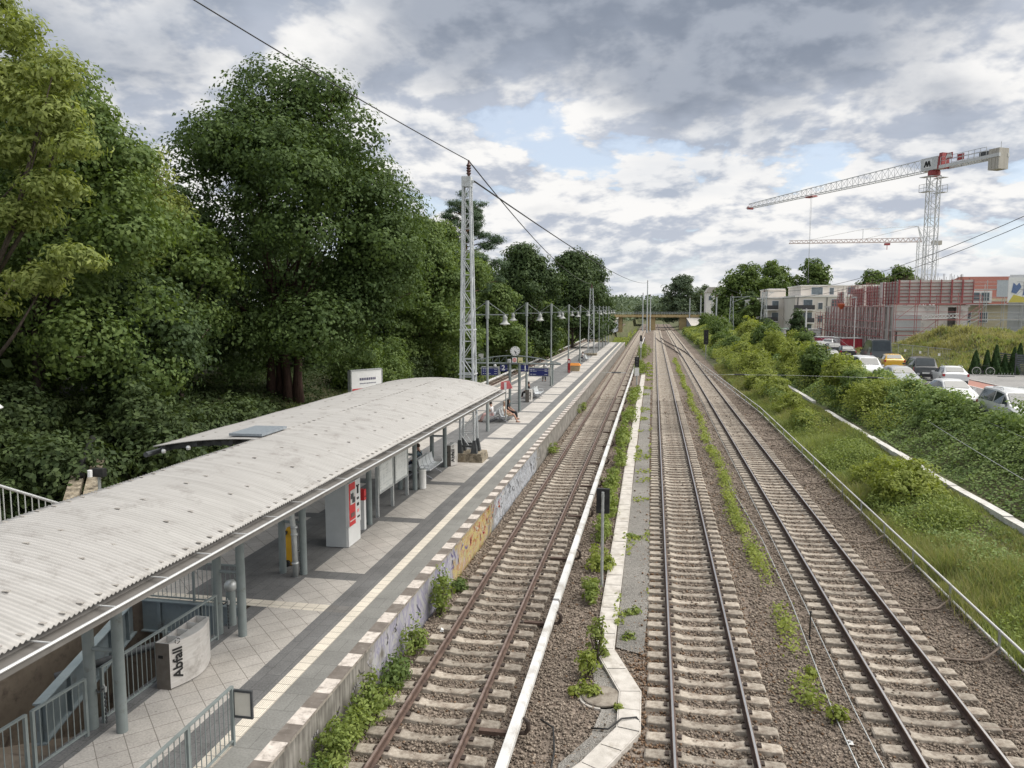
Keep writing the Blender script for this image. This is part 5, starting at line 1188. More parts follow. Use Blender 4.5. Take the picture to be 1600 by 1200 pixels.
    for j in range(6):
        th = j/5*math.pi*0.62; R.append([(hd[0]+0.098*math.sin(th)*math.cos(q), hd[1]-0.012+(0.112 if math.sin(q) > 0 and th > 1.0 else 0.115)*math.sin(th)*math.sin(q)*(0.72 if math.sin(q) > 0 and th > 1.1 else 1.0), hd[2]+0.045+0.122*math.cos(th)) for q in np.linspace(0,2*math.pi,13)[:-1]])
    if hairlen: R.append([(hd[0]+0.10*math.cos(q), hd[1]-0.04+0.075*math.sin(q)-0.02, hd[2]-hairlen) for q in np.linspace(0,2*math.pi,13)[:-1]])
    hm.ring(R, caps=True).build('hair', hair, t, smooth=True, world=False)
    ey = MB()
    for s in (-1,1): ey.lathe((hd[0]+s*0.033,hd[1]+0.082,hd[2]+0.028),[(0.004,0),(0.011,0.006),(0.011,0.012),(0.004,0.018)],6)
    ey.build('eye', M_INK, t, world=False); MB().cbox((hd[0],hd[1]+0.078,hd[2]-0.05),(0.045,0.012,0.010)).build('mouth', mat('lips',(0.25,0.09,0.08),(0.28,0.1,0.09)), t, world=False)
    if strap is not None: MB().tube([(-0.14,ch[1]+0.10,ch[2]+0.16),(-0.15,ch[1]-0.02,ch[2]+0.20),(-0.14,ch[1]-0.15,ch[2]+0.05),(-0.02,ch[1]-0.17,ch[2]-0.15),(0.12,ch[1]-0.13,ch[2]-0.28)],0.024,6).build('shoulder_strap', strap, t, world=False, smooth=True)
    return t
H_DARK = mat('hair_dark', (0.012,0.010,0.009), (0.03,0.025,0.02), rough=0.6); H_GREY = mat('hair_sparse_grey', (0.30,0.22,0.17), (0.38,0.29,0.23), rough=0.7); H_BROWN = mat('hair_brown', (0.035,0.02,0.014), (0.06,0.035,0.025), rough=0.6)
C_BLUE = cloth('grey_blue', (0.10,0.145,0.175)); C_BLACK = cloth('black', (0.012,0.012,0.014)); C_NAVY = cloth('navy', (0.02,0.025,0.045)); C_BEIGE = cloth('beige', (0.50,0.43,0.36)); C_KHAKI = cloth('khaki', (0.36,0.27,0.19)); C_WHITE = cloth('white', (0.62,0.60,0.60)); C_PINK = cloth('pink', (0.55,0.36,0.34)); C_BROWN = cloth('brown', (0.10,0.055,0.04))
person('short haired man in a grey blue shirt with a dark strap sitting under the canopy', (-10.14,31.5,PZ-0.02), rad(90), 'sit', C_BLUE, C_NAVY, H_BROWN, C_BLACK, lean=0.06, strap=C_BLACK)
person('older man in beige shirt and shorts with bare legs stretched from the bench', (-9.28,47.15,PZ-0.02), rad(-90), 'sit', C_BEIGE, C_KHAKI, H_GREY, C_BROWN, legs='short', knees=(0.07,0.10), lean=-0.05)
person('dark haired person in white and pink seated on the far side of the second bench', (-10.16,46.9,PZ-0.02), rad(90), 'sit', C_WHITE, C_PINK, H_DARK, C_BLACK, lean=0.08, knees=(0.05,0.12), legs='long')
person('long haired woman in black sitting behind the older man', (-9.30,48.35,PZ-0.02), rad(-90), 'sit', C_BLACK, C_BLACK, H_DARK, C_BLACK, hairlen=0.2)
person('person in white top and dark trousers standing behind the right display board', (-10.75,74.6,PZ), rad(160), 'stand', C_WHITE, C_BLACK, H_DARK, C_BLACK)
person('person all in black on the bench behind the steel bin', (-10.0,60.2,PZ-0.02), rad(90), 'sit', C_BLACK, C_BLACK, H_DARK, C_WHITE, sleeves='long')
person('small far person in white sitting near the second lattice mast', (-9.66,104.2,PZ-0.02), rad(90), 'sit', C_WHITE, C_NAVY, H_DARK, C_BLACK)
# ---------------------------------------------------------------- signals
def back_signal():
    t = thing('track_signal', 'small black signal seen from behind on a light post by the trough', 'signal', (-1.42,22.4,-0.1))
    MB().cyl((-1.42,22.4,-0.1),(-1.42,22.4,2.9),0.045,0.045,10).build('post', M_GALV, t, smooth=True, auto=40)
    MB().box((-1.62,22.45,2.22),(-1.22,22.57,2.98)).build('backplate', M_BLACK, t)
    m = MB()
    for z in (2.38,2.60,2.82):
        for s in (-0.1, 0.1): m.lathe((-1.42+s,22.62,z-0.04),[(0.05,0),(0.06,0.04),(0.05,0.08)],10)
    m.build('lamp_housing', M_BLACK, t); MB().box((-1.47,22.38,2.3),(-1.37,22.46,2.36)).box((-1.47,22.38,2.75),(-1.37,22.46,2.81)).build('clamp', M_GALV, t)
back_signal()
def far_signal(label, x, y, z0, h, w, hh, white=False):
    t = thing('track_signal', label, 'signal', (x,y,z0)); MB().cyl((x,y,z0-0.2),(x,y,z0+h),0.09,0.08,8).build('post', M_GALV, t)
    b = MB().box((x-w/2,y-0.1,z0+h-hh),(x+w/2,y+0.1,z0+h)); b.build('backplate', M_BLACK, t)
    if white: MB().box((x-w/2,y-0.1,z0+h-hh-1.0),(x+w/2,y-0.02,z0+h-hh-0.1)).build('white_plate', M_SIGNW, t)
    m = MB()
    for k in range(3): m.disc((x,y-0.16,z0+h-hh*(0.2+0.3*k)),(0,1,0),0.11,10,0,0.06)
    m.build('lens', M_DARKST, t)
far_signal('tall black signal beside the pipe railing near the bridge', 5.35+3.2, 128, 0.0, 4.9, 0.75, 2.4)
far_signal('black and white signal between the platform track and the weeds', -1.75, 84, 0.0, 3.1, 0.5, 1.1, True)
far_signal('slim signal post with white boxes farther along the weeds', -1.9, 118, 0.0, 4.3, 0.35, 0.9, True)
# ---------------------------------------------------------------- overhead wires
def wire(label, a, b, sag=0.0, r=0.02, n=14, m=M_BLACK):
    A, B = Vector(a), Vector(b); P = []
    for i in range(n+1):
        u = i/n; p = A.lerp(B, u); p.z -= sag*4*u*(1-u); P.append(tuple(p))
    return tag(MB().tube(P, r, 5).build('overhead_wire', m), label, 'wire', 'overhead wires')
TOP = (MX+0.08, MY, MZ+1.12)
WS = (-13.65, 20.0, 17.54)
# the wire that comes from above the camera to the mast head
wire('dark overhead wire falling from the top of the picture to the mast insulator', WS, TOP, 0.1, 0.022)
wire('overhead wire from the mast insulator down along the row of trees', TOP, (-9.58,117.7,12.2), 1.2, 0.03, 24)
wire('second overhead wire from the mast head towards the bridge', (MX+0.35,MY,MZ+0.17), (-2.35,268,17.4), 1.6, 0.04, 30)
wire('overhead wire hanging high at the right, the upper of two', (37.0,68,19.8), (23.6,172,12.2), 3.0, 0.035, 24)
wire('overhead wire hanging high at the right, the lower of two', (37.0,71,18.6), (21.2,262,16.7), 7.0, 0.035, 24)
wire('thin pale wire sagging low over the embankment shrubs, upper one', (13.6,20.0,3.3), (22.5,104,5.6), 1.0, 0.012, 24, M_GALV)
wire('thin pale wire sagging low over the embankment shrubs, lower one', (11.9,19.0,2.5), (21.0,104,5.2), 1.0, 0.012, 24, M_GALV)
def span():
    t = thing('cross_span', 'thin cross wire with black rod insulators spanning all tracks', 'wire', (0,35.6,5.4))
    MB().tube([(MX+0.4,35.4,5.55),(0,35.6,5.38),(6,35.6,5.42),(14.5,35.6,5.30)], 0.0045, 5).build('span_wire', M_GALV, t)
    for x, z in ((-1.7,5.42),(3.9,5.41),(9.6,5.37)):
        MB().cyl((x-0.22,35.6,z),(x+0.22,35.6,z),0.036,0.036,8).build('rod_insulator', M_BLACK, t); MB().cyl((x-0.45,35.6,z),(x-0.22,35.6,z),0.012,0.012,6).cyl((x+0.22,35.6,z),(x+0.45,35.6,z),0.012,0.012,6).build('end_fitting', M_GALV, t)
span()
# ---------------------------------------------------------------- pipe railing on the right
M_PIPE = mat('pipe_pale', (0.50,0.50,0.48), (0.66,0.66,0.64), rough=0.5, metal=0.3, scale=30, stretch=(1,12,1))
M_ROD = mat('rusty_rod', (0.16,0.125,0.10), (0.25,0.20,0.165), rough=0.7)
def pipe_rail():
    t = thing('pipe_railing', 'double pale pipe railing on bent rods along the right track', 'railing', (8.5,30,0), None)
    ys = [9.7+3.13*i for i in range(36)]
    for x, z in ((8.50,0.15),(8.46,0.58)):
        MB().tube([(x+(0 if y < 62 else -(y-62)*0.035),y,z) for y in (0,20,40,62,80,120)], 0.034, 8).build('pipe', M_PIPE, t, smooth=True)
    for y in ys:
        dx = 0 if y < 62 else -(y-62)*0.035
        m = MB(); m.tube([(6.55,y,-0.02),(7.75+dx*0.5,y,-0.02),(8.02+dx,y+0.10,0.0),(8.42+dx,y+0.42,0.14),(8.46+dx,y+0.45,0.2)], 0.026, 6); m.build('bent_rod', M_ROD, t)
        MB().bar((8.47+dx,y+0.45,-0.05),(8.45+dx,y+0.45,0.62),0.05,0.05,up=(0,1,0)).build('post', M_GALV, t)
pipe_rail()
# ---------------------------------------------------------------- far bridge
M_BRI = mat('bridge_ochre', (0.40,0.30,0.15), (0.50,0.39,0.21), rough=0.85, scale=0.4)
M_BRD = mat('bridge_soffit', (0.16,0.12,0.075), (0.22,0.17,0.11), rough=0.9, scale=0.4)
def bridge():
    Y = 305; t = thing('road_bridge', 'low ochre road bridge crossing the railway in the distance', 'bridge', (0,Y,0))
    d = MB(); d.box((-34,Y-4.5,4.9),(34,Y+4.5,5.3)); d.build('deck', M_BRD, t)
    MB().box((-34,Y-4.7,5.0),(34,Y-4.5,5.95)).box((-34,Y+4.5,5.0),(34,Y+4.7,5.95)).build('edge_beam', M_BRI, t)
    for x0, x1 in ((-17.3,-12.4),(-2.9,0.6),(9.8,14.6)): MB().box((x0,Y-3.8,-1),(x1,Y+3.8,4.9)).build('pier', M_BRI, t)
    r = MB()
    for z in (6.45, 6.95): r.box((-34,Y-4.64,z),(34,Y-4.58,z+0.07)); r.box((-34,Y+4.58,z),(34,Y+4.64,z+0.07))
    x = -34
    while x < 34: r.box((x,Y-4.64,5.95),(x+0.09,Y-4.58,7.0)); x += 1.0
    r.build('parapet_rail', M_MASTF, t)
    for nm, xa, lab in (('',-16.8,'grey graffiti abutment wall under the left end of the bridge'),('',15.5,'pale graffiti abutment wall under the right end of the bridge')):
        a = thing('abutment_wall', lab, 'wall', (xa,Y-14,0), 'abutments under the bridge')
        MB().hexa([(xa-2,Y-24,-0.5),(xa+2,Y-24,-0.5),(xa+3,Y-4.8,-0.5),(xa-3,Y-4.8,-0.5),(xa-2,Y-24,2.0),(xa+2,Y-24,2.0),(xa+3,Y-4.8,4.6),(xa-3,Y-4.8,4.6)]).build('wall', mat('graffiti_grey',(0.22,0.24,0.28),(0.52,0.55,0.60),rough=0.9,scale=0.9,wear=((0.06,0.07,0.10),0.6,0.8)), a); MB().hexa([(xa-2.1,Y-24.1,2.0),(xa+2.1,Y-24.1,2.0),(xa+3.1,Y-4.85,4.6),(xa-3.1,Y-4.85,4.6),(xa-2.1,Y-24.1,2.2),(xa+2.1,Y-24.1,2.2),(xa+3.1,Y-4.85,4.85),(xa-3.1,Y-4.85,4.85)]).build('coping', M_TROUGH, a)
bridge()
# ================================================================ street, cars
ST = 2.7
M_ASPH = mat('asphalt', (0.135,0.135,0.135), (0.19,0.188,0.185), rough=0.9, scale=1.2, detail=10, bump=0.2, bscale=60)
M_PAVE = tile_mat('pavement_slabs', (0.30,0.295,0.285), (0.26,0.255,0.25), (0.17,0.165,0.16), 0.5, 0.5, 0, msize=0.012)
M_BIKE = mat('bike_lane_red', (0.30,0.145,0.115), (0.37,0.19,0.15), rough=0.85, scale=1.5)
M_KERB = mat('kerb_stone', (0.36,0.35,0.33), (0.46,0.45,0.43), rough=0.9)
sheet('road', 15.9, 23.2, 18, 165, ST+0.01, M_ASPH)
sheet('bicycle_lane', 23.2, 25.0, 18, 165, ST+0.014, M_BIKE)
structure(MB().box((25.0,18,ST-0.2),(25.15,165,ST+0.09)).build('kerb', M_KERB))
sheet('pavement', 25.15, 31.2, 18, 80, ST+0.085, M_PAVE)
structure(MB().box((25.4,56.6,ST+0.088),(27.2,57.0,ST+0.092)).box((23.15,18,ST+0.016),(23.24,165,ST+0.020)).build('road_marking', M_SIGNW))
M_TYRE = mat('tyre', (0.012,0.012,0.013), (0.025,0.025,0.025), rough=0.85)
M_RIM = mat('wheel_rim', (0.32,0.33,0.34), (0.42,0.43,0.44), rough=0.35, metal=0.6)
M_CGLASS = glass('car_glass', (0.03,0.038,0.042), 0.05)
M_TAIL = mat('tail_light', (0.30,0.015,0.015), (0.38,0.03,0.03), rough=0.2)
M_HEAD = mat('head_light', (0.5,0.52,0.54), (0.6,0.62,0.64), rough=0.1)
M_TRIM = mat('black_trim', (0.016,0.016,0.017), (0.028,0.028,0.03), rough=0.6)
M_PLATE = mat('number_plate', (0.60,0.61,0.60), (0.64,0.65,0.64), rough=0.5)
def paint(nm, c, rough=0.3): return mat('paint_'+nm, c, tuple(v*0.94 for v in c), rough=rough, spec=0.5, scale=1.5, coat=0.6)
TYPES = {   # y, half width, z belt, half width of roof, z roof ; then index of windscreen foot/top and rear glass top/foot
 'hatch': (4.1, [(2.05,.62,.50,.50,.58),(1.9,.82,.66,.66,.76),(1.15,.875,.90,.72,.97),(.80,.875,.94,.74,1.03),(.10,.875,.97,.60,1.44),(-.5,.875,.99,.60,1.50),(-1.3,.87,1.02,.57,1.46),(-1.82,.85,1.03,.64,1.10),(-2.02,.82,.95,.70,1.0),(-2.06,.78,.6,.68,.75)], (3,4,6,7)),
 'suv':   (4.1, [(2.05,.66,.60,.55,.70),(1.9,.86,.80,.70,.90),(1.15,.90,1.0,.74,1.08),(.80,.90,1.04,.76,1.12),(.15,.90,1.06,.63,1.52),(-.5,.90,1.08,.63,1.58),(-1.4,.89,1.10,.61,1.54),(-1.85,.87,1.12,.68,1.18),(-2.02,.84,1.0,.74,1.08),(-2.06,.80,.65,.72,.8)], (3,4,6,7)),
 'mpv':   (4.7, [(2.35,.66,.58,.55,.68),(2.2,.86,.76,.70,.88),(1.5,.90,1.02,.74,1.10),(1.15,.90,1.06,.76,1.14),(.45,.90,1.10,.68,1.72),(-.4,.90,1.12,.69,1.82),(-1.9,.90,1.12,.68,1.78),(-2.28,.88,1.08,.76,1.12),(-2.34,.87,1.0,.80,1.06),(-2.37,.84,.6,.78,.8)], (3,4,6,7)),
 'van':   (5.9, [(2.95,.75,.75,.6,.85),(2.8,.96,1.0,.8,1.12),(2.2,1.0,1.28,.84,1.36),(1.95,1.0,1.32,.86,1.42),(1.15,1.0,1.36,.80,2.30),(0,1.0,1.38,.84,2.62),(-2.6,1.0,1.38,.84,2.60),(-2.88,.99,1.36,.88,1.42),(-2.92,.99,1.2,.92,1.3),(-2.95,.98,.6,.94,.8)], (3,4,6,7)),
}
def car(name, label, x, y, rz, typ, pm, cat='car', group='cars parked along the street', win=M_CGLASS, side_win=True, roof=None, z=ST, clad=False, rails=False, rear_pm=None):
    L, S, (w0,w1,r0,r1) = TYPES[typ]; t = thing(name, label, cat, (x,y,z+0.012), group, rz); rr = {'van':0.36}.get(typ, 0.325)
    rings = []
    for yy, w, zb, rw, zr in S:
        zl = 0.26 if abs(yy) < L/2-0.2 else 0.34
        rings.append([(-w*0.90,yy,zl),(-w,yy,zl+0.12),(-w*1.0,yy,(zl+zb)/2+0.05),(-w*0.97,yy,zb),(-rw-0.01,yy,zr-0.05*(zr-zb > 0.2)),(-rw*0.86,yy,zr),(0,yy,zr+0.02),(rw*0.86,yy,zr),(rw+0.01,yy,zr-0.05*(zr-zb > 0.2)),(w*0.97,yy,zb),(w,yy,(zl+zb)/2+0.05),(w,yy,zl+0.12),(w*0.90,yy,zl)])
    body = MB().ring(rings, caps=True); bo = body.build('body', [pm]+([rear_pm] if rear_pm else []), t, smooth=True, auto=32, world=False)
    if rear_pm:
        me = bo.data
        for p in me.polygons:
            c = p.center
            if c.y < -0.55: p.material_index = 1
    # wheels
    for sx in (-1,1):
        for wy in (S[2][0]+0.15, -L/2+0.80):
            W = MB(); xx = sx*(S[4][1]-0.20); W.lathe((0,0,0),[(rr*0.62,0),(rr*0.95,0.01),(rr,0.05),(rr,0.17),(rr*0.95,0.215),(rr*0.62,0.22)],18)
            W.v = [(xx+sx*zz, wy+b, rr+a) for a,b,zz in W.v]; w_ = W.build('wheel', M_TYRE, t, world=False)
            R = MB().lathe((0,0,0),[(rr*0.60,0),(rr*0.60,0.215),(rr*0.5,0.205),(rr*0.18,0.19),(0.0,0.20)],12); R.v = [(xx+sx*zz*1.03, wy+b, rr+a) for a,b,zz in R.v]; R.build('rim', M_RIM, w_, world=False)
            A = MB(); pts = [(sx*(S[4][1]-0.02), wy+(rr+0.07)*math.cos(q), rr+(rr+0.07)*math.sin(q)) for q in np.linspace(-0.1, math.pi+0.1, 12)]; A.tube(pts, 0.035 if clad else 0.03, 5); A.build('wheel_arch', M_TRIM, t, world=False)
    def P(i, side, f, off=0.012):
        yy, w, zb, rw, zr = S[i]; a = Vector((side*w*0.97,yy,zb)); b = Vector((side*(rw+0.01),yy,zr-0.05)); p = a.lerp(b, f); n = Vector((abs(b.z-a.z),0,w*0.97-rw)).normalized(); return (p.x+side*n.x*off, p.y, p.z+n.z*off)
    for sd in (-1,1):
        idx = list(range(w0+0, r1+1)) if side_win else [w0, w1]
        for a, b in zip(idx[:-1], idx[1:]):
            A0, A1 = P(a,sd,0.06), P(a,sd,0.88 if a != w0 else 0.12); B0, B1 = P(b,sd,0.06), P(b,sd,0.88 if b != r1 else 0.15)
            u0 = 0.05 if a != w0 else 0.22; u1 = 0.95 if b != r1 else 0.55
            q = [tuple(Vector(A0).lerp(Vector(B0),u0)), tuple(Vector(A0).lerp(Vector(B0),u1)), tuple(Vector(A1).lerp(Vector(B1),u1)), tuple(Vector(A1).lerp(Vector(B1),u0))]
            if not side_win: q = [tuple(Vector(A0).lerp(Vector(B0),0.25)), B0, B1, tuple(Vector(A1).lerp(Vector(B1),0.25))]
            MB().add(q, [(0,1,2,3) if sd < 0 else (3,2,1,0)]).build('side_window', win, t, world=False)
    for (i, j, nm) in ((w0,w1,'windscreen'),(r1,r0,'rear_window')):
        a, b = S[i], S[j]; ya, za = a[0], a[4]; yb, zb_ = b[0], b[4]; sg = 1 if nm == 'windscreen' else -1
        n = Vector((0, sg*abs(zb_-za), abs(ya-yb))).normalized()*0.02
        lo, hi = 0.08, 0.90
        q = []
        for f, sx in ((lo,-1),(lo,1),(hi,1),(hi,-1)):
            rw = (a[3]+(b[3]-a[3])*f)*0.90; q.append((sx*rw, ya+(yb-ya)*f+n.y, za+(zb_-za)*f+n.z+0.012))
        MB().add(q, [(0,1,2,3) if sg < 0 else (3,2,1,0)]).build(nm, win, t, world=False)
    e = S[-2]; yb = S[-1][0]
    for sx in (-1,1):
        h = {'van':0.55,'mpv':0.5}.get(typ,0.18); zt = S[7][2]-0.02
        MB().hexa([(sx*S[7][1]*0.99-0.13*(sx > 0),yb-0.0,zt-h),(sx*S[7][1]*0.99+0.13*(sx < 0),yb-0.0,zt-h),(sx*S[7][1]*0.99+0.13*(sx < 0),S[7][0]+0.12,zt-h),(sx*S[7][1]*0.99-0.13*(sx > 0),S[7][0]+0.12,zt-h),(sx*S[7][1]-0.15*(sx > 0),yb+0.04,zt),(sx*S[7][1]+0.15*(sx < 0),yb+0.04,zt),(sx*S[7][1]+0.13*(sx < 0),S[7][0]+0.10,zt),(sx*S[7][1]-0.13*(sx > 0),S[7][0]+0.10,zt)]).build('tail_light', M_TAIL, t, world=False)
        f = S[1]; MB().hexa([(sx*f[1]-0.28*(sx > 0),f[0]-0.05,f[2]-0.10),(sx*f[1]+0.28*(sx < 0),f[0]-0.05,f[2]-0.10),(sx*f[1]*0.98+0.25*(sx < 0),f[0]+0.10,f[2]-0.12),(sx*f[1]*0.98-0.25*(sx > 0),f[0]+0.10,f[2]-0.12),(sx*f[1]-0.28*(sx > 0),f[0]-0.10,f[2]+0.04),(sx*f[1]+0.28*(sx < 0),f[0]-0.10,f[2]+0.04),(sx*f[1]*0.98+0.25*(sx < 0),f[0]+0.06,f[2]+0.02),(sx*f[1]*0.98-0.25*(sx > 0),f[0]+0.06,f[2]+0.02)]).build('headlight', M_HEAD, t, world=False)
        MB().cbox((sx*(S[4][1]+0.09),S[3][0]-0.25,S[3][2]+0.06),(0.18,0.12,0.13)).build('door_mirror', pm if typ != 'van' else M_TRIM, t, world=False)
    MB().box((-S[-1][1]*0.97,yb-0.05,0.30),(S[-1][1]*0.97,yb+0.1,0.52)).build('rear_bumper', M_TRIM if (clad or typ == 'van') else pm, t, world=False)
    MB().box((-0.26,yb-0.065,0.56),(0.26,yb-0.045,0.67)).build('number_plate', M_PLATE, t, world=False)
    MB().box((-S[0][1],S[0][0]-0.05,0.32),(S[0][1],S[0][0]+0.03,0.50)).build('front_bumper', M_TRIM, t, world=False)
    if rails:
        for sx in (-1,1): MB().tube([(sx*0.56,0.0,S[4][4]+0.0),(sx*0.57,-0.1,S[5][4]+0.05),(sx*0.57,-1.1,S[6][4]+0.06),(sx*0.56,-1.25,S[6][4]+0.0)],0.02,5).build('roof_rail', M_GALV, t, world=False)
    return t
P_WHITE = paint('white', (0.66,0.67,0.67)); P_GREY = paint('anthracite', (0.055,0.06,0.065)); P_VAN = paint('van_grey', (0.060,0.072,0.078)); P_YEL = paint('yellow', (0.68,0.40,0.025)); P_CREAM = paint('cream', (0.62,0.60,0.48)); P_SILV = paint('silver', (0.36,0.38,0.39)); P_BLACK = paint('black', (0.012,0.012,0.014)); P_DBLUE = paint('dark_blue', (0.02,0.025,0.04)); P_REDC = paint('dark_red', (0.16,0.02,0.025))
car('hatchback_car', 'white hatchback with black lower cladding seen from behind on the street', 21.75, 60.9, rad(-7), 'hatch', P_WHITE, clad=True, rails=True)
car('estate_van', 'dark grey people carrier right behind the white hatchback', 21.55, 66.8, rad(-6), 'mpv', P_GREY, clad=True)
car('small_suv', 'yellow and cream small car in front of the dark people carrier', 21.6, 74.6, rad(-6), 'suv', P_CREAM, rear_pm=P_YEL)
car('delivery_van', 'tall dark grey delivery van with closed rear doors', 22.4, 82.5, rad(-4), 'van', P_VAN, 'van', side_win=False)
car('estate_car', 'white car nearest the camera, half hidden behind the ivy hedge', 17.35, 40.0, rad(180), 'mpv', P_WHITE, rails=True)
car('hatchback_car', 'white car whose roof shows over the hedge behind the nearest one', 17.6, 48.6, rad(180), 'hatch', P_WHITE)
car('hatchback_car', 'pale silver car with only its roof above the hedge beside the people carrier', 17.5, 58.0, rad(180), 'suv', P_SILV)
car('estate_car', 'white car with a large windscreen facing us beside the yellow car', 17.3, 66.0, rad(180), 'mpv', P_WHITE)
car('hatchback_car', 'dark car just beyond the grey delivery van', 21.6, 91.5, rad(-3), 'hatch', P_BLACK)
car('hatchback_car', 'black car two places beyond the grey delivery van', 21.6, 98.0, rad(-3), 'suv', P_BLACK)
car('hatchback_car', 'silver car in the row beyond the delivery van', 21.4, 104.5, rad(-3), 'hatch', P_SILV)
car('hatchback_car', 'dark blue car in the far row along the shrubs', 18.0, 82.0, rad(180), 'hatch', P_DBLUE)
car('estate_car', 'silver estate farthest left in the street row', 18.2, 92.5, rad(180), 'mpv', P_SILV)
car('hatchback_car', 'dark red car at the far end of the street row', 18.8, 102.0, rad(180), 'hatch', P_REDC)
car('hatchback_car', 'white car beside the building site entrance', 24.3, 112.0, rad(-20), 'hatch', P_WHITE)
def bicycle():
    x, y, z = 27.5, 69.6, ST+0.09; t = thing('bicycle', 'dark bicycle with pale tyres leaning by the conical thujas', 'bicycle', (x,y,z)); r = 0.34
    for wx in (-0.53, 0.53):
        tyre = MB(); tyre.tube([(x+wx+r*math.cos(a), y, z+r+r*math.sin(a)) for a in np.linspace(0, 2*math.pi, 25)], 0.022, 6, caps=False); w = tyre.build('wheel', mat('pale_tyre',(0.45,0.44,0.42),(0.52,0.51,0.49)), t)
        sp = MB()
        for k in range(10): a = k*math.pi/5; sp.bar((x+wx,y,z+r),(x+wx+r*math.cos(a),y,z+r+r*math.sin(a)),0.006,0.006,up=(0,1,0))
        sp.build('spoke', M_GALV, w)
    f = MB(); A=(x-0.53,y,z+r); B=(x-0.05,y,z+0.28); C=(x-0.18,y,z+0.80); D=(x+0.35,y,z+0.82); E_=(x+0.53,y,z+r)
    for p,q in ((A,B),(A,C),(B,C),(B,D),(C,D),(D,E_)): f.cyl(p,q,0.018,0.018,6)
    f.build('frame', M_BLACK, t); MB().tube([(x+0.33,y-0.28,z+0.98),(x+0.38,y,z+1.0),(x+0.33,y+0.28,z+0.98)],0.015,6).cyl((x+0.35,y,z+0.82),(x+0.38,y,z+1.0),0.016,0.016,6).build('handlebar', M_BLACK, t)
    MB().hexa([(x-0.36,y-0.08,z+0.93),(x-0.1,y-0.03,z+0.93),(x-0.1,y+0.03,z+0.93),(x-0.36,y+0.08,z+0.93),(x-0.34,y-0.06,z+0.98),(x-0.1,y-0.02,z+0.97),(x-0.1,y+0.02,z+0.97),(x-0.34,y+0.06,z+0.98)]).cyl(C,(x-0.2,y,z+0.93),0.014,0.014,6).build('saddle', M_BLACK, t)
    MB().cbox((x-0.05,y,z+0.28),(0.2,0.05,0.2)).build('chain_guard', M_BLACK, t)
    k = thing('bicycle_rack', 'low grey bicycle rack on the pavement beside the bicycle', 'bicycle rack', (28.6,68.6,z)); m = MB()
    for i in range(6): m.tube([(28.3+i*0.22,68.6,z),(28.3+i*0.22,68.6,z+0.28),(28.36+i*0.22,68.75,z+0.30),(28.36+i*0.22,68.75,z)],0.012,5)
    m.build('hoop', M_GALV, k); MB().box((28.25,68.55,z),(29.5,68.8,z+0.03)).build('base_bar', M_DARKST, k)
bicycle()
def shed():
    t = thing('slatted_bin_store', 'dark grey slatted bin store at the right picture edge', 'bin store', (31.0,71.2,ST)); sl = mat('slat_grey',(0.06,0.068,0.08),(0.10,0.108,0.12),rough=0.6)
    for (a, b) in (((30.35,70.6),(30.35,74.0)),((30.35,70.6),(34.5,70.2))):
        m = MB()
        for i in range(10): m.bar((a[0],a[1],ST+0.18+i*0.175),(b[0],b[1],ST+0.18+i*0.175),0.03,0.13)
        m.build('slat_wall', sl, t)
    for p in ((30.35,70.6),(34.5,70.2),(30.35,74.0)): MB().bar((p[0],p[1]-0.0,ST),(p[0],p[1],ST+1.95),0.1,0.1,up=(0,1,0)).build('post', M_DARKST, t)
    s = thing('bus_stop_sign', 'dark framed board on a post in front of the slatted bin store', 'sign', (30.2,66.8,ST)); MB().box((30.1,66.75,ST),(30.2,66.85,ST+1.7)).build('post', M_DARKST, s); MB().box((30.2,66.78,ST+0.7),(31.2,66.84,ST+1.6)).build('board', M_DARKST, s)
shed()
# ---------------------------------------------------------------- cable duct on the embankment
def duct():
    t = thing('cable_duct', 'white concrete cable duct running up the green embankment', 'cable duct', (12.7,40,0.8)); m = mat('duct_white',(0.56,0.55,0.52),(0.68,0.67,0.64),rough=0.85,scale=2,wear=((0.36,0.34,0.29),0.45,1.5))
    b = MB(); y = 24.0; rng = random.Random(4); i = 0
    while y < 108:
        L = 2.4 if y < 60 else 4.8
        x0 = 12.48 + 0.16*math.sin(y*0.11); x1 = 12.48 + 0.16*math.sin((y+L)*0.11); dz = rng.uniform(-0.03,0.03); z = 1.10+dz
        if not (57.0 < y < 60.5): b.hexa([(x0-0.17,y,z-0.7),(x0+0.17,y,z-0.7),(x1+0.17,y+L-0.03,z-0.7),(x1-0.17,y+L-0.03,z-0.7),(x0-0.17,y,z+0.02),(x0+0.17,y,z+0.02),(x1+0.17,y+L-0.03,z+0.02+dz),(x1-0.17,y+L-0.03,z+0.02+dz)])
        y += L; i += 1
    b.build('lid_row', m, t)['kind'] = 'stuff'; MB().box((12.15,24,0.1),(12.8,108,0.40)).build('bed', M_TROUGH, t)
duct()
# ================================================================ building site
M_REDST = mat('formwork_red', (0.27,0.065,0.068), (0.38,0.12,0.12), rough=0.6, scale=2, wear=((0.30,0.2,0.19),0.3,1))
M_SCAF = mat('scaffold_red', (0.36,0.12,0.12), (0.48,0.22,0.21), rough=0.6, scale=0.6)
M_SCAFG = mat('scaffold_grey', (0.42,0.43,0.43), (0.54,0.55,0.55), rough=0.5, metal=0.3)
M_RAW = mat('raw_concrete', (0.60,0.585,0.555), (0.72,0.70,0.67), rough=0.9, scale=0.35, detail=10, wear=((0.26,0.245,0.225),0.4,0.4))
M_PLY = mat('form_panel', (0.52,0.50,0.47), (0.62,0.60,0.56), rough=0.8, scale=0.6)
M_VOID = mat('dark_interior', (0.10,0.095,0.09), (0.17,0.16,0.15), rough=0.9)
M_SLABC = mat('slab_edge', (0.56,0.545,0.52), (0.68,0.66,0.63), rough=0.9)
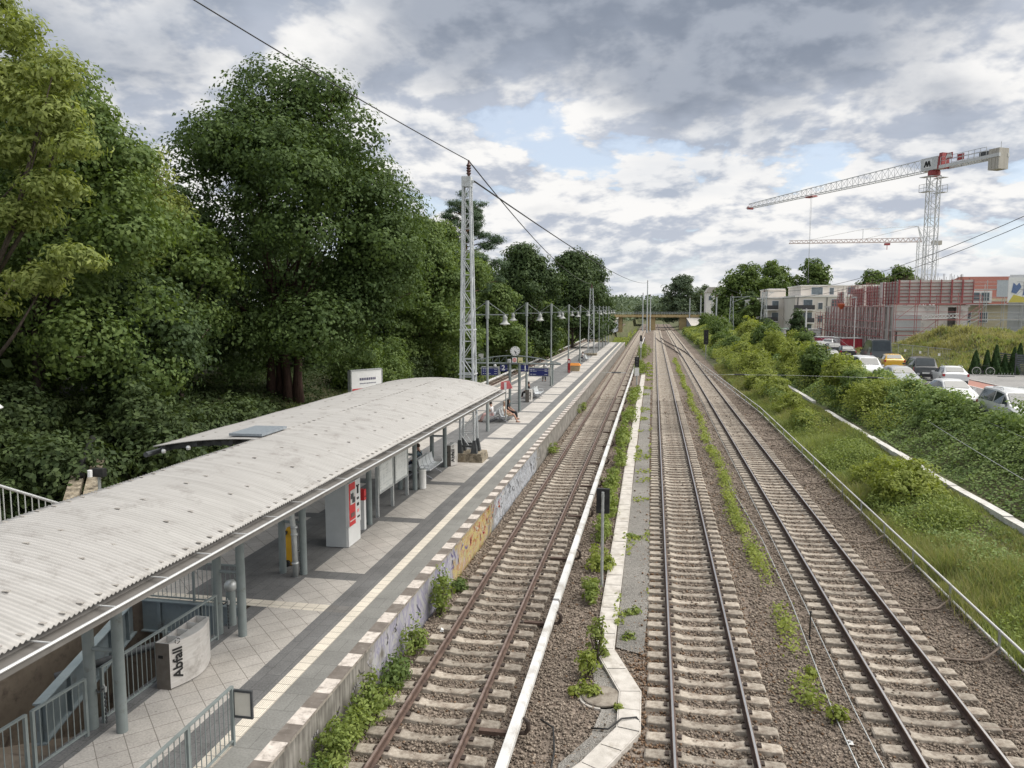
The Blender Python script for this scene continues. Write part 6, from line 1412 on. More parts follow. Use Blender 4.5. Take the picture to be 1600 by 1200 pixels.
M_PLANKS = mat('scaffold_plank', (0.42,0.36,0.29), (0.55,0.48,0.40), rough=0.8, scale=1)
def site():
    t = thing('building_shell', 'raw concrete building shell with red formwork panels on its top storey', 'building', (34,125,3))
    x0, x1, y0, y1 = 30.6, 39.6, 105.2, 146.0; zf = [2.6, 5.6, 8.75]
    # core and slabs
    MB().box((x0+1.6,y0+0.5,2.2),(x1-0.2,y1,8.7)).build('core', M_VOID, t)
    s = MB()
    for z in (5.45, 8.6): s.box((x0,y0,z),(x1,y1,z+0.22))
    s.build('floor_slab', M_SLABC, t)
    # piers of the long facade
    y = y0; rng = random.Random(8)
    while y < y1-1.0:
        for z0, z1 in ((2.2,5.45),(5.67,8.6)):
            w = rng.choice((1.0,1.2,1.45)); MB().box((x0+0.02,y+rng.uniform(0,0.2),z0),(x0+0.32,y+w,z1)).build('facade_pier', M_RAW, t)
        y += 2.1
    MB().box((x0+0.5,y0+0.02,2.2),(x1-2.6,y0+0.3,5.45)).box((x0+0.2,y0+0.02,5.67),(x1-2.6,y0+0.3,8.6)).box((x1-1.6,y0+0.02,5.67),(x1-0.3,y0+0.3,8.6)).build('end_wall', M_RAW, t)
    # walls of the open top storey with formwork
    def form(a, b, z0, z1, nm='form_panel'):
        A = Vector((a[0],a[1],0)); B = Vector((b[0],b[1],0)); d = (B-A).normalized(); n = Vector((d.y,-d.x,0)); L = (B-A).length
        m = MB(); m.bar(A+Vector((0,0,(z0+z1)/2)),B+Vector((0,0,(z0+z1)/2)),0.30,z1-z0); m.build(nm, M_PLY, t)
        w = MB(); k = 0.0
        z = z0+0.12
        while z < z1: w.bar(A+n*0.22+Vector((0,0,z)),B+n*0.22+Vector((0,0,z)),0.07,0.075); z += 0.44
        while k < L+0.01:
            p = A+d*min(k,L)+n*0.34; w.bar(p+Vector((0,0,z0)),p+Vector((0,0,z1+0.05)),0.10,0.10 if int(k*2) % 3 else 0.20,up=tuple(d)); k += 1.25
        w.build('formwork_waler', M_REDST, t)
    form((31.0,105.35),(39.9,105.35),8.95,12.05); form((31.0,110.5),(31.0,105.4),8.95,11.9)
    form((31.3,129.0),(31.3,122.0),8.9,11.4); form((31.3,119.5),(31.3,114.0),8.9,11.6); form((31.5,138.5),(31.5,135.2),8.9,11.2); form((33.5,118.5),(37.5,118.5),8.9,11.9)
    MB().box((30.7,110.9,8.85),(31.1,112.4,12.0)).build('concrete_column', M_RAW, t)
    r = MB(); rng = random.Random(3)
    for i in range(60): x = rng.uniform(31.0,39.5); y = rng.choice((105.5,118.7,112,108)); z = 11.9; r.bar((x,y,z-0.6),(x+rng.uniform(-.05,.05),y,z+rng.uniform(0.4,1.0)),0.035,0.035,up=(0,1,0))
    for i in range(30): y = rng.uniform(106,140); r.bar((31.2,y,11.0),(31.2,y,11.5+rng.uniform(0.2,0.8)),0.035,0.035,up=(0,1,0))
    tag(r.build('starter_bar', M_RUST, t), kind='stuff')
    MB().box((31.55,119.8,8.9),(31.75,121.2,10.4)).build('magenta_panel', mat('magenta_board',(0.32,0.04,0.19),(0.38,0.06,0.24)), t)
    MB().box((x0-0.05,105.0,5.6),(x0+3.2,105.19,7.6)).build('light_board', mat('pale_board',(0.50,0.52,0.53),(0.58,0.6,0.61)), t)
site()
def scaffold(label, a, b, z0, levels, lh=2.0, bay=2.0, depth=0.8, m=M_SCAF, ragged=None, n_side=1, planks=True):
    A = Vector((a[0],a[1],0)); B = Vector((b[0],b[1],0)); d = (B-A).normalized(); n = Vector((d.y,-d.x,0))*n_side; L = (B-A).length
    t = thing('scaffold', label, 'scaffold', (A.x,A.y,z0), 'scaffolds on the building sites')
    k = 0.0; i = 0; rng = random.Random(int(L*10))
    while k < L+0.01:
        lv = levels if ragged is None else ragged[min(int(k/L*len(ragged)), len(ragged)-1)]
        for o in (0.0, depth):
            p = A+d*k+n*o; MB().bar(p+Vector((0,0,z0)),p+Vector((0,0,z0+lv*lh+1.0+rng.uniform(-0.3,0.4))),0.06,0.06,up=(0,1,0)).build('standard', m, t)
        k += bay; i += 1
    for l in range(1, levels+1):
        le = MB(); pk = MB(); z = z0+l*lh
        for j in range(int(L/bay)):
            lv = levels if ragged is None else ragged[min(int(j*bay/L*len(ragged)), len(ragged)-1)]
            if l > lv: continue
            p = A+d*(j*bay); q = A+d*((j+1)*bay)
            for h in (0.0, 0.5, 1.0): le.bar(p+n*depth+Vector((0,0,z+h)),q+n*depth+Vector((0,0,z+h)),0.055,0.055 if h else 0.12)
            le.bar(p+Vector((0,0,z)),p+n*depth+Vector((0,0,z)),0.05,0.05)
            pk.bar(p+n*depth*0.5+Vector((0,0,z+0.06)),q+n*depth*0.5+Vector((0,0,z+0.06)),depth*0.85,0.05)
            if (j+l) % 3 == 0: le.bar(p+n*depth+Vector((0,0,z-lh)),q+n*depth+Vector((0,0,z)),0.05,0.05)
        if le.v: le.build('ledger', m, t)
        if pk.v and planks: pk.build('deck', M_PLANKS, t)
    return t
scaffold('red scaffold along the long side of the concrete shell', (30.3,148), (30.3,105.0), 2.6, 4, 2.05, 2.1, 0.8, ragged=[2,2,3,3,4,4,4,3], planks=False)
scaffold('red scaffold at the end wall of the concrete shell above the grass mound', (30.4,104.6), (42.5,104.6), 3.0, 3, 2.0, 2.5, 0.8, planks=False)
def site_things():
    t = thing('ladder_truss', 'white lattice ladder beam leaning across the concrete end wall', 'truss', (34,103.4,6.5)); m = MB()
    A, B = Vector((33.4,103.4,7.05)), Vector((37.6,103.4,7.3)); m.bar(A,B,0.07,0.07); m.bar(A+Vector((0,0,0.5)),B+Vector((0,0,0.5)),0.07,0.07)
    for i in range(10): p = A.lerp(B,i/10); q = A.lerp(B,(i+1)/10); m.bar(p,q+Vector((0,0,0.5)),0.05,0.05); m.bar(p+Vector((0,0,0.5)),q,0.05,0.05)
    m.build('lattice_beam', M_SIGNW, t); MB().bar((37.0,103.3,6.0),(40.0,103.3,7.6),0.08,0.08).bar((37.0,103.3,5.5),(40.0,103.3,7.1),0.08,0.08).build('stair_rail', M_SCAFG, t)
    f = thing('orange_silo', 'round orange concrete skip hanging by the scaffold', 'concrete skip', (28.5,128,9.0)); MB().lathe((28.9,126,8.3),[(0.12,0),(0.25,0.2),(0.5,0.45),(0.52,0.85),(0.45,0.88)],16).build('bucket', mat('skip_orange',(0.58,0.13,0.06),(0.64,0.17,0.08)), f, smooth=True, auto=50); MB().tube([(28.45,126,9.1),(28.9,126,9.7),(29.35,126,9.1)],0.04,6).build('handle', M_DARKST, f)
    for x, y, c, lab, L in ((27.2,112.5,(0.42,0.05,0.07),'red site container beside the grass mound',2.6),(24.6,116.0,(0.40,0.06,0.10),'dark pink site container left of the white one',2.6),(26.0,113.8,(0.60,0.61,0.61),'white ribbed site container between two red ones',1.6),(24.8,136,(0.58,0.58,0.57),'long white site cabin in front of the scaffold',6.0),(22.9,141,(0.04,0.13,0.075),'green skip before the white site cabin',4.0)):
        k = thing('site_container', lab, 'container', (x,y,3.0), 'containers on the building site'); z0 = 2.75; h = 2.1 if 'cabin' in lab else 1.5
        mm = mat('container_%s' % lab.split()[0], c, tuple(v*1.15 for v in c), rough=0.6); b = MB(); n = int(L/0.25)
        pr = []
        for i in range(n+1): pr.append((x-L/2+L*i/n, y-1.1-(0.05 if i % 2 else 0)))
        b.prism(pr+[(x+L/2,y+1.1),(x-L/2,y+1.1)],'z',z0,z0+h); b.build('body', mm, k); MB().box((x-L/2-0.06,y-1.2,z0+h),(x+L/2+0.06,y+1.16,z0+h+0.1)).build('roof', mm if 'skip' in lab else M_SCAFG, k)
        if 'cabin' in lab:
            for q in (-1.8,0,1.8): MB().box((x+q-0.4,y-1.2,z0+0.9),(x+q+0.4,y-1.16,z0+1.6)).build('window', M_CGLASS, k)
    # stacks of pale building material
    rng = random.Random(9)
    for i, (x, y) in enumerate(((20.8,131),(22.0,130),(22.9,128),(24.0,127),(25.2,126),(21.4,126))):
        k = thing('material_pallet', ['stack of pale blocks under white wrap, leftmost on the site','pale wrapped pallet next to the leftmost stack','pale wrapped pallet behind the green skip','pale wrapped pallet left of the long cabin','pale wrapped pallet before the scaffold','pale wrapped pallet nearest the street'][i], 'pallet', (x,y,2.75), 'wrapped pallets on the building site')
        h = rng.uniform(0.9,1.5); MB().hexa([(x-0.6,y-0.5,2.9),(x+0.6,y-0.5,2.9),(x+0.6,y+0.5,2.9),(x-0.6,y+0.5,2.9),(x-0.55,y-0.45,2.9+h),(x+0.55,y-0.45,2.9+h),(x+0.55,y+0.45,2.9+h*0.95),(x-0.55,y+0.45,2.9+h)]).build('load', M_SLABC, k); MB().box((x-0.62,y-0.52,2.72),(x+0.62,y+0.52,2.9)).build('pallet', M_PLANKS, k)
    p = thing('lamp_pole', 'thin white pole rising in front of the scaffold', 'pole', (25.6,104,2.7)); MB().cyl((25.6,104,2.7),(25.6,104,9.9),0.055,0.04,8).build('pole', M_SIGNW, p); MB().box((25.1,103.9,9.8),(25.7,104.1,9.95)).build('lamp_head', M_GALV, p)
    c = thing('signal_post', 'black and white post in front of the little dark tree', 'post', (20.9,111,2.7)); MB().cyl((20.9,111,2.7),(20.9,111,8.4),0.12,0.1,8).build('post', M_SIGNW, c); MB().box((20.6,110.8,4.3),(21.2,111.0,5.8)).build('lamp_box', M_BLACK, c)
site_things()
def site_fence():
    pts = [(24.6,93.0),(25.6,86.0),(26.4,79.5),(27.0,75.5)]; t = thing('site_fence', 'wire mesh site fence with small white tags below the grass mound', 'fence', (25.5,85,ST)); m = MB(); w = MB()
    for a, b in zip(pts[:-1], pts[1:]):
        n = max(1, round(math.dist(a,b)/3.4))
        for i in range(n):
            p = (a[0]+(b[0]-a[0])*i/n, a[1]+(b[1]-a[1])*i/n); q = (a[0]+(b[0]-a[0])*(i+1)/n, a[1]+(b[1]-a[1])*(i+1)/n)
            MB().bar((*p,ST),(*p,ST+2.0),0.05,0.05,up=(0,1,0)).build('post', M_GALV, t); m.bar((*p,ST+1.97),(*q,ST+1.97),0.045,0.045); m.bar((*p,ST+0.15),(*q,ST+0.15),0.04,0.04)
            for k in range(1,14): r = (p[0]+(q[0]-p[0])*k/14, p[1]+(q[1]-p[1])*k/14); w.bar((*r,ST+0.15),(*r,ST+1.97),0.012,0.012,up=(0,1,0))
            for z in (0.6,1.05,1.5): w.bar((*p,ST+z),(*q,ST+z),0.012,0.012)
            MB().box(((p[0]+q[0])/2-0.1,(p[1]+q[1])/2-0.05,ST+1.25),((p[0]+q[0])/2+0.1,(p[1]+q[1])/2-0.03,ST+1.5)).build('tag', M_SIGNW, t)
    m.build('frame_tube', M_GALV, t); w.build('wire_mesh', M_GALV, t)
site_fence()
# ---------------------------------------------------------------- apartment block
M_STUC = mat('stucco_cream', (0.68,0.63,0.57), (0.75,0.70,0.64), rough=0.9, scale=0.3)
M_STUW = mat('stucco_white', (0.76,0.74,0.71), (0.82,0.80,0.77), rough=0.9, scale=0.3)
M_WIN = glass('window_glass', (0.10,0.125,0.14), 0.08)
M_BALC = mat('balcony_dark', (0.05,0.05,0.055), (0.085,0.085,0.09), rough=0.6)
def apartment():
    t = thing('apartment_block', 'cream apartment block with a set back top floor and dark balconies', 'apartment block', (38,190,2.5))
    z0 = 2.0
    MB().box((31.5,180,z0),(62,200,11.0)).build('wall', M_STUC, t); MB().box((27.8,196,z0),(36,216,10.9)).build('wall', M_STUC, t); MB().box((26.3,212,z0),(33,236,10.6)).build('wall', M_STUW, t)
    MB().box((31.35,179.85,11.0),(62,200.2,11.35)).build('cornice', M_STUW, t); MB().box((27.65,195.85,10.9),(31.3,216.2,11.2)).build('cornice', M_STUW, t); MB().box((26.15,211.85,10.6),(27.6,236,10.9)).build('cornice', M_STUW, t)
    MB().box((33.0,182.5,11.35),(61,199,13.5)).build('top_floor', M_STUC, t); MB().box((28.6,202,11.2),(32.9,216,13.2)).build('top_floor', M_STUC, t)
    MB().box((32.8,182.3,13.5),(61.2,199.2,13.75)).build('roof', M_STUW, t); MB().box((28.4,201.8,13.2),(32.7,216.2,13.45)).build('roof', M_STUW, t)
    def win(x0,x1,zb,zt,y,ax='y'):
        if ax == 'y':
            f = MB().box((x0-0.08,y-0.05,zb-0.08),(x1+0.08,y+0.02,zt+0.08)).build('window', M_SIGNW, t); MB().box((x0,y-0.07,zb),(x1,y-0.051,zt)).build('pane', M_WIN, f)
        else:
            f = MB().box((y-0.05,x0-0.08,zb-0.08),(y+0.02,x1+0.08,zt+0.08)).build('window', M_SIGNW, t); MB().box((y-0.07,x0,zb),(y-0.051,x1,zt)).build('pane', M_WIN, f)
    for zb in (8.3, 5.4, 2.7):
        for x, w, h in ((33.2,1.9,2.1),(36.4,0.9,1.4),(39.2,2.2,2.2),(43.6,1.6,2.2),(47.0,0.9,1.4),(50.2,2.0,2.2),(54,1.0,1.4)): win(x,x+w,zb,zb+h,179.98)
        for y in (197.5,202,207,212): win(y,y+1.4,zb,zb+1.9,27.78,'x')
        for y in (214,219,224,230): win(y,y+1.3,zb,zb+1.8,26.28,'x')
        for x in (28.8,):  win(x,x+1.5,zb,zb+2.0,195.98)
    for x, w, h in ((35.3,2.4,1.6),(39.2,0.9,1.5),(43.0,1.6,1.6),(47,0.9,1.5),(49,0.9,1.5),(54,2,1.6)): win(x,x+w,11.6,11.6+h,182.48)
    for zb in (8.2, 5.3):
        for (x0,x1,y0,y1) in ((31.2,35.4,178.6,179.95),(27.0,30.0,194.6,195.95),(25.0,26.25,215,221)):
            b = MB(); b.box((x0,y0,zb-0.25),(x1,y1,zb)); bo = b.build('balcony', M_STUW, t); g = MB(); g.box((x0,y0,zb),(x1,y0+0.06,zb+1.0)); g.box((x0,y0+0.06,zb),(x0+0.06,y1,zb+1.0)); g.box((x1-0.06,y0+0.06,zb),(x1,y1,zb+1.0)); g.build('balustrade', M_BALC, bo)
    for x in (32.0,38.2,45.6): MB().cyl((x,179.9,z0),(x,179.9,11.0),0.08,0.08,6).build('rain_pipe', M_DARKST, t)
apartment()
def far_house():
    t = thing('apartment_block', 'pale house gable peeping out between the far trees', 'house', (22.5,300,2)); MB().box((19.5,296,2),(28,308,14.5)).build('wall', M_STUW, t); MB().prism([(19.2,14.5),(28.3,14.5),(27,16.5),(20.5,16.5)],'y',295.6,308.4).build('roof', mat('roof_pale',(0.45,0.42,0.38),(0.52,0.49,0.45)), t)
    for x in (20.3,22.6,24.9): f = MB().box((x,295.9,11.5),(x+1.2,295.98,13.2)).build('window', M_SIGNW, t); MB().box((x+0.1,295.86,11.6),(x+1.1,295.89,13.1)).build('pane', M_WIN, f)
far_house()
def orange_house():
    t = thing('tiled_house', 'house with a steep orange tiled roof behind the mound', 'house', (52,131,3)); x0,x1,y0,y1 = 46.5,60,131,142
    MB().box((x0,y0,2.5),(x1,y1,10.0)).build('wall', mat('wall_yellow',(0.52,0.47,0.33),(0.58,0.53,0.39)), t)
    rt = mat('roof_tile',(0.15,0.050,0.036),(0.21,0.072,0.052),rough=0.85,scale=3,stretch=(1,8,8)); MB().hexa([(x0-3.4,y0-0.6,9.0),(x1,y0-0.6,9.0),(x1,y1+0.5,9.0),(x0-3.4,y1+0.5,9.0),(x0+2.8,y0+4.6,13.6),(x1,y0+4.6,13.6),(x1,y0+5.4,13.6),(x0+2.8,y0+5.4,13.6)]).build('roof', rt, t)
    for x in (48.2,50.6): f = MB().box((x,y0-0.06,6.2),(x+1.3,y0-0.01,7.9)).build('window', M_SIGNW, t); MB().box((x+0.12,y0-0.09,6.3),(x+1.18,y0-0.065,7.8)).build('pane', M_WIN, f)
    d = MB().box((47.2,y0-1.3,9.3),(51.8,y0+2,11.2)).build('dormer', M_STUW, t); 
    for k in range(3): MB().box((47.5+k*1.4,y0-1.36,9.6),(48.6+k*1.4,y0-1.31,10.9)).build('window', M_WIN, d)
orange_house()
def white_site():
    t = thing('building_shell', 'white walled building under scaffold at the right picture edge', 'building', (49,112,3)); x0 = 47.6
    MB().hexa([(x0,114,2.5),(62,114,2.5),(70,126,2.5),(x0+5.4,126,2.5),(x0,114,13.0),(62,114,13.0),(70,126,13.0),(x0+5.4,126,13.0)]).build('wall', mat('primer_white',(0.48,0.50,0.52),(0.58,0.60,0.62),rough=0.9,scale=0.5), t)
    for z in (4.2,7.2,10.2):
        for x in (51.6,55.5): MB().box((x,113.95,z),(x+1.3,114.0,z+1.7)).build('window', M_VOID, t)
    b = thing('site_banner', 'white banner with a blue and yellow figure hung on the scaffold', 'banner', (47.3,112.7,9)); MB().box((46.9,112.60,9.2),(49.8,112.66,12.6)).build('sheet', M_SIGNW, b); MB().prism([(47.0,9.25),(49.6,9.25),(49.0,9.9),(47.6,10.3)],'y',112.57,112.595).build('yellow_patch', mat('banner_yellow',(0.58,0.50,0.10),(0.62,0.55,0.15)), b)
    m = MB(); m.prism([(47.3,10.6),(47.9,10.4),(48.5,11.3),(48.2,11.9),(47.9,11.5),(47.5,11.9)],'y',112.57,112.595); m.prism([(48.7,10.2),(49.5,10.4),(49.3,11.0),(48.8,11.2)],'y',112.57,112.595); m.build('blue_patch', mat('banner_blue',(0.10,0.16,0.32),(0.16,0.23,0.40)), b)
    s = thing('site_banner', 'large pale grey tarpaulin on the scaffold beside the blue banner', 'tarpaulin', (44.5,113,9)); MB().box((45.5,112.55,10.0),(46.85,112.6,12.2)).build('sheet', mat('tarp_grey',(0.42,0.46,0.50),(0.5,0.54,0.58)), s); MB().box((45.45,112.54,12.2),(46.88,112.62,12.26)).build('hem', M_GALV, s)
white_site()
scaffold('grey scaffold in front of the orange roofed house and white walls', (42.2,113.6), (62,113.0), 2.8, 4, 2.05, 2.2, 0.8, M_SCAFG)
# ---------------------------------------------------------------- tower cranes
M_CRANE = mat('crane_white', (0.55,0.565,0.575), (0.66,0.67,0.675), rough=0.5, scale=0.5)
M_CRRED = mat('crane_red', (0.27,0.045,0.048), (0.33,0.065,0.065), rough=0.5)
M_BALL = mat('counterweight', (0.40,0.375,0.33), (0.50,0.475,0.43), rough=0.9, scale=1, stretch=(4,4,0.3))
def crane1():
    bx, by, zt = 37.35, 114.0, 27.2; t = thing('tower_crane', 'white tower crane with a long jib over the concrete shell', 'crane', (bx,by,2.5), 'tower cranes')
    lattice(t, bx, by, 2.5, zt-0.75, 1.35, 1.35, 18, 0.11, 0.10, M_CRANE)
    ld = MB(); 
    for s in (-0.25,0.25): ld.bar((bx+s,by-0.3,3),(bx+s,by-0.3,zt-1.5),0.06,0.06,up=(0,1,0))
    ld.build('ladder', M_CRANE, t)
    jd = Vector((17.3-bx, 150.6-by, 0)); JL = jd.length; jd.normalize(); jn = Vector((jd.y,-jd.x,0)); B = Vector((bx,by,0))
    def J(a, s, z): p = B+jd*a+jn*s; return (p.x,p.y,z)
    MB().lathe((bx,by,zt-0.75),[(0.70,0),(0.78,0.15),(0.78,0.55),(0.7,0.78)],14).build('slewing_ring', M_CRRED, t)
    for s in (-1,1):
        pf = MB()
        for z in (zt-0.9, zt-2.9): pf.bar(J(-0.8,s*1.25,z),J(0.8,s*1.25,z),0.9,0.07); 
        for a in (-.8,0,.8): pf.bar(J(a,s*1.65,zt-2.9),J(a,s*1.65,zt-1.9),0.05,0.05,up=(0,1,0))
        for h in (0.5,1.0): pf.bar(J(-.8,s*1.65,zt-2.9+h),J(.8,s*1.65,zt-2.9+h),0.05,0.05)
        pf.build('platform', M_SCAFG, t)
    # jib: triangular lattice tapering towards the tip
    jb = MB(); N = 34; H = lambda a: 1.7-0.9*(a/JL)**1.2
    lo = lambda a, s: J(a, s*0.62, zt+0.1); up = lambda a: J(a, 0, zt+0.1+H(a))
    a0 = 1.6
    for s in (-1,1): jb.bar(lo(a0,s),lo(JL,s),0.11,0.11)
    P = [a0+(JL-a0)*i/N for i in range(N+1)]
    for i in range(N): jb.bar(up(P[i]),up(P[i+1]),0.11,0.11)
    jb.build('jib_chord', M_CRANE, t)
    jx = MB()
    for i in range(N):
        mid = (P[i]+P[i+1])/2
        for s in (-1,1): jx.bar(lo(P[i],s),up(mid),0.05,0.05); jx.bar(up(mid),lo(P[i+1],s),0.05,0.05)
        jx.bar(lo(P[i],-1),lo(P[i+1],1),0.05,0.05); jx.bar(lo(P[i],-1),lo(P[i],1),0.05,0.05)
    jx.build('jib_bracing', M_CRANE, t)
    MB().bar(lo(JL-0.4,-1),lo(JL-0.4,1),0.3,0.5).build('jib_tip', M_CRRED, t)
    # root cabin block with its emblem plates
    MB().hexa([J(-1.1,-0.75,zt+0.05),J(-1.1,0.75,zt+0.05),J(1.6,0.75,zt+0.05),J(1.6,-0.75,zt+0.05),J(-1.1,-0.75,zt+1.75),J(-1.1,0.75,zt+1.75),J(1.6,0.75,zt+1.75),J(1.6,-0.75,zt+1.75)]).build('jib_root', M_CRANE, t)
    MB().hexa([J(-1.8,-0.75,zt+0.05),J(-1.8,0.75,zt+0.05),J(-1.1,0.75,zt+0.05),J(-1.1,-0.75,zt+0.05),J(-1.7,-0.55,zt+2.1),J(-1.7,0.55,zt+2.1),J(-1.2,0.55,zt+2.1),J(-1.2,-0.55,zt+2.1)]).build('mast_head', M_CRRED, t)
    def emblem(a, s, z, w, h, plate, ink, nm):
        # square plate with a zigzag stroke mark, on the side that faces the tracks
        p = MB().hexa([J(a-w/2,s,z),J(a+w/2,s,z),J(a+w/2,s+0.06*(1 if s > 0 else -1),z),J(a-w/2,s+0.06*(1 if s > 0 else -1),z),J(a-w/2,s,z+h),J(a+w/2,s,z+h),J(a+w/2,s+0.06*(1 if s > 0 else -1),z+h),J(a-w/2,s+0.06*(1 if s > 0 else -1),z+h)]).build(nm, plate, t)
        so = s+0.09*(1 if s > 0 else -1); k = MB(); zz = [0.15,0.85,0.2,0.85,0.15]
        for i in range(4): k.bar(J(a-w*0.38+w*0.76*i/4,so,z+h*zz[i]),J(a-w*0.38+w*0.76*(i+1)/4,so,z+h*zz[i+1]),0.2,0.05,up=tuple(jn))
        k.build('emblem', ink, p)
    for s in (-0.75,0.75): emblem(0.4, s, zt+0.35, 1.25, 1.1, M_SIGNW, M_INK, 'emblem_plate')
    # counter jib
    cj = MB(); CL = -10.3
    for s in (-1,1): cj.bar(J(-1.5,s*0.75,zt+0.2),J(CL,s*0.75,zt+0.2),0.25,0.42)
    for i in range(9): cj.bar(J(-1.6-i*1.02,-0.75,zt+0.2),J(-1.6-i*1.02,0.75,zt+0.2),0.12,0.2)
    cj.build('counter_jib', M_CRANE, t)
    gr = MB()
    for s in (-0.95,0.95):
        for i in range(9): gr.bar(J(-1.8-i*0.85,s,zt+0.4),J(-1.8-i*0.85,s,zt+1.4),0.05,0.05,up=(0,1,0))
        for h in (0.9,1.4): gr.bar(J(-1.8,s,zt+h),J(-8.6,s,zt+h),0.05,0.05)
    gr.build('guard_rail', M_SCAFG, t)
    for s in (-0.95,0.95): emblem(-3.2, s, zt+0.95, 1.0, 0.8, M_CRRED, M_SIGNW, 'emblem_plate')
    MB().hexa([J(-8.4,-0.5,zt+0.4),J(-8.4,0.5,zt+0.4),J(-7.2,0.5,zt+0.4),J(-7.2,-0.5,zt+0.4),J(-8.4,-0.5,zt+1.0),J(-8.4,0.5,zt+1.0),J(-7.2,0.5,zt+1.0),J(-7.2,-0.5,zt+1.0)]).build('winch', M_DARKST, t)
    for k in range(3): c0, c1 = CL+0.05+k*0.5, CL+0.5+k*0.5; MB().hexa([J(c0,-0.8,zt-1.5),J(c0,0.8,zt-1.5),J(c1,0.8,zt-1.5),J(c1,-0.8,zt-1.5),J(c0,-0.8,zt+1.05),J(c0,0.8,zt+1.05),J(c1,0.8,zt+1.05),J(c1,-0.8,zt+1.05)]).build('counterweight', M_BALL, t)
    MB().bar(J(CL+0.5,0,zt+1.05),J(CL+0.5,0,zt+1.9),0.05,0.05,up=(0,1,0)).build('mast_light', M_SCAFG, t)
    # trolley and ropes
    ta = 24.5; MB().hexa([J(ta-1.0,-0.5,zt-0.22),J(ta-1.0,0.5,zt-0.22),J(ta+1.0,0.5,zt-0.22),J(ta+1.0,-0.5,zt-0.22),J(ta-0.8,-0.5,zt-0.02),J(ta-0.8,0.5,zt-0.02),J(ta+0.8,0.5,zt-0.02),J(ta+0.8,-0.5,zt-0.02)]).build('trolley', M_CRRED, t)
    rp = MB()
    for a, s in ((-0.4,-0.2),(0.4,0.2)): rp.bar(J(ta+a,s,zt-0.3),J(ta+a*0.6,s,13.6),0.035,0.035,up=(0,1,0))
    rp.build('hoist_rope', M_SCAFG, t); MB().lathe(J(ta,0,12.6),[(0.05,0),(0.2,0.2),(0.18,0.7),(0.05,0.9)],8).build('hook_block', M_DARKST, t)
crane1()
def crane2():
    bx, by, zt = 64.2, 202, 24.6; t = thing('tower_crane', 'smaller distant tower crane with a straight jib behind the first', 'crane', (bx,by,3), 'tower cranes')
    lattice(t, bx, by, 2.5, zt+0.5, 1.5, 1.5, 14, 0.16, 0.09, M_CRANE)
    J = lambda a, s, z: (bx-a*0.985, by+a*0.17+s, z); JL = 30.5; jb = MB()
    for s in (-0.5,0.5): jb.bar(J(0,s,zt+0.1),J(JL,s,zt+0.6),0.16,0.16)
    jb.bar(J(0,0,zt+1.1),J(JL,0,zt+1.3),0.16,0.16); n = 26
    for i in range(n):
        a, b = JL*i/n, JL*(i+1)/n; za, zb = zt+0.1+0.5*a/JL, zt+0.1+0.5*b/JL; mz = zt+1.1+0.2*(a+b)/2/JL
        for s in (-0.5,0.5): jb.bar(J(a,s,za),J((a+b)/2,0,mz),0.08,0.08); jb.bar(J((a+b)/2,0,mz),J(b,s,zb),0.08,0.08)
    jb.build('jib', mat('crane_pale_red',(0.50,0.42,0.40),(0.6,0.54,0.52)), t)
    MB().bar((bx,by,zt),(bx-1.0,by,zt+3.9),0.2,0.2,up=(0,1,0)).bar((bx+0.6,by,zt),(bx-1.0,by,zt+3.9),0.15,0.15,up=(0,1,0)).build('apex_frame', M_CRANE, t); MB().bar(J(13.2,0,zt+1.2),J(13.2,0,zt+3.6),0.12,0.12,up=(0,1,0)).build('strut', M_CRANE, t)
    MB().tube([(bx-1.0,by,zt+3.9),J(13.2,0,zt+3.6),J(26,0,zt+1.3)],0.05,4).tube([(bx-1.0,by,zt+3.9),J(12.8,0,zt+1.2)],0.05,4).tube([(bx-1.0,by,zt+3.9),(bx+4.0,by,zt-0.5),(bx+4.0,by,zt-6)],0.05,4).build('tie_rod', M_SCAFG, t)
    MB().cbox(J(7.6,0,zt-0.25),(1.2,1.0,0.5)).bar(J(7.6,0,zt-0.4),J(7.6,0,zt-1.6),0.12,0.12,up=(0,1,0)).build('trolley', M_CRRED, t)
    MB().cbox((bx+3.4,by,zt-0.2),(2.0,1.4,1.0)).build('counterweight', M_BALL, t)
crane2()
# ================================================================ trees on the left bank
G_L = 'trees on the left bank'
def gz(x, y): return float(ground_z(np.array([x]), np.array([y]))[0])
def crown(cx, cy, z0, z1, r, n, seed, top=0.55, ry=None, squash=1.0):
    """a ragged crown: big core ellipsoids plus boughs round the outside"""
    rng = np.random.default_rng(seed); h = z1-z0; ry = ry or r; out = [(cx,cy,z0+h*0.5,r*0.66,ry*0.66,h*0.42),(cx,cy,z0+h*0.72,r*0.5,ry*0.5,h*0.27)]
    for k in range(n):
        u = rng.uniform(0.04, 0.97); rad_ = math.sin(math.pi*min(1, u*0.86+0.14))**0.75 * (1.0 if u < top else 1.0-(u-top)/(1-top)*0.40)
        a = rng.uniform(0, 6.28); q = rng.uniform(0.62, 0.95)
        b = r*rng.uniform(0.20, 0.34)
        out.append((cx+math.cos(a)*r*rad_*q, cy+math.sin(a)*ry*rad_*q, z0+h*u, b*1.15, b*1.15, b*rng.uniform(0.75,1.0)))
    return out
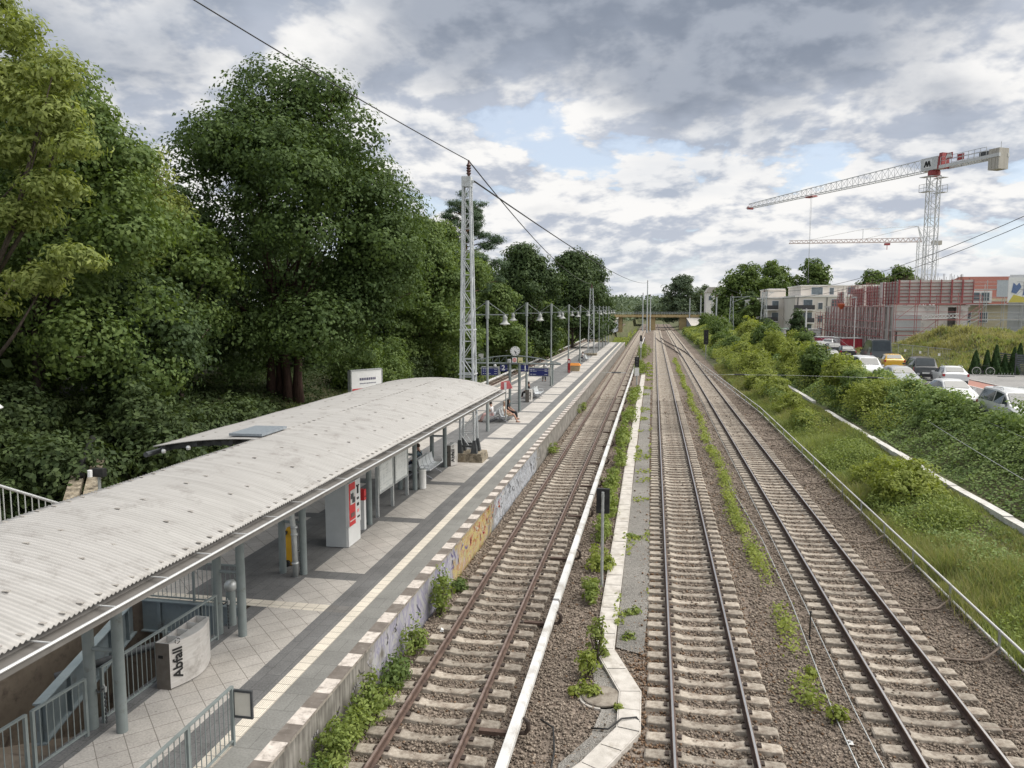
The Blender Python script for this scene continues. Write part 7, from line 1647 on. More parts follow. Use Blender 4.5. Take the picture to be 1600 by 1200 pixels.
# the big maple over the canopy
tree('maple_tree', 'huge dark maple with a cluster of red brown trunks behind the canopy', (-24.9,47.4,gz(-24.9,47.4)), crown(-23.9,47.5,5.2,24.2,8.2,46,1)+[(-19.4,46.5,19.6,2.3,2.3,1.9),(-18.2,46.5,16.8,2.3,2.3,1.8),(-17.9,47,13.4,2.2,2.2,1.7),(-29.6,46,18.4,2.4,2.4,1.9),(-21.6,47,22.4,2.3,2.3,1.8),(-26.4,47,22.6,2.2,2.2,1.7),(-18.5,46,9.0,2.2,2.2,1.6),(-30.5,46,12,2.3,2.3,1.8)], 'maple', 135000, 0.25, 9.0, 0.36, G_L, 11, rc=0.95, per=34, bark=BARK_RED, trunks=4, spread=6, inner=0.55)
tree('maple_tree', 'tall maple left of the huge one, with slim pale trunk', (-29.0,31.0,gz(-29,31)), crown(-27.0,31.0,3.6,19.2,5.5,40,2), 'mid', 62000, 0.23, 8.0, 0.30, G_L, 12, rc=0.85, per=30, spread=5)
BE = [(-23.3,25,18.6,0.9,0.9,0.8),(-21.9,25,17.2,1.0,1.0,0.8),(-23.6,25,16.6,1.4,1.4,1.0),(-22.3,25,15.6,1.2,1.2,0.8),(-23.6,25,14.4,1.3,1.3,0.6),(-22.2,25,13.0,1.1,1.1,0.55),(-23.9,25,12.0,1.3,1.3,0.6),(-21.5,25,10.3,1.1,1.1,0.5),(-23.2,25,9.6,1.1,1.1,0.5),(-21.0,25,14.4,0.8,0.8,0.4),(-24.8,25.5,19.5,1.0,1.0,1.2),(-26,25,17,1.5,1.5,1.0),(-25.5,25,8.5,1.0,1.0,0.5)]
tree('box_elder', 'light yellow green tree at the upper left corner', (-25.6,25.0,gz(-25.6,25.0)), BE, 'light', 17000, 0.25, 11.5, 0.2, G_L, 13, rc=0.55, per=24, aspect=0.40, spread=2.5)
tree('maple_tree', 'dark maple filling the gap behind the left trees', (-31.5,42,gz(-31.5,42)), crown(-32.0,42,4.2,16.2,6.0,34,4), 'dark', 42000, 0.30, 9.0, 0.3, G_L, 14, rc=1.0, per=30)
tree('maple_tree', 'young maple with dark leaves low beside the canopy edge', (-25.0,33.5,gz(-25,33.5)), crown(-24.6,33.0,2.6,9.8,3.6,24,5), 'dark', 22000, 0.25, 5.0, 0.14, G_L, 15, rc=0.7, per=28)
tree('box_elder', 'pale loose tree showing behind between the two tall maples', (-30.5,39.5,gz(-30.5,39.5)), crown(-29.2,39.0,9.0,18.2,3.0,18,6), 'light', 9000, 0.26, 11.0, 0.2, G_L, 16, rc=0.7, per=22, aspect=0.45)
tree('maple_tree', 'slim tree with a bare grey stem in the shade left of the huge maple', (-27.6,40.0,gz(-27.6,40)), crown(-27.0,40,6.2,13.5,3.2,18,7), 'mid', 13000, 0.26, 8.0, 0.13, G_L, 17, rc=0.8)
# farther along
tree('lime_tree', 'mid green tree just right of the huge maple', (-22.6,70,gz(-22.6,70)), crown(-21.5,70,2.2,16.2,4.9,34,21), 'mid', 36000, 0.32, 8.0, 0.3, G_L, 21, rc=0.9, per=30)
tree('maple_tree', 'dark tree behind the white lattice mast', (-25.5,80,gz(-25.5,80)), crown(-23.0,80,3,17.4,5.0,30,22), 'mid', 30000, 0.34, 8.0, 0.3, G_L, 22, rc=1.0)
tree('oak_tree', 'broad dark tree beyond the pine along the bank', (-20.0,113,gz(-20,113)), crown(-19.4,113,3,17.8,5.6,34,23), 'dark', 30000, 0.42, 8.0, 0.3, G_L, 23, rc=1.2)
tree('oak_tree', 'dark rounded tree before the bridge on the left', (-14.8,139,gz(-14.8,139)), crown(-15.0,140,2.5,18.8,6.0,34,24), 'dark', 26000, 0.50, 8.0, 0.35, G_L, 24, rc=1.4)
tree('oak_tree', 'last dark tree of the row next to the bridge', (-14.5,170,gz(-14.5,170)), crown(-14.4,170,2.0,20.0,6.2,30,25), 'dark', 20000, 0.58, 8.0, 0.35, G_L, 25, rc=1.6)
tree('hazel_tree', 'light green bushy tree below the dark ones, nearer of two', (-21.0,98,gz(-21,98)), crown(-20.5,98,1.0,12.2,4.3,24,26), 'mid', 20000, 0.36, 5.0, 0.2, G_L, 26, rc=0.9)
tree('hazel_tree', 'light green bushy tree below the dark ones, farther of two', (-19.6,122,gz(-19.6,122)), crown(-19.0,122,0.8,11.2,4.0,24,27), 'mid', 15000, 0.42, 5.0, 0.2, G_L, 27, rc=1.0)
tree('oak_tree', 'dark tree crown rising behind the light green pair', (-25.8,104,gz(-25.8,104)), crown(-25.5,104,3,15.8,5.2,28,28), 'mid', 20000, 0.42, 8.0, 0.3, G_L, 28, rc=1.2)
tree('hazel_tree', 'mid green tree low at the bank beside the far lamps', (-20.2,150,gz(-20.2,150)), crown(-19.6,152,0.5,12,4.6,22,29), 'mid', 13000, 0.5, 5.0, 0.2, G_L, 29, rc=1.2)
tree('oak_tree', 'pale green tree left of the bridge end', (-19.5,215,gz(-19.5,215)), crown(-20.0,215,0.5,15.5,6.5,26,30), 'mid', 13000, 0.75, 6.0, 0.3, G_L, 30, rc=1.8)
tree('oak_tree', 'hazy tree beside the left bridge abutment', (-23.5,262,gz(-23.5,262)), crown(-23.5,262,0.5,17,8,26,31), 'mid', 11000, 0.95, 6.0, 0.3, G_L, 31, rc=2.2)
def pine():
    x, y = -21.6, 86.0; z = gz(x,y); t = thing('pine_tree', 'tall scots pine showing behind the white lattice mast', 'pine tree', (x,y,z), G_L); rng = np.random.default_rng(5); bl = []
    for k in range(44):
        u = rng.uniform(0,1)**0.8; a = rng.uniform(0,6.28); R = (4.4*(1-u)**0.5+0.8); q = rng.uniform(0.45,1.0); b = rng.uniform(0.55,1.0); bl.append((x+math.cos(a)*R*q,y+math.sin(a)*R*q,10.8+10.8*u,b*1.15,b*1.15,b*0.5))
    P, N, cc = blob_points(bl, 1500, 22, rng, 0.46, 0.3, 0.5, 0.6); V, F = leaves(P, N, 0.36, 0.16, rng); np_mesh('crown', V, F, LEAF['pine'], t)
    m = MB().tube([(x,y,z-0.2),(x+0.2,y,9),(x-0.1,y,15),(x+0.1,y,21)],[0.35,0.28,0.2,0.05],8)
    for b in bl: m.tube([(x,y,b[2]-0.8),(b[0],b[1],b[2]-0.1)],[0.08,0.03],5)
    m.build('trunk', mat('pine_bark',(0.10,0.055,0.035),(0.17,0.10,0.065),rough=0.9), t, smooth=True)
pine()
# back row that closes the view between the stems
for i, (x, y, r, zt, lab) in enumerate(((-37,30,7,17,'dark tree in the back row at the far left edge'),(-38,42,7,18,'dark tree in the back row behind the left maples'),(-37,54,7,18,'dark tree in the back row behind the huge maple'),(-33,64,6.5,17,'dark tree in the back row right of the huge maple'),(-31,78,6.5,16,'dark tree in the back row behind the lime'),(-30,92,6.5,16,'dark tree in the back row behind the pine'),(-29,116,7,16,'dark tree in the back row behind the broad oak'),(-27,138,7,16,'dark tree in the back row beyond the far lamps'),(-33,22,6,20,'dark tree in the back row nearest the camera'))):
    tree('background_tree', lab, (x,y,gz(x,y)), crown(x,y,1.6,zt,r,26,40+i), 'dark', 17000, 0.50, 7.0, 0.3, 'back row of trees on the left', 40+i, rc=1.4)
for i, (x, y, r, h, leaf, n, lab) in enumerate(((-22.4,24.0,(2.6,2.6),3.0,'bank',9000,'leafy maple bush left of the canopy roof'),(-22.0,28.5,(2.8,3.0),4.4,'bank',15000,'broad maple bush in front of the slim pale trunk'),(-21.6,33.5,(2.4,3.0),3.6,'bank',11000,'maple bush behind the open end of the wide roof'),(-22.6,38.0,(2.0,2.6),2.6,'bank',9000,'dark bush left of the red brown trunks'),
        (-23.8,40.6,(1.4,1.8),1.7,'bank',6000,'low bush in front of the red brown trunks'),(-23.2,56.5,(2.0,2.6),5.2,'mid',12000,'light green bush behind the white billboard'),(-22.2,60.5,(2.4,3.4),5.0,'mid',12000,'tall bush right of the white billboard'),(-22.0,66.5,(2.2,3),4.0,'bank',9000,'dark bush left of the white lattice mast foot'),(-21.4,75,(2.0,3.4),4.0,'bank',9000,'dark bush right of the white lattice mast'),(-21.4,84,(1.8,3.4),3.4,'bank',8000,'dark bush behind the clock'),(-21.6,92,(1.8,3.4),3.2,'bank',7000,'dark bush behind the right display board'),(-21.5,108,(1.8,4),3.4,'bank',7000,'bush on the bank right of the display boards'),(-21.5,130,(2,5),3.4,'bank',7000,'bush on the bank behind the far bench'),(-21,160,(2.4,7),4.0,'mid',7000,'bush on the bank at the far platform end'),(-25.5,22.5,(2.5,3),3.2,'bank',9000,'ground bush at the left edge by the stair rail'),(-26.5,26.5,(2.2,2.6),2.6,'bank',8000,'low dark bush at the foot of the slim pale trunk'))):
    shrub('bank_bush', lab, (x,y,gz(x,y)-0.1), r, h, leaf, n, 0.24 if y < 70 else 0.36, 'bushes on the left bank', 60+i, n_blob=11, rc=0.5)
def stair_rail():
    # pale handrail of the path that comes down the bank at the left edge
    t = thing('handrail', 'pale handrail sloping down at the left picture edge', 'railing', (-16,15,2)); A = Vector((-16.0,13.0,5.40)); B = Vector((-16.0,18.6,2.55))
    MB().tube([A,B],0.04,8).build('rail', M_LIP, t); MB().tube([A-Vector((0,0,1.0)),B-Vector((0,0,0.9))],0.03,6).build('rail', M_LIP, t)
    n = 26; m = MB()
    for i in range(n): p = A.lerp(B,i/n); m.bar(p,p-Vector((0,0,0.98)),0.02,0.02,up=(0,1,0))
    m.build('bar_row', M_LIP, t)['kind'] = 'stuff'
    for u in (0.12,0.47,0.80): p = A.lerp(B,u); MB().bar(p,(p.x,p.y,0.8),0.07,0.07,up=(0,1,0)).build('post', M_LIP, t)
stair_rail()
def bank_path():
    t = thing('concrete_ramp', 'old concrete slab channel with a black pipe on the left bank', 'concrete channel', (-19.2,22,1.6)); A = Vector((-19.0,21.2,1.7)); B = Vector((-21.3,24.6,2.55))
    MB().bar(A,B,0.42,0.3).build('slab', M_CONC, t); MB().bar(A+Vector((0.5,0.25,-0.05)),B+Vector((0.5,0.25,0.0)),0.42,0.34).build('slab', M_CONC, t)
    MB().tube([(-20.2,23.2,2.4),(-20.4,23.6,2.85),(-21.0,24.6,3.1),(-21.8,25.8,3.3)],0.14,8).build('pipe', M_BLACK, t, smooth=True)
    c = thing('floodlight', 'small black and white lamp box peeping over the roof edge', 'lamp', (-14.4,17.2,4.2)); MB().box((-14.55,17.1,4.0),(-14.2,17.25,4.22)).build('box', M_BLACK, c); MB().cyl((-14.5,17.0,4.02),(-14.5,17.0,4.2),0.06,0.06,8).build('lens', M_SIGNW, c); MB().cyl((-14.4,17.2,0),(-14.4,17.2,4.0),0.04,0.04,6).build('post', M_GALV, c)
bank_path()
# ================================================================ right bank
G_R = 'bushes on the right embankment'
for i, (x, y, r, h, leaf, n, lab) in enumerate((
    (10.35,33.6,(1.55,2.6),1.9,'fresh',15000,'big bright green bush alone in the grass beside the pipe railing'),
    (10.1,36.6,(0.9,1.6),1.3,'fresh',5000,'small bright bush just behind the big lone one'),
    (14.3,53.0,(1.6,2.2),2.1,'fresh',12000,'spreading bush at the bend of the white duct'),
    (14.4,58.0,(1.7,2.6),2.5,'mid',11000,'round bush between the duct and the silver car roof'),
    (15.2,64.0,(1.6,2.6),2.6,'fresh',9000,'bright bush right of the duct below the parked van'),
    (10.6,54.5,(1.2,2.2),1.2,'fresh',7000,'bright bush left of the white duct, nearest'),
    (10.6,61.0,(1.3,2.8),1.5,'fresh',9000,'bright bush left of the white duct, second'),
    (10.8,69.0,(1.5,3.2),1.8,'fresh',9000,'bright bush left of the white duct, third'),
    (14.9,72.0,(1.7,3.2),3.0,'mid',9000,'dark green bush by the end of the pale wires'),
    (11.2,79.0,(1.5,3.4),2.0,'fresh',8000,'yellow green bush along the pipe railing'),
    (15.0,82.0,(1.9,3.6),3.4,'fresh',9000,'tall yellow green bush below the far car row'),
    (16.6,90.0,(1.9,3.6),3.4,'mid',8000,'dark bush before the silver estate'),
    (12.2,92.0,(1.8,4.2),3.0,'fresh',8000,'yellow green bush near the tall black signal'),
    (15.0,101.0,(2.0,4.2),3.6,'fresh',8000,'big yellow green bush below the wrapped pallets'),
    (18.3,104.0,(2.0,4.2),3.0,'fresh',7000,'yellow green bush at the far street end'),
    (12.6,110.0,(2.0,4.6),3.0,'fresh',7000,'light bush right of the tall black signal'),
    (16.8,118.0,(2.4,4.6),3.8,'mid',7000,'bush in front of the site cabin'),
    (12.8,130.0,(2.2,5),3.2,'mid',6000,'bush on the bank past the tall black signal'),
    (17.5,138.0,(2.6,5),4.2,'fresh',6000,'bright bush left of the green skip'),
    (13.6,152.0,(2.4,6),4.0,'mid',6000,'bush beside the track switch'),
    (19.0,160.0,(3,6),4.6,'fresh',6000,'bright bush before the thick lattice mast'),
    (15.6,185.0,(3,8),5.0,'mid',6000,'bush mass right of the switch'),
    (17.0,215.0,(3.4,9),6.0,'mid',6000,'bush mass before the bridge on the right'),
    (15.5,245.0,(3.4,9),6.0,'mid',5000,'bush mass beside the right bridge abutment'),
    (22.5,228.0,(4,8),5.6,'mid',5000,'dark bush mass under the tall far trees'))):
    shrub('embankment_bush', lab, (x,y,gz(x,y)-0.15), r, h, leaf, n, 0.15 if y < 62 else (0.26 if y < 110 else 0.45), G_R, 100+i, n_blob=12, rc=0.30 if y < 62 else (0.45 if y < 110 else 0.8), per=24)
tree('young_tree', 'little dark tree in front of the cream apartment block', (20.0,113,2.6), crown(20.2,113,3.6,8.2,1.25,14,70), 'dark', 5000, 0.32, 4.5, 0.09, None, 70, rc=0.5)
tree('young_tree', 'little dark tree beside the thick lattice mast', (21.2,150,2.4), crown(21.2,150,3.0,6.6,2.2,14,71), 'dark', 4500, 0.42, 3.0, 0.1, None, 71, rc=0.7)
for i, (x, y, r, zt, z0, n, leaf, lab) in enumerate(((28.8,252,9.5,22.5,2,15000,'mid','tall dark plane tree left of the apartment block, first of the group'),(39.0,262,9.5,24.0,3,15000,'mid','tall dark plane tree behind the apartment block, second of the group'),(50.5,262,9.0,23.0,4,13000,'mid','tall dark plane tree behind the apartment roof, third of the group'),
        (70.0,262,7.0,19.8,4,9000,'mid','round tree behind the red scaffold, left of a pair'),(80.0,270,7.5,22.2,4,9000,'mid','round tree behind the red scaffold, right of a pair'),(12.5,345,9.5,22.5,3,13000,'far','round tree beyond the bridge at the right of the tracks'),(24.0,355,9,18.0,3,9000,'far','tree behind the bridge next to the pale house'),(25.5,205,3.2,11,2,6000,'mid','slim conical tree below the tall dark ones'),(28.0,232,3.6,13,2,6000,'dark','dark conical tree at the foot of the tall ones'))):
    tree('plane_tree' if r > 5 else 'conical_tree', lab, (x,y,gz(x,y)), crown(x,y,z0,zt,r,40,80+i,top=0.6), leaf, n, 0.85 if r > 5 else 0.5, 8.0, 0.4, 'far trees right of the tracks', 80+i, rc=1.5 if r > 5 else 0.8, per=22)
# thujas
def thuja(x, y, h, r, lab, seed):
    t = thing('thuja', lab, 'thuja', (x,y,ST+0.08), 'conical thujas on the pavement edge'); rng = np.random.default_rng(seed); n = 2600; u = rng.uniform(0,1,n)**1.2; a = rng.uniform(0,6.28,n); R = r*(1-u)**0.8*(0.9+0.16*np.sin(a*5+u*9))*rng.uniform(0.86,1.05,n)+0.03
    P = np.stack([x+R*np.cos(a), y+R*np.sin(a), ST+0.15+u*h], 1); N = np.stack([np.cos(a),np.sin(a),np.full(n,0.35)],1)+rng.normal(size=(n,3))*0.35; V, F = leaves(P, N, 0.17, 0.6, rng); np_mesh('foliage', V, F, LEAF['thuja'], t)
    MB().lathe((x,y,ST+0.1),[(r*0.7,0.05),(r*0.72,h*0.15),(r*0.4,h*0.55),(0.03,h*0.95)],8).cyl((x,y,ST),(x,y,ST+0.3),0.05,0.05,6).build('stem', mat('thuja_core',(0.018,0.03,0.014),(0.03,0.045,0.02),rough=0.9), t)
for i, (x, h, r) in enumerate(((27.15,1.95,0.50),(28.05,2.0,0.40),(28.75,2.45,0.48),(29.45,1.65,0.36),(30.15,2.25,0.50))):
    thuja(x+0.25, 71.0, h, r, ['dark conical thuja, leftmost behind the bicycle wheel','slim conical thuja, second from the left','tallest conical thuja, in the middle of the row','shortest conical thuja, right of the tallest','broad conical thuja next to the slatted bin store'][i], i)
thuja(33.0, 76.0, 2.4, 0.5, 'conical thuja behind the slatted bin store', 9)
# ivy hedge along the street edge: grown over a fence
def hedge():
    rng = np.random.default_rng(21); t = thing('ivy_hedge', 'thick ivy hedge overgrowing a fence along the parked cars', 'hedge', (16.2,45,2.5)); bl = []
    y = 22.0
    while y < 66:
        top = 3.62+0.30*float(sm(38,46,np.array(y)))+0.22*math.sin(y*0.9)+rng.uniform(-0.15,0.2)
        bl.append((16.0+rng.uniform(-0.2,0.2), y, top-0.55, 0.55, 0.9, 0.6)); bl.append((15.45+rng.uniform(-0.3,0.2), y+0.4, top-1.25, 0.7, 0.9, 0.75)); bl.append((14.9+rng.uniform(-0.3,0.3), y, top-1.9, 0.6, 0.9, 0.5)); y += 0.75
    for x, yy, zz, r in ((16.2,36.6,3.9,0.75),(15.8,34.5,3.7,0.8),(16.1,41.5,3.6,0.6)): bl.append((x,yy,zz,r,r*1.3,r*0.75))
    P, N, cc = blob_points(bl, 2900, 26, rng, 0.30, 0.55, 0.3, 0.7); V, F = leaves(P, N, 0.15, 0.75, rng); np_mesh('foliage', V, F, LEAF['ivy'], t)
    MB().box((16.05,22,2.4),(16.1,66,3.5)).build('fence', M_DARKST, t)
hedge()
# ================================================================ ground cover that nobody could count
def ground_cover():
    rng = np.random.default_rng(31)
    # creeper on the slope between duct and hedge
    segs = ((20,45,95),(45,70,45),(70,110,14)); C = []
    for y0, y1, d in segs:
        n = int((y1-y0)*3.4*d*2.2); x = rng.uniform(12.9,16.2,n); y = rng.uniform(y0,y1,n); h = (0.12+0.55*np.clip(bumps(x*4,y*4)*1.6+0.4,0,1)*rng.uniform(0.2,1,n)+0.1*rng.uniform(0,1,n))*np.clip((x-12.7)/0.8,0.25,1); C.append((np.stack([x,y,ground_z(x,y)+h],1), np.full(n, 0.12 if y0 < 45 else (0.17 if y0 < 70 else 0.3))))
    P = np.concatenate([c[0] for c in C]); s = np.concatenate([c[1] for c in C]); N = np.array([-0.35,0,1.0])+rng.normal(size=P.shape)*0.45
    V, F = leaves(P, N, s, 0.8, rng); tag(np_mesh('creeper_cover', V, F, LEAF['ivy']), 'low creeper leaves covering the slope below the hedge', 'ground cover', kind='stuff')
    # undergrowth on the left bank
    n = 95000; x = rng.uniform(-34,-19.3,n); y = 18+ (165-18)*rng.uniform(0,1,n)**1.7; h = rng.uniform(0.02,0.55,n)*(0.4+0.6*(0.5+0.5*bumps(x*3,y*3)))
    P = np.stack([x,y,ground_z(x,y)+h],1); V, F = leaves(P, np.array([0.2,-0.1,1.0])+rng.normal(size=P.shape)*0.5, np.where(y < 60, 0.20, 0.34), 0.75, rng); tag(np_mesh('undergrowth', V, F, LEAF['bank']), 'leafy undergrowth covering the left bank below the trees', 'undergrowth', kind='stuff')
    # row of weeds in the ballast between the two shiny tracks
    n = 0; P = []; S = []
    for y0, y1, d, sz in ((16,26,330,0.085),(26,45,240,0.10),(45,80,90,0.14),(80,130,35,0.22)):
        m = int((y1-y0)*d); y = rng.uniform(y0,y1,m); x = 3.52+0.12*np.sin(y*0.35)+rng.normal(size=m)*0.15; keep = bumps(np.full(m,3.0)*9, y*3.3)+0.16*np.sin(y*1.7)+rng.uniform(-0.25,0.25,m) > (0.02 if y0 < 26 else -0.12); x, y = x[keep], y[keep]; k = len(x); P.append(np.stack([x,y,rng.uniform(0,0.26,k)-0.04],1)); S.append(np.full(k,sz))
    m = 5200; y = 19+100*rng.uniform(0,1,m)**1.8; x = rng.uniform(-0.95,0.0,m); k = bumps(x*6+3, y*2.6) > 0.16; y, x = y[k], x[k]; P.append(np.stack([x,y,rng.uniform(0,0.12,len(x))-0.05],1)); S.append(0.06+0.0022*y)
    P = np.concatenate(P); V, F = leaves(P, np.array([0,-0.2,1.0])+rng.normal(size=P.shape)*0.55, np.concatenate(S), 0.7, rng); tag(np_mesh('low_weeds', V, F, LEAF['fresh']), 'strip of low weeds in the ballast between the shiny tracks', 'weeds', kind='stuff')
ground_cover()
def scrub():
    rng = np.random.default_rng(77)
    def mass(name, lab, xs, ys, n, hmax, leaf, s0, s1, thr, kx, ypow=1.5, cat='scrub'):
        x = rng.uniform(*xs, n); u = rng.uniform(0,1,n)**ypow; y = ys[0]+(ys[1]-ys[0])*u
        f = bumps(x*kx, y*kx*0.55)*1.6+0.8*bumps(x*kx*2.7+5, y*kx*1.6)+0.25*rng.normal(size=n)*0.5
        k = f > thr; x, y, f, u = x[k], y[k], f[k], u[k]; m = len(x)
        h = np.clip((f-thr)*2.2, 0.05, 1.0)*hmax*rng.uniform(0.25,1.0,m)**0.6
        zt = ground_z(x,y)+h; zt = np.where((x > 8) & (x < 12.5) & (y < 84), np.minimum(zt, 0.75+0.5*np.clip(12.3-x,0,4)-0.3*rng.uniform(0,1,m)), zt); k = ~((np.abs(x-12.48) < 0.42) & (y < 84)); x, y, zt, u, m = x[k], y[k], zt[k], u[k], int(k.sum())
        P = np.stack([x,y,zt],1); V, F = leaves(P, np.array([0.1,-0.35,0.9])+rng.normal(size=P.shape)*0.6, s0+(s1-s0)*u, 0.5, rng)
        tag(np_mesh(name, V, F, LEAF[leaf]), lab, cat, kind='stuff')
    mass('scrub', 'loose yellow green scrub running together along the right embankment', (9.5,16.4), (46,260), 100000, 1.9, 'fresh', 0.15, 0.55, -0.12, 1.1)
    mass('scrub', 'darker scrub among the yellow green on the right embankment', (9.4,16.6), (50,260), 50000, 1.7, 'mid', 0.16, 0.55, 0.02, 0.8)
    mass('tall_herbs', 'ragged taller weeds in the grass between pipe railing and duct', (8.9,12.0), (15,62), 70000, 0.80, 'weed', 0.10, 0.16, 0.06, 0.8, 1.2, 'weeds')
    mass('undergrowth', 'mixed herbs among the grass between pipe railing and duct', (9.3,12.2), (18,60), 60000, 0.50, 'ivy', 0.10, 0.16, 0.02, 1.1, 1.2)
    mass('scrub', 'low green growth around the far tracks before the bridge', (-14,-6.4), (168,300), 26000, 2.2, 'fresh', 0.35, 0.7, -0.05, 0.6, 1.1)
    mass('scrub', 'green growth on the far left bank before the bridge', (-26,-18.9), (150,300), 30000, 2.4, 'mid', 0.4, 0.8, -0.3, 0.5, 1.1)
scrub()
def grass():
    rng = np.random.default_rng(41)
    def blades(name, lab, n, xs, ys, hh, w, leaf, cond=None, lean=0.35, ypow=1.6):
        x = rng.uniform(*xs, n); y = ys[0]+(ys[1]-ys[0])*rng.uniform(0,1,n)**ypow
        if cond is not None: k = cond(x, y, rng); x, y = x[k], y[k]
        n = len(x); z = ground_z(x, y)-0.02; h = hh*np.where((x > 8) & (x < 13), np.clip(1.25-0.28*(x-9), 0.35, 1), 1)*rng.uniform(0.45,1.25,n)*np.clip(0.85+1.5*bumps(x*2.2,y*2.2)+0.8*bumps(x*5,y*5),0.3,1.7); sc = 1+np.clip((y-30)/60,0,2.0); a = rng.uniform(0,6.28,n); ln = rng.normal(size=(n,2))*lean*h[:,None]; ww = w*sc*rng.uniform(0.7,1.3,n)
        B = np.stack([x,y,z],1); d = np.stack([np.cos(a)*ww,np.sin(a)*ww,np.zeros(n)],1); M_ = B+np.stack([ln[:,0]*0.35,ln[:,1]*0.35,h*0.6],1); T = B+np.stack([ln[:,0],ln[:,1],h],1)
        V = np.stack([B-d, B+d, M_+d*0.8, T, M_-d*0.8], 1).reshape(-1,3); i = 5*np.arange(n)[:,None]; F1 = np.concatenate([i+0,i+1,i+2,i+4],1); F2 = np.concatenate([i+4,i+2,i+3,i+3],1)
        F = np.concatenate([np.concatenate([i+0,i+1,i+2],1),np.concatenate([i+0,i+2,i+4],1),np.concatenate([i+4,i+2,i+3],1)])
        tag(np_mesh(name, V, F, LEAF[leaf]), lab, 'grass', kind='stuff')
    blades('long_grass', 'long green grass on the strip between the pipe railing and the white duct', 170000, (8.45,12.3), (14,110), 0.50, 0.013, 'grass', lambda x,y,r: (x > 8.45+r.uniform(0,0.45,len(x))))
    blades('dry_grass', 'paler seeding grass standing among the green on the right strip', 60000, (8.35,12.2), (14,110), 0.66, 0.008, 'dry', lambda x,y,r: bumps(x*1.3,y*0.6) > -0.08)
    blades('mound_grass', 'rough yellow green grass over the earth mound', 60000, (24.5,50), (70,106), 0.55, 0.030, 'dry', lambda x,y,r: ground_z(x,y) > 2.75, ypow=1.0)
    blades('mound_herbs', 'greener herbs scattered over the earth mound', 30000, (24.5,50), (70,106), 0.60, 0.035, 'grass', lambda x,y,r: (ground_z(x,y) > 2.75) & (bumps(x*1.1,y*1.1) > 0.0), ypow=1.0)
    blades('bank_grass', 'grass on the low bank beyond the far track', 60000, (-23.5,-19.4), (45,200), 0.45, 0.016, 'grass', ypow=1.4)
grass()
# weeds one can tell apart
W = []
for i, (x, y, r, h, leaf, n, lab) in enumerate(((-1.22,17.6,(0.30,0.35),1.25,'light',520,'bright yellow green sapling beside the kink of the cable trough'),(-1.45,15.9,(0.45,0.4),0.30,'fresh',420,'low green weed patch above the manhole cover'),(-1.35,16.6,(0.28,0.35),0.75,'fresh',380,'green weed below the bright sapling'),(-1.62,21.4,(0.45,0.7),0.75,'weed',700,'dark green weed at the foot of the small signal'),(-1.55,24.0,(0.42,1.0),1.0,'fresh',1100,'leafy weed behind the small signal'),(-0.55,27.5,(0.35,0.4),0.22,'weed',220,'flat weed on the grey grit right of the trough'),(-0.45,20.6,(0.28,0.35),0.16,'weed',160,'tiny weed on the grit beside the trough, farther one'),(-0.5,18.9,(0.2,0.22),0.14,'weed',120,'tiny weed on the grit beside the trough, nearer one'),(3.78,15.7,(0.22,0.3),0.42,'fresh',230,'small bright weed alone in the ballast at the lower right'),(3.7,17.6,(0.16,0.3),0.28,'fresh',140,'small weed at the end of the weed strip'),(-0.62,15.3,(0.08,0.08),0.2,'fresh',50,'tiny bright sprout beside the manhole cover'))):
    shrub('weed_plant', lab, (x,y,-0.08), r, h, leaf, n, 0.11, 'single weeds in the ballast', 200+i, cat='weed', n_blob=6, rc=0.12, per=12)
for i, (y, r, h, leaf, n, lab) in enumerate(((27.5,(0.42,1.6),0.85,'weed',1500,'yellow green weed clump left of the trough, nearest of the row'),(31.0,(0.42,1.8),0.95,'weed',1600,'yellow green weed clump left of the trough, second of the row'),(35.5,(0.45,2.2),1.0,'weed',1500,'yellow green weed clump left of the trough, third of the row'),(41.0,(0.45,2.8),1.1,'weed',1500,'yellow green weed clump left of the trough, fourth of the row'),(49.0,(0.5,3.5),1.1,'weed',1500,'yellow green weed clump left of the trough, fifth of the row'),(58,(0.5,4),1.1,'weed',1200,'greener weed clump farther along the trough'),(72,(0.6,6),1.3,'weed',1200,'green weed clump near the black and white signal'),(100,(1.0,10),2.0,'weed',2000,'green bush between the tracks near the slim signal'),(135,(1.6,14),2.8,'weed',2500,'green bush wedge between the tracks before the bridge'))):
    shrub('weed_clump', lab, (-1.72,y,-0.08), r, h, leaf, n, 0.12 if y < 45 else 0.2, 'weeds along the cable trough', 220+i, cat='weed', n_blob=9, rc=0.16 if y < 45 else 0.3, per=14)
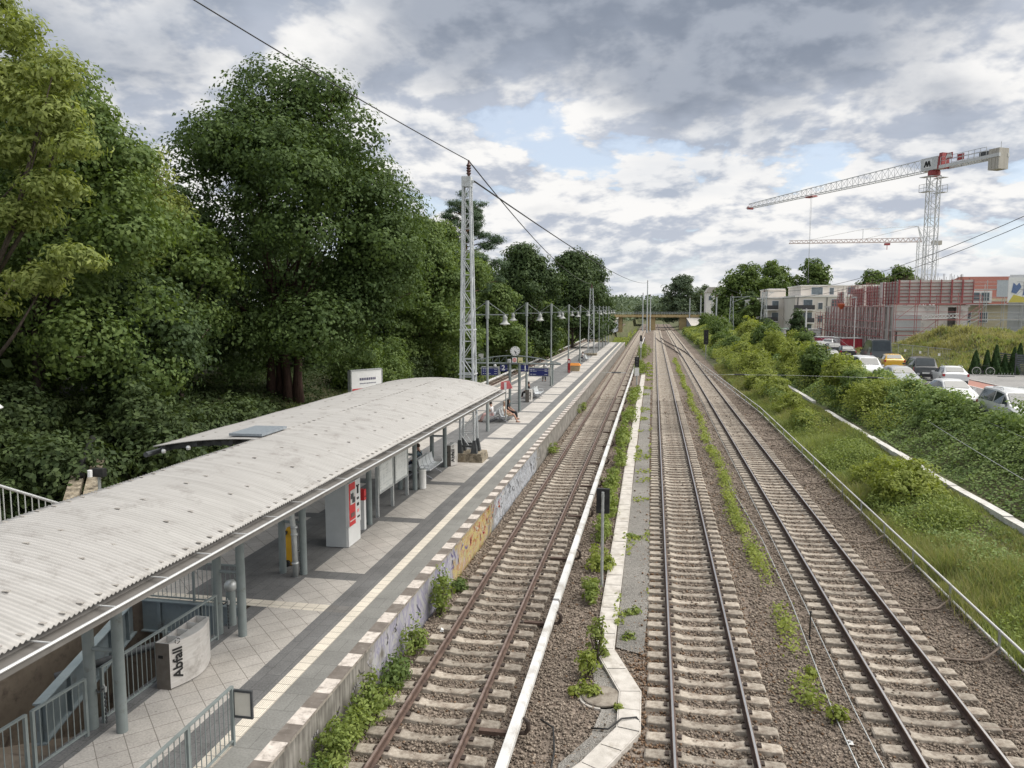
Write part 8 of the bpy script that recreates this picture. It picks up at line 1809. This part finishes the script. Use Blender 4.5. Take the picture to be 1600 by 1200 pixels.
for i, (y, n, h, r, lab) in enumerate(((11.0,1400,0.9,(0.34,0.95),'leafy weed against the platform wall, nearest the camera'),(12.6,1500,0.95,(0.38,1.05),'leafy weed against the platform wall, second from the camera'),(14.2,1500,0.85,(0.36,1.1),'leafy weed against the platform wall, third from the camera'),(15.7,1100,0.7,(0.33,0.9),'leafy weed against the platform wall, fourth from the camera'),(17.0,700,1.0,(0.3,0.45),'climbing weed on the platform wall below the grooved paving'),(19.4,1000,1.1,(0.40,0.75),'tall weed on the purple graffiti of the platform wall'),(21.3,500,0.5,(0.3,0.4),'small weed beyond the tall one on the graffiti wall'),(44.0,500,0.6,(0.4,1.6),'low weed under the platform edge past the graffiti'),(62.0,600,0.7,(0.4,3),'far weed under the platform edge'))):
    shrub('wall_weed', lab, (-5.68,y,-0.08), r, h*(0.8+0.25*(i % 3)), 'weed' if i % 3 else 'mid', int(n*0.95), 0.10, 'weeds along the platform wall', 240+i, cat='weed', n_blob=9, rc=0.17, per=14)
# scraps of litter in the ballast
for i, (x, y, lab) in enumerate(((-5.35,18.4,'white paper scrap in the ballast below the tall wall weed'),(-5.1,17.0,'white paper scrap near the rusty rail'),(-5.0,15.9,'crumpled white scrap beside the rusty rail, nearest of three'),(3.95,14.9,'crumpled white tissue in the ballast at the lower right'),(-5.2,22.8,'white bit of litter under the purple graffiti'))):
    t = thing('paper_scrap', lab, 'litter', (x,y,-0.06), 'scraps of litter in the ballast'); rg = random.Random(i); m = MB(); V = [(x+rg.uniform(-.07,.07), y+rg.uniform(-.07,.07), -0.06+rg.uniform(0.02,.08)) for _ in range(6)]; m.add(V, [(0,1,2),(0,2,3),(0,3,4),(0,4,5),(0,5,1)]); m.build('paper', M_SIGNW, t); MB().add([(x-0.05,y-0.04,-0.05),(x+0.05,y-0.03,-0.05),(x+0.03,y+0.05,-0.03),(x-0.04,y+0.04,-0.03)],[(0,1,2,3)]).build('fold', M_PLATE, t)
# ================================================================ far woods
def woods():
    rng = np.random.default_rng(51); P = []; S = []
    def add(x0,x1,y0,y1,zt,n,s,d=8):
        x = rng.uniform(x0,x1,n); y = rng.uniform(y0,y1,n); top = zt*(0.86+0.22*bumps(x*0.35,y*0.35)+0.10*np.sin(x*0.5+y*0.3)); z = top*rng.uniform(0.0,1,n)**0.55; P.append(np.stack([x,y,z],1)); S.append(np.full(n,s))
    add(-90,-24,285,420,15,26000,1.2); add(-140,-14,420,700,17,26000,1.7); add(22,160,360,520,14,22000,1.6); add(-260,300,700,900,21,30000,2.6); add(-14,12,560,640,14,5000,2.0)
    P = np.concatenate(P); V, F = leaves(P, np.array([0,-0.5,0.8])+rng.normal(size=P.shape)*0.6, np.concatenate(S), 0.8, rng); tag(np_mesh('woods', V, F, LEAF['far']), 'distant woods closing the horizon behind the road bridge', 'woods', kind='stuff')
woods()
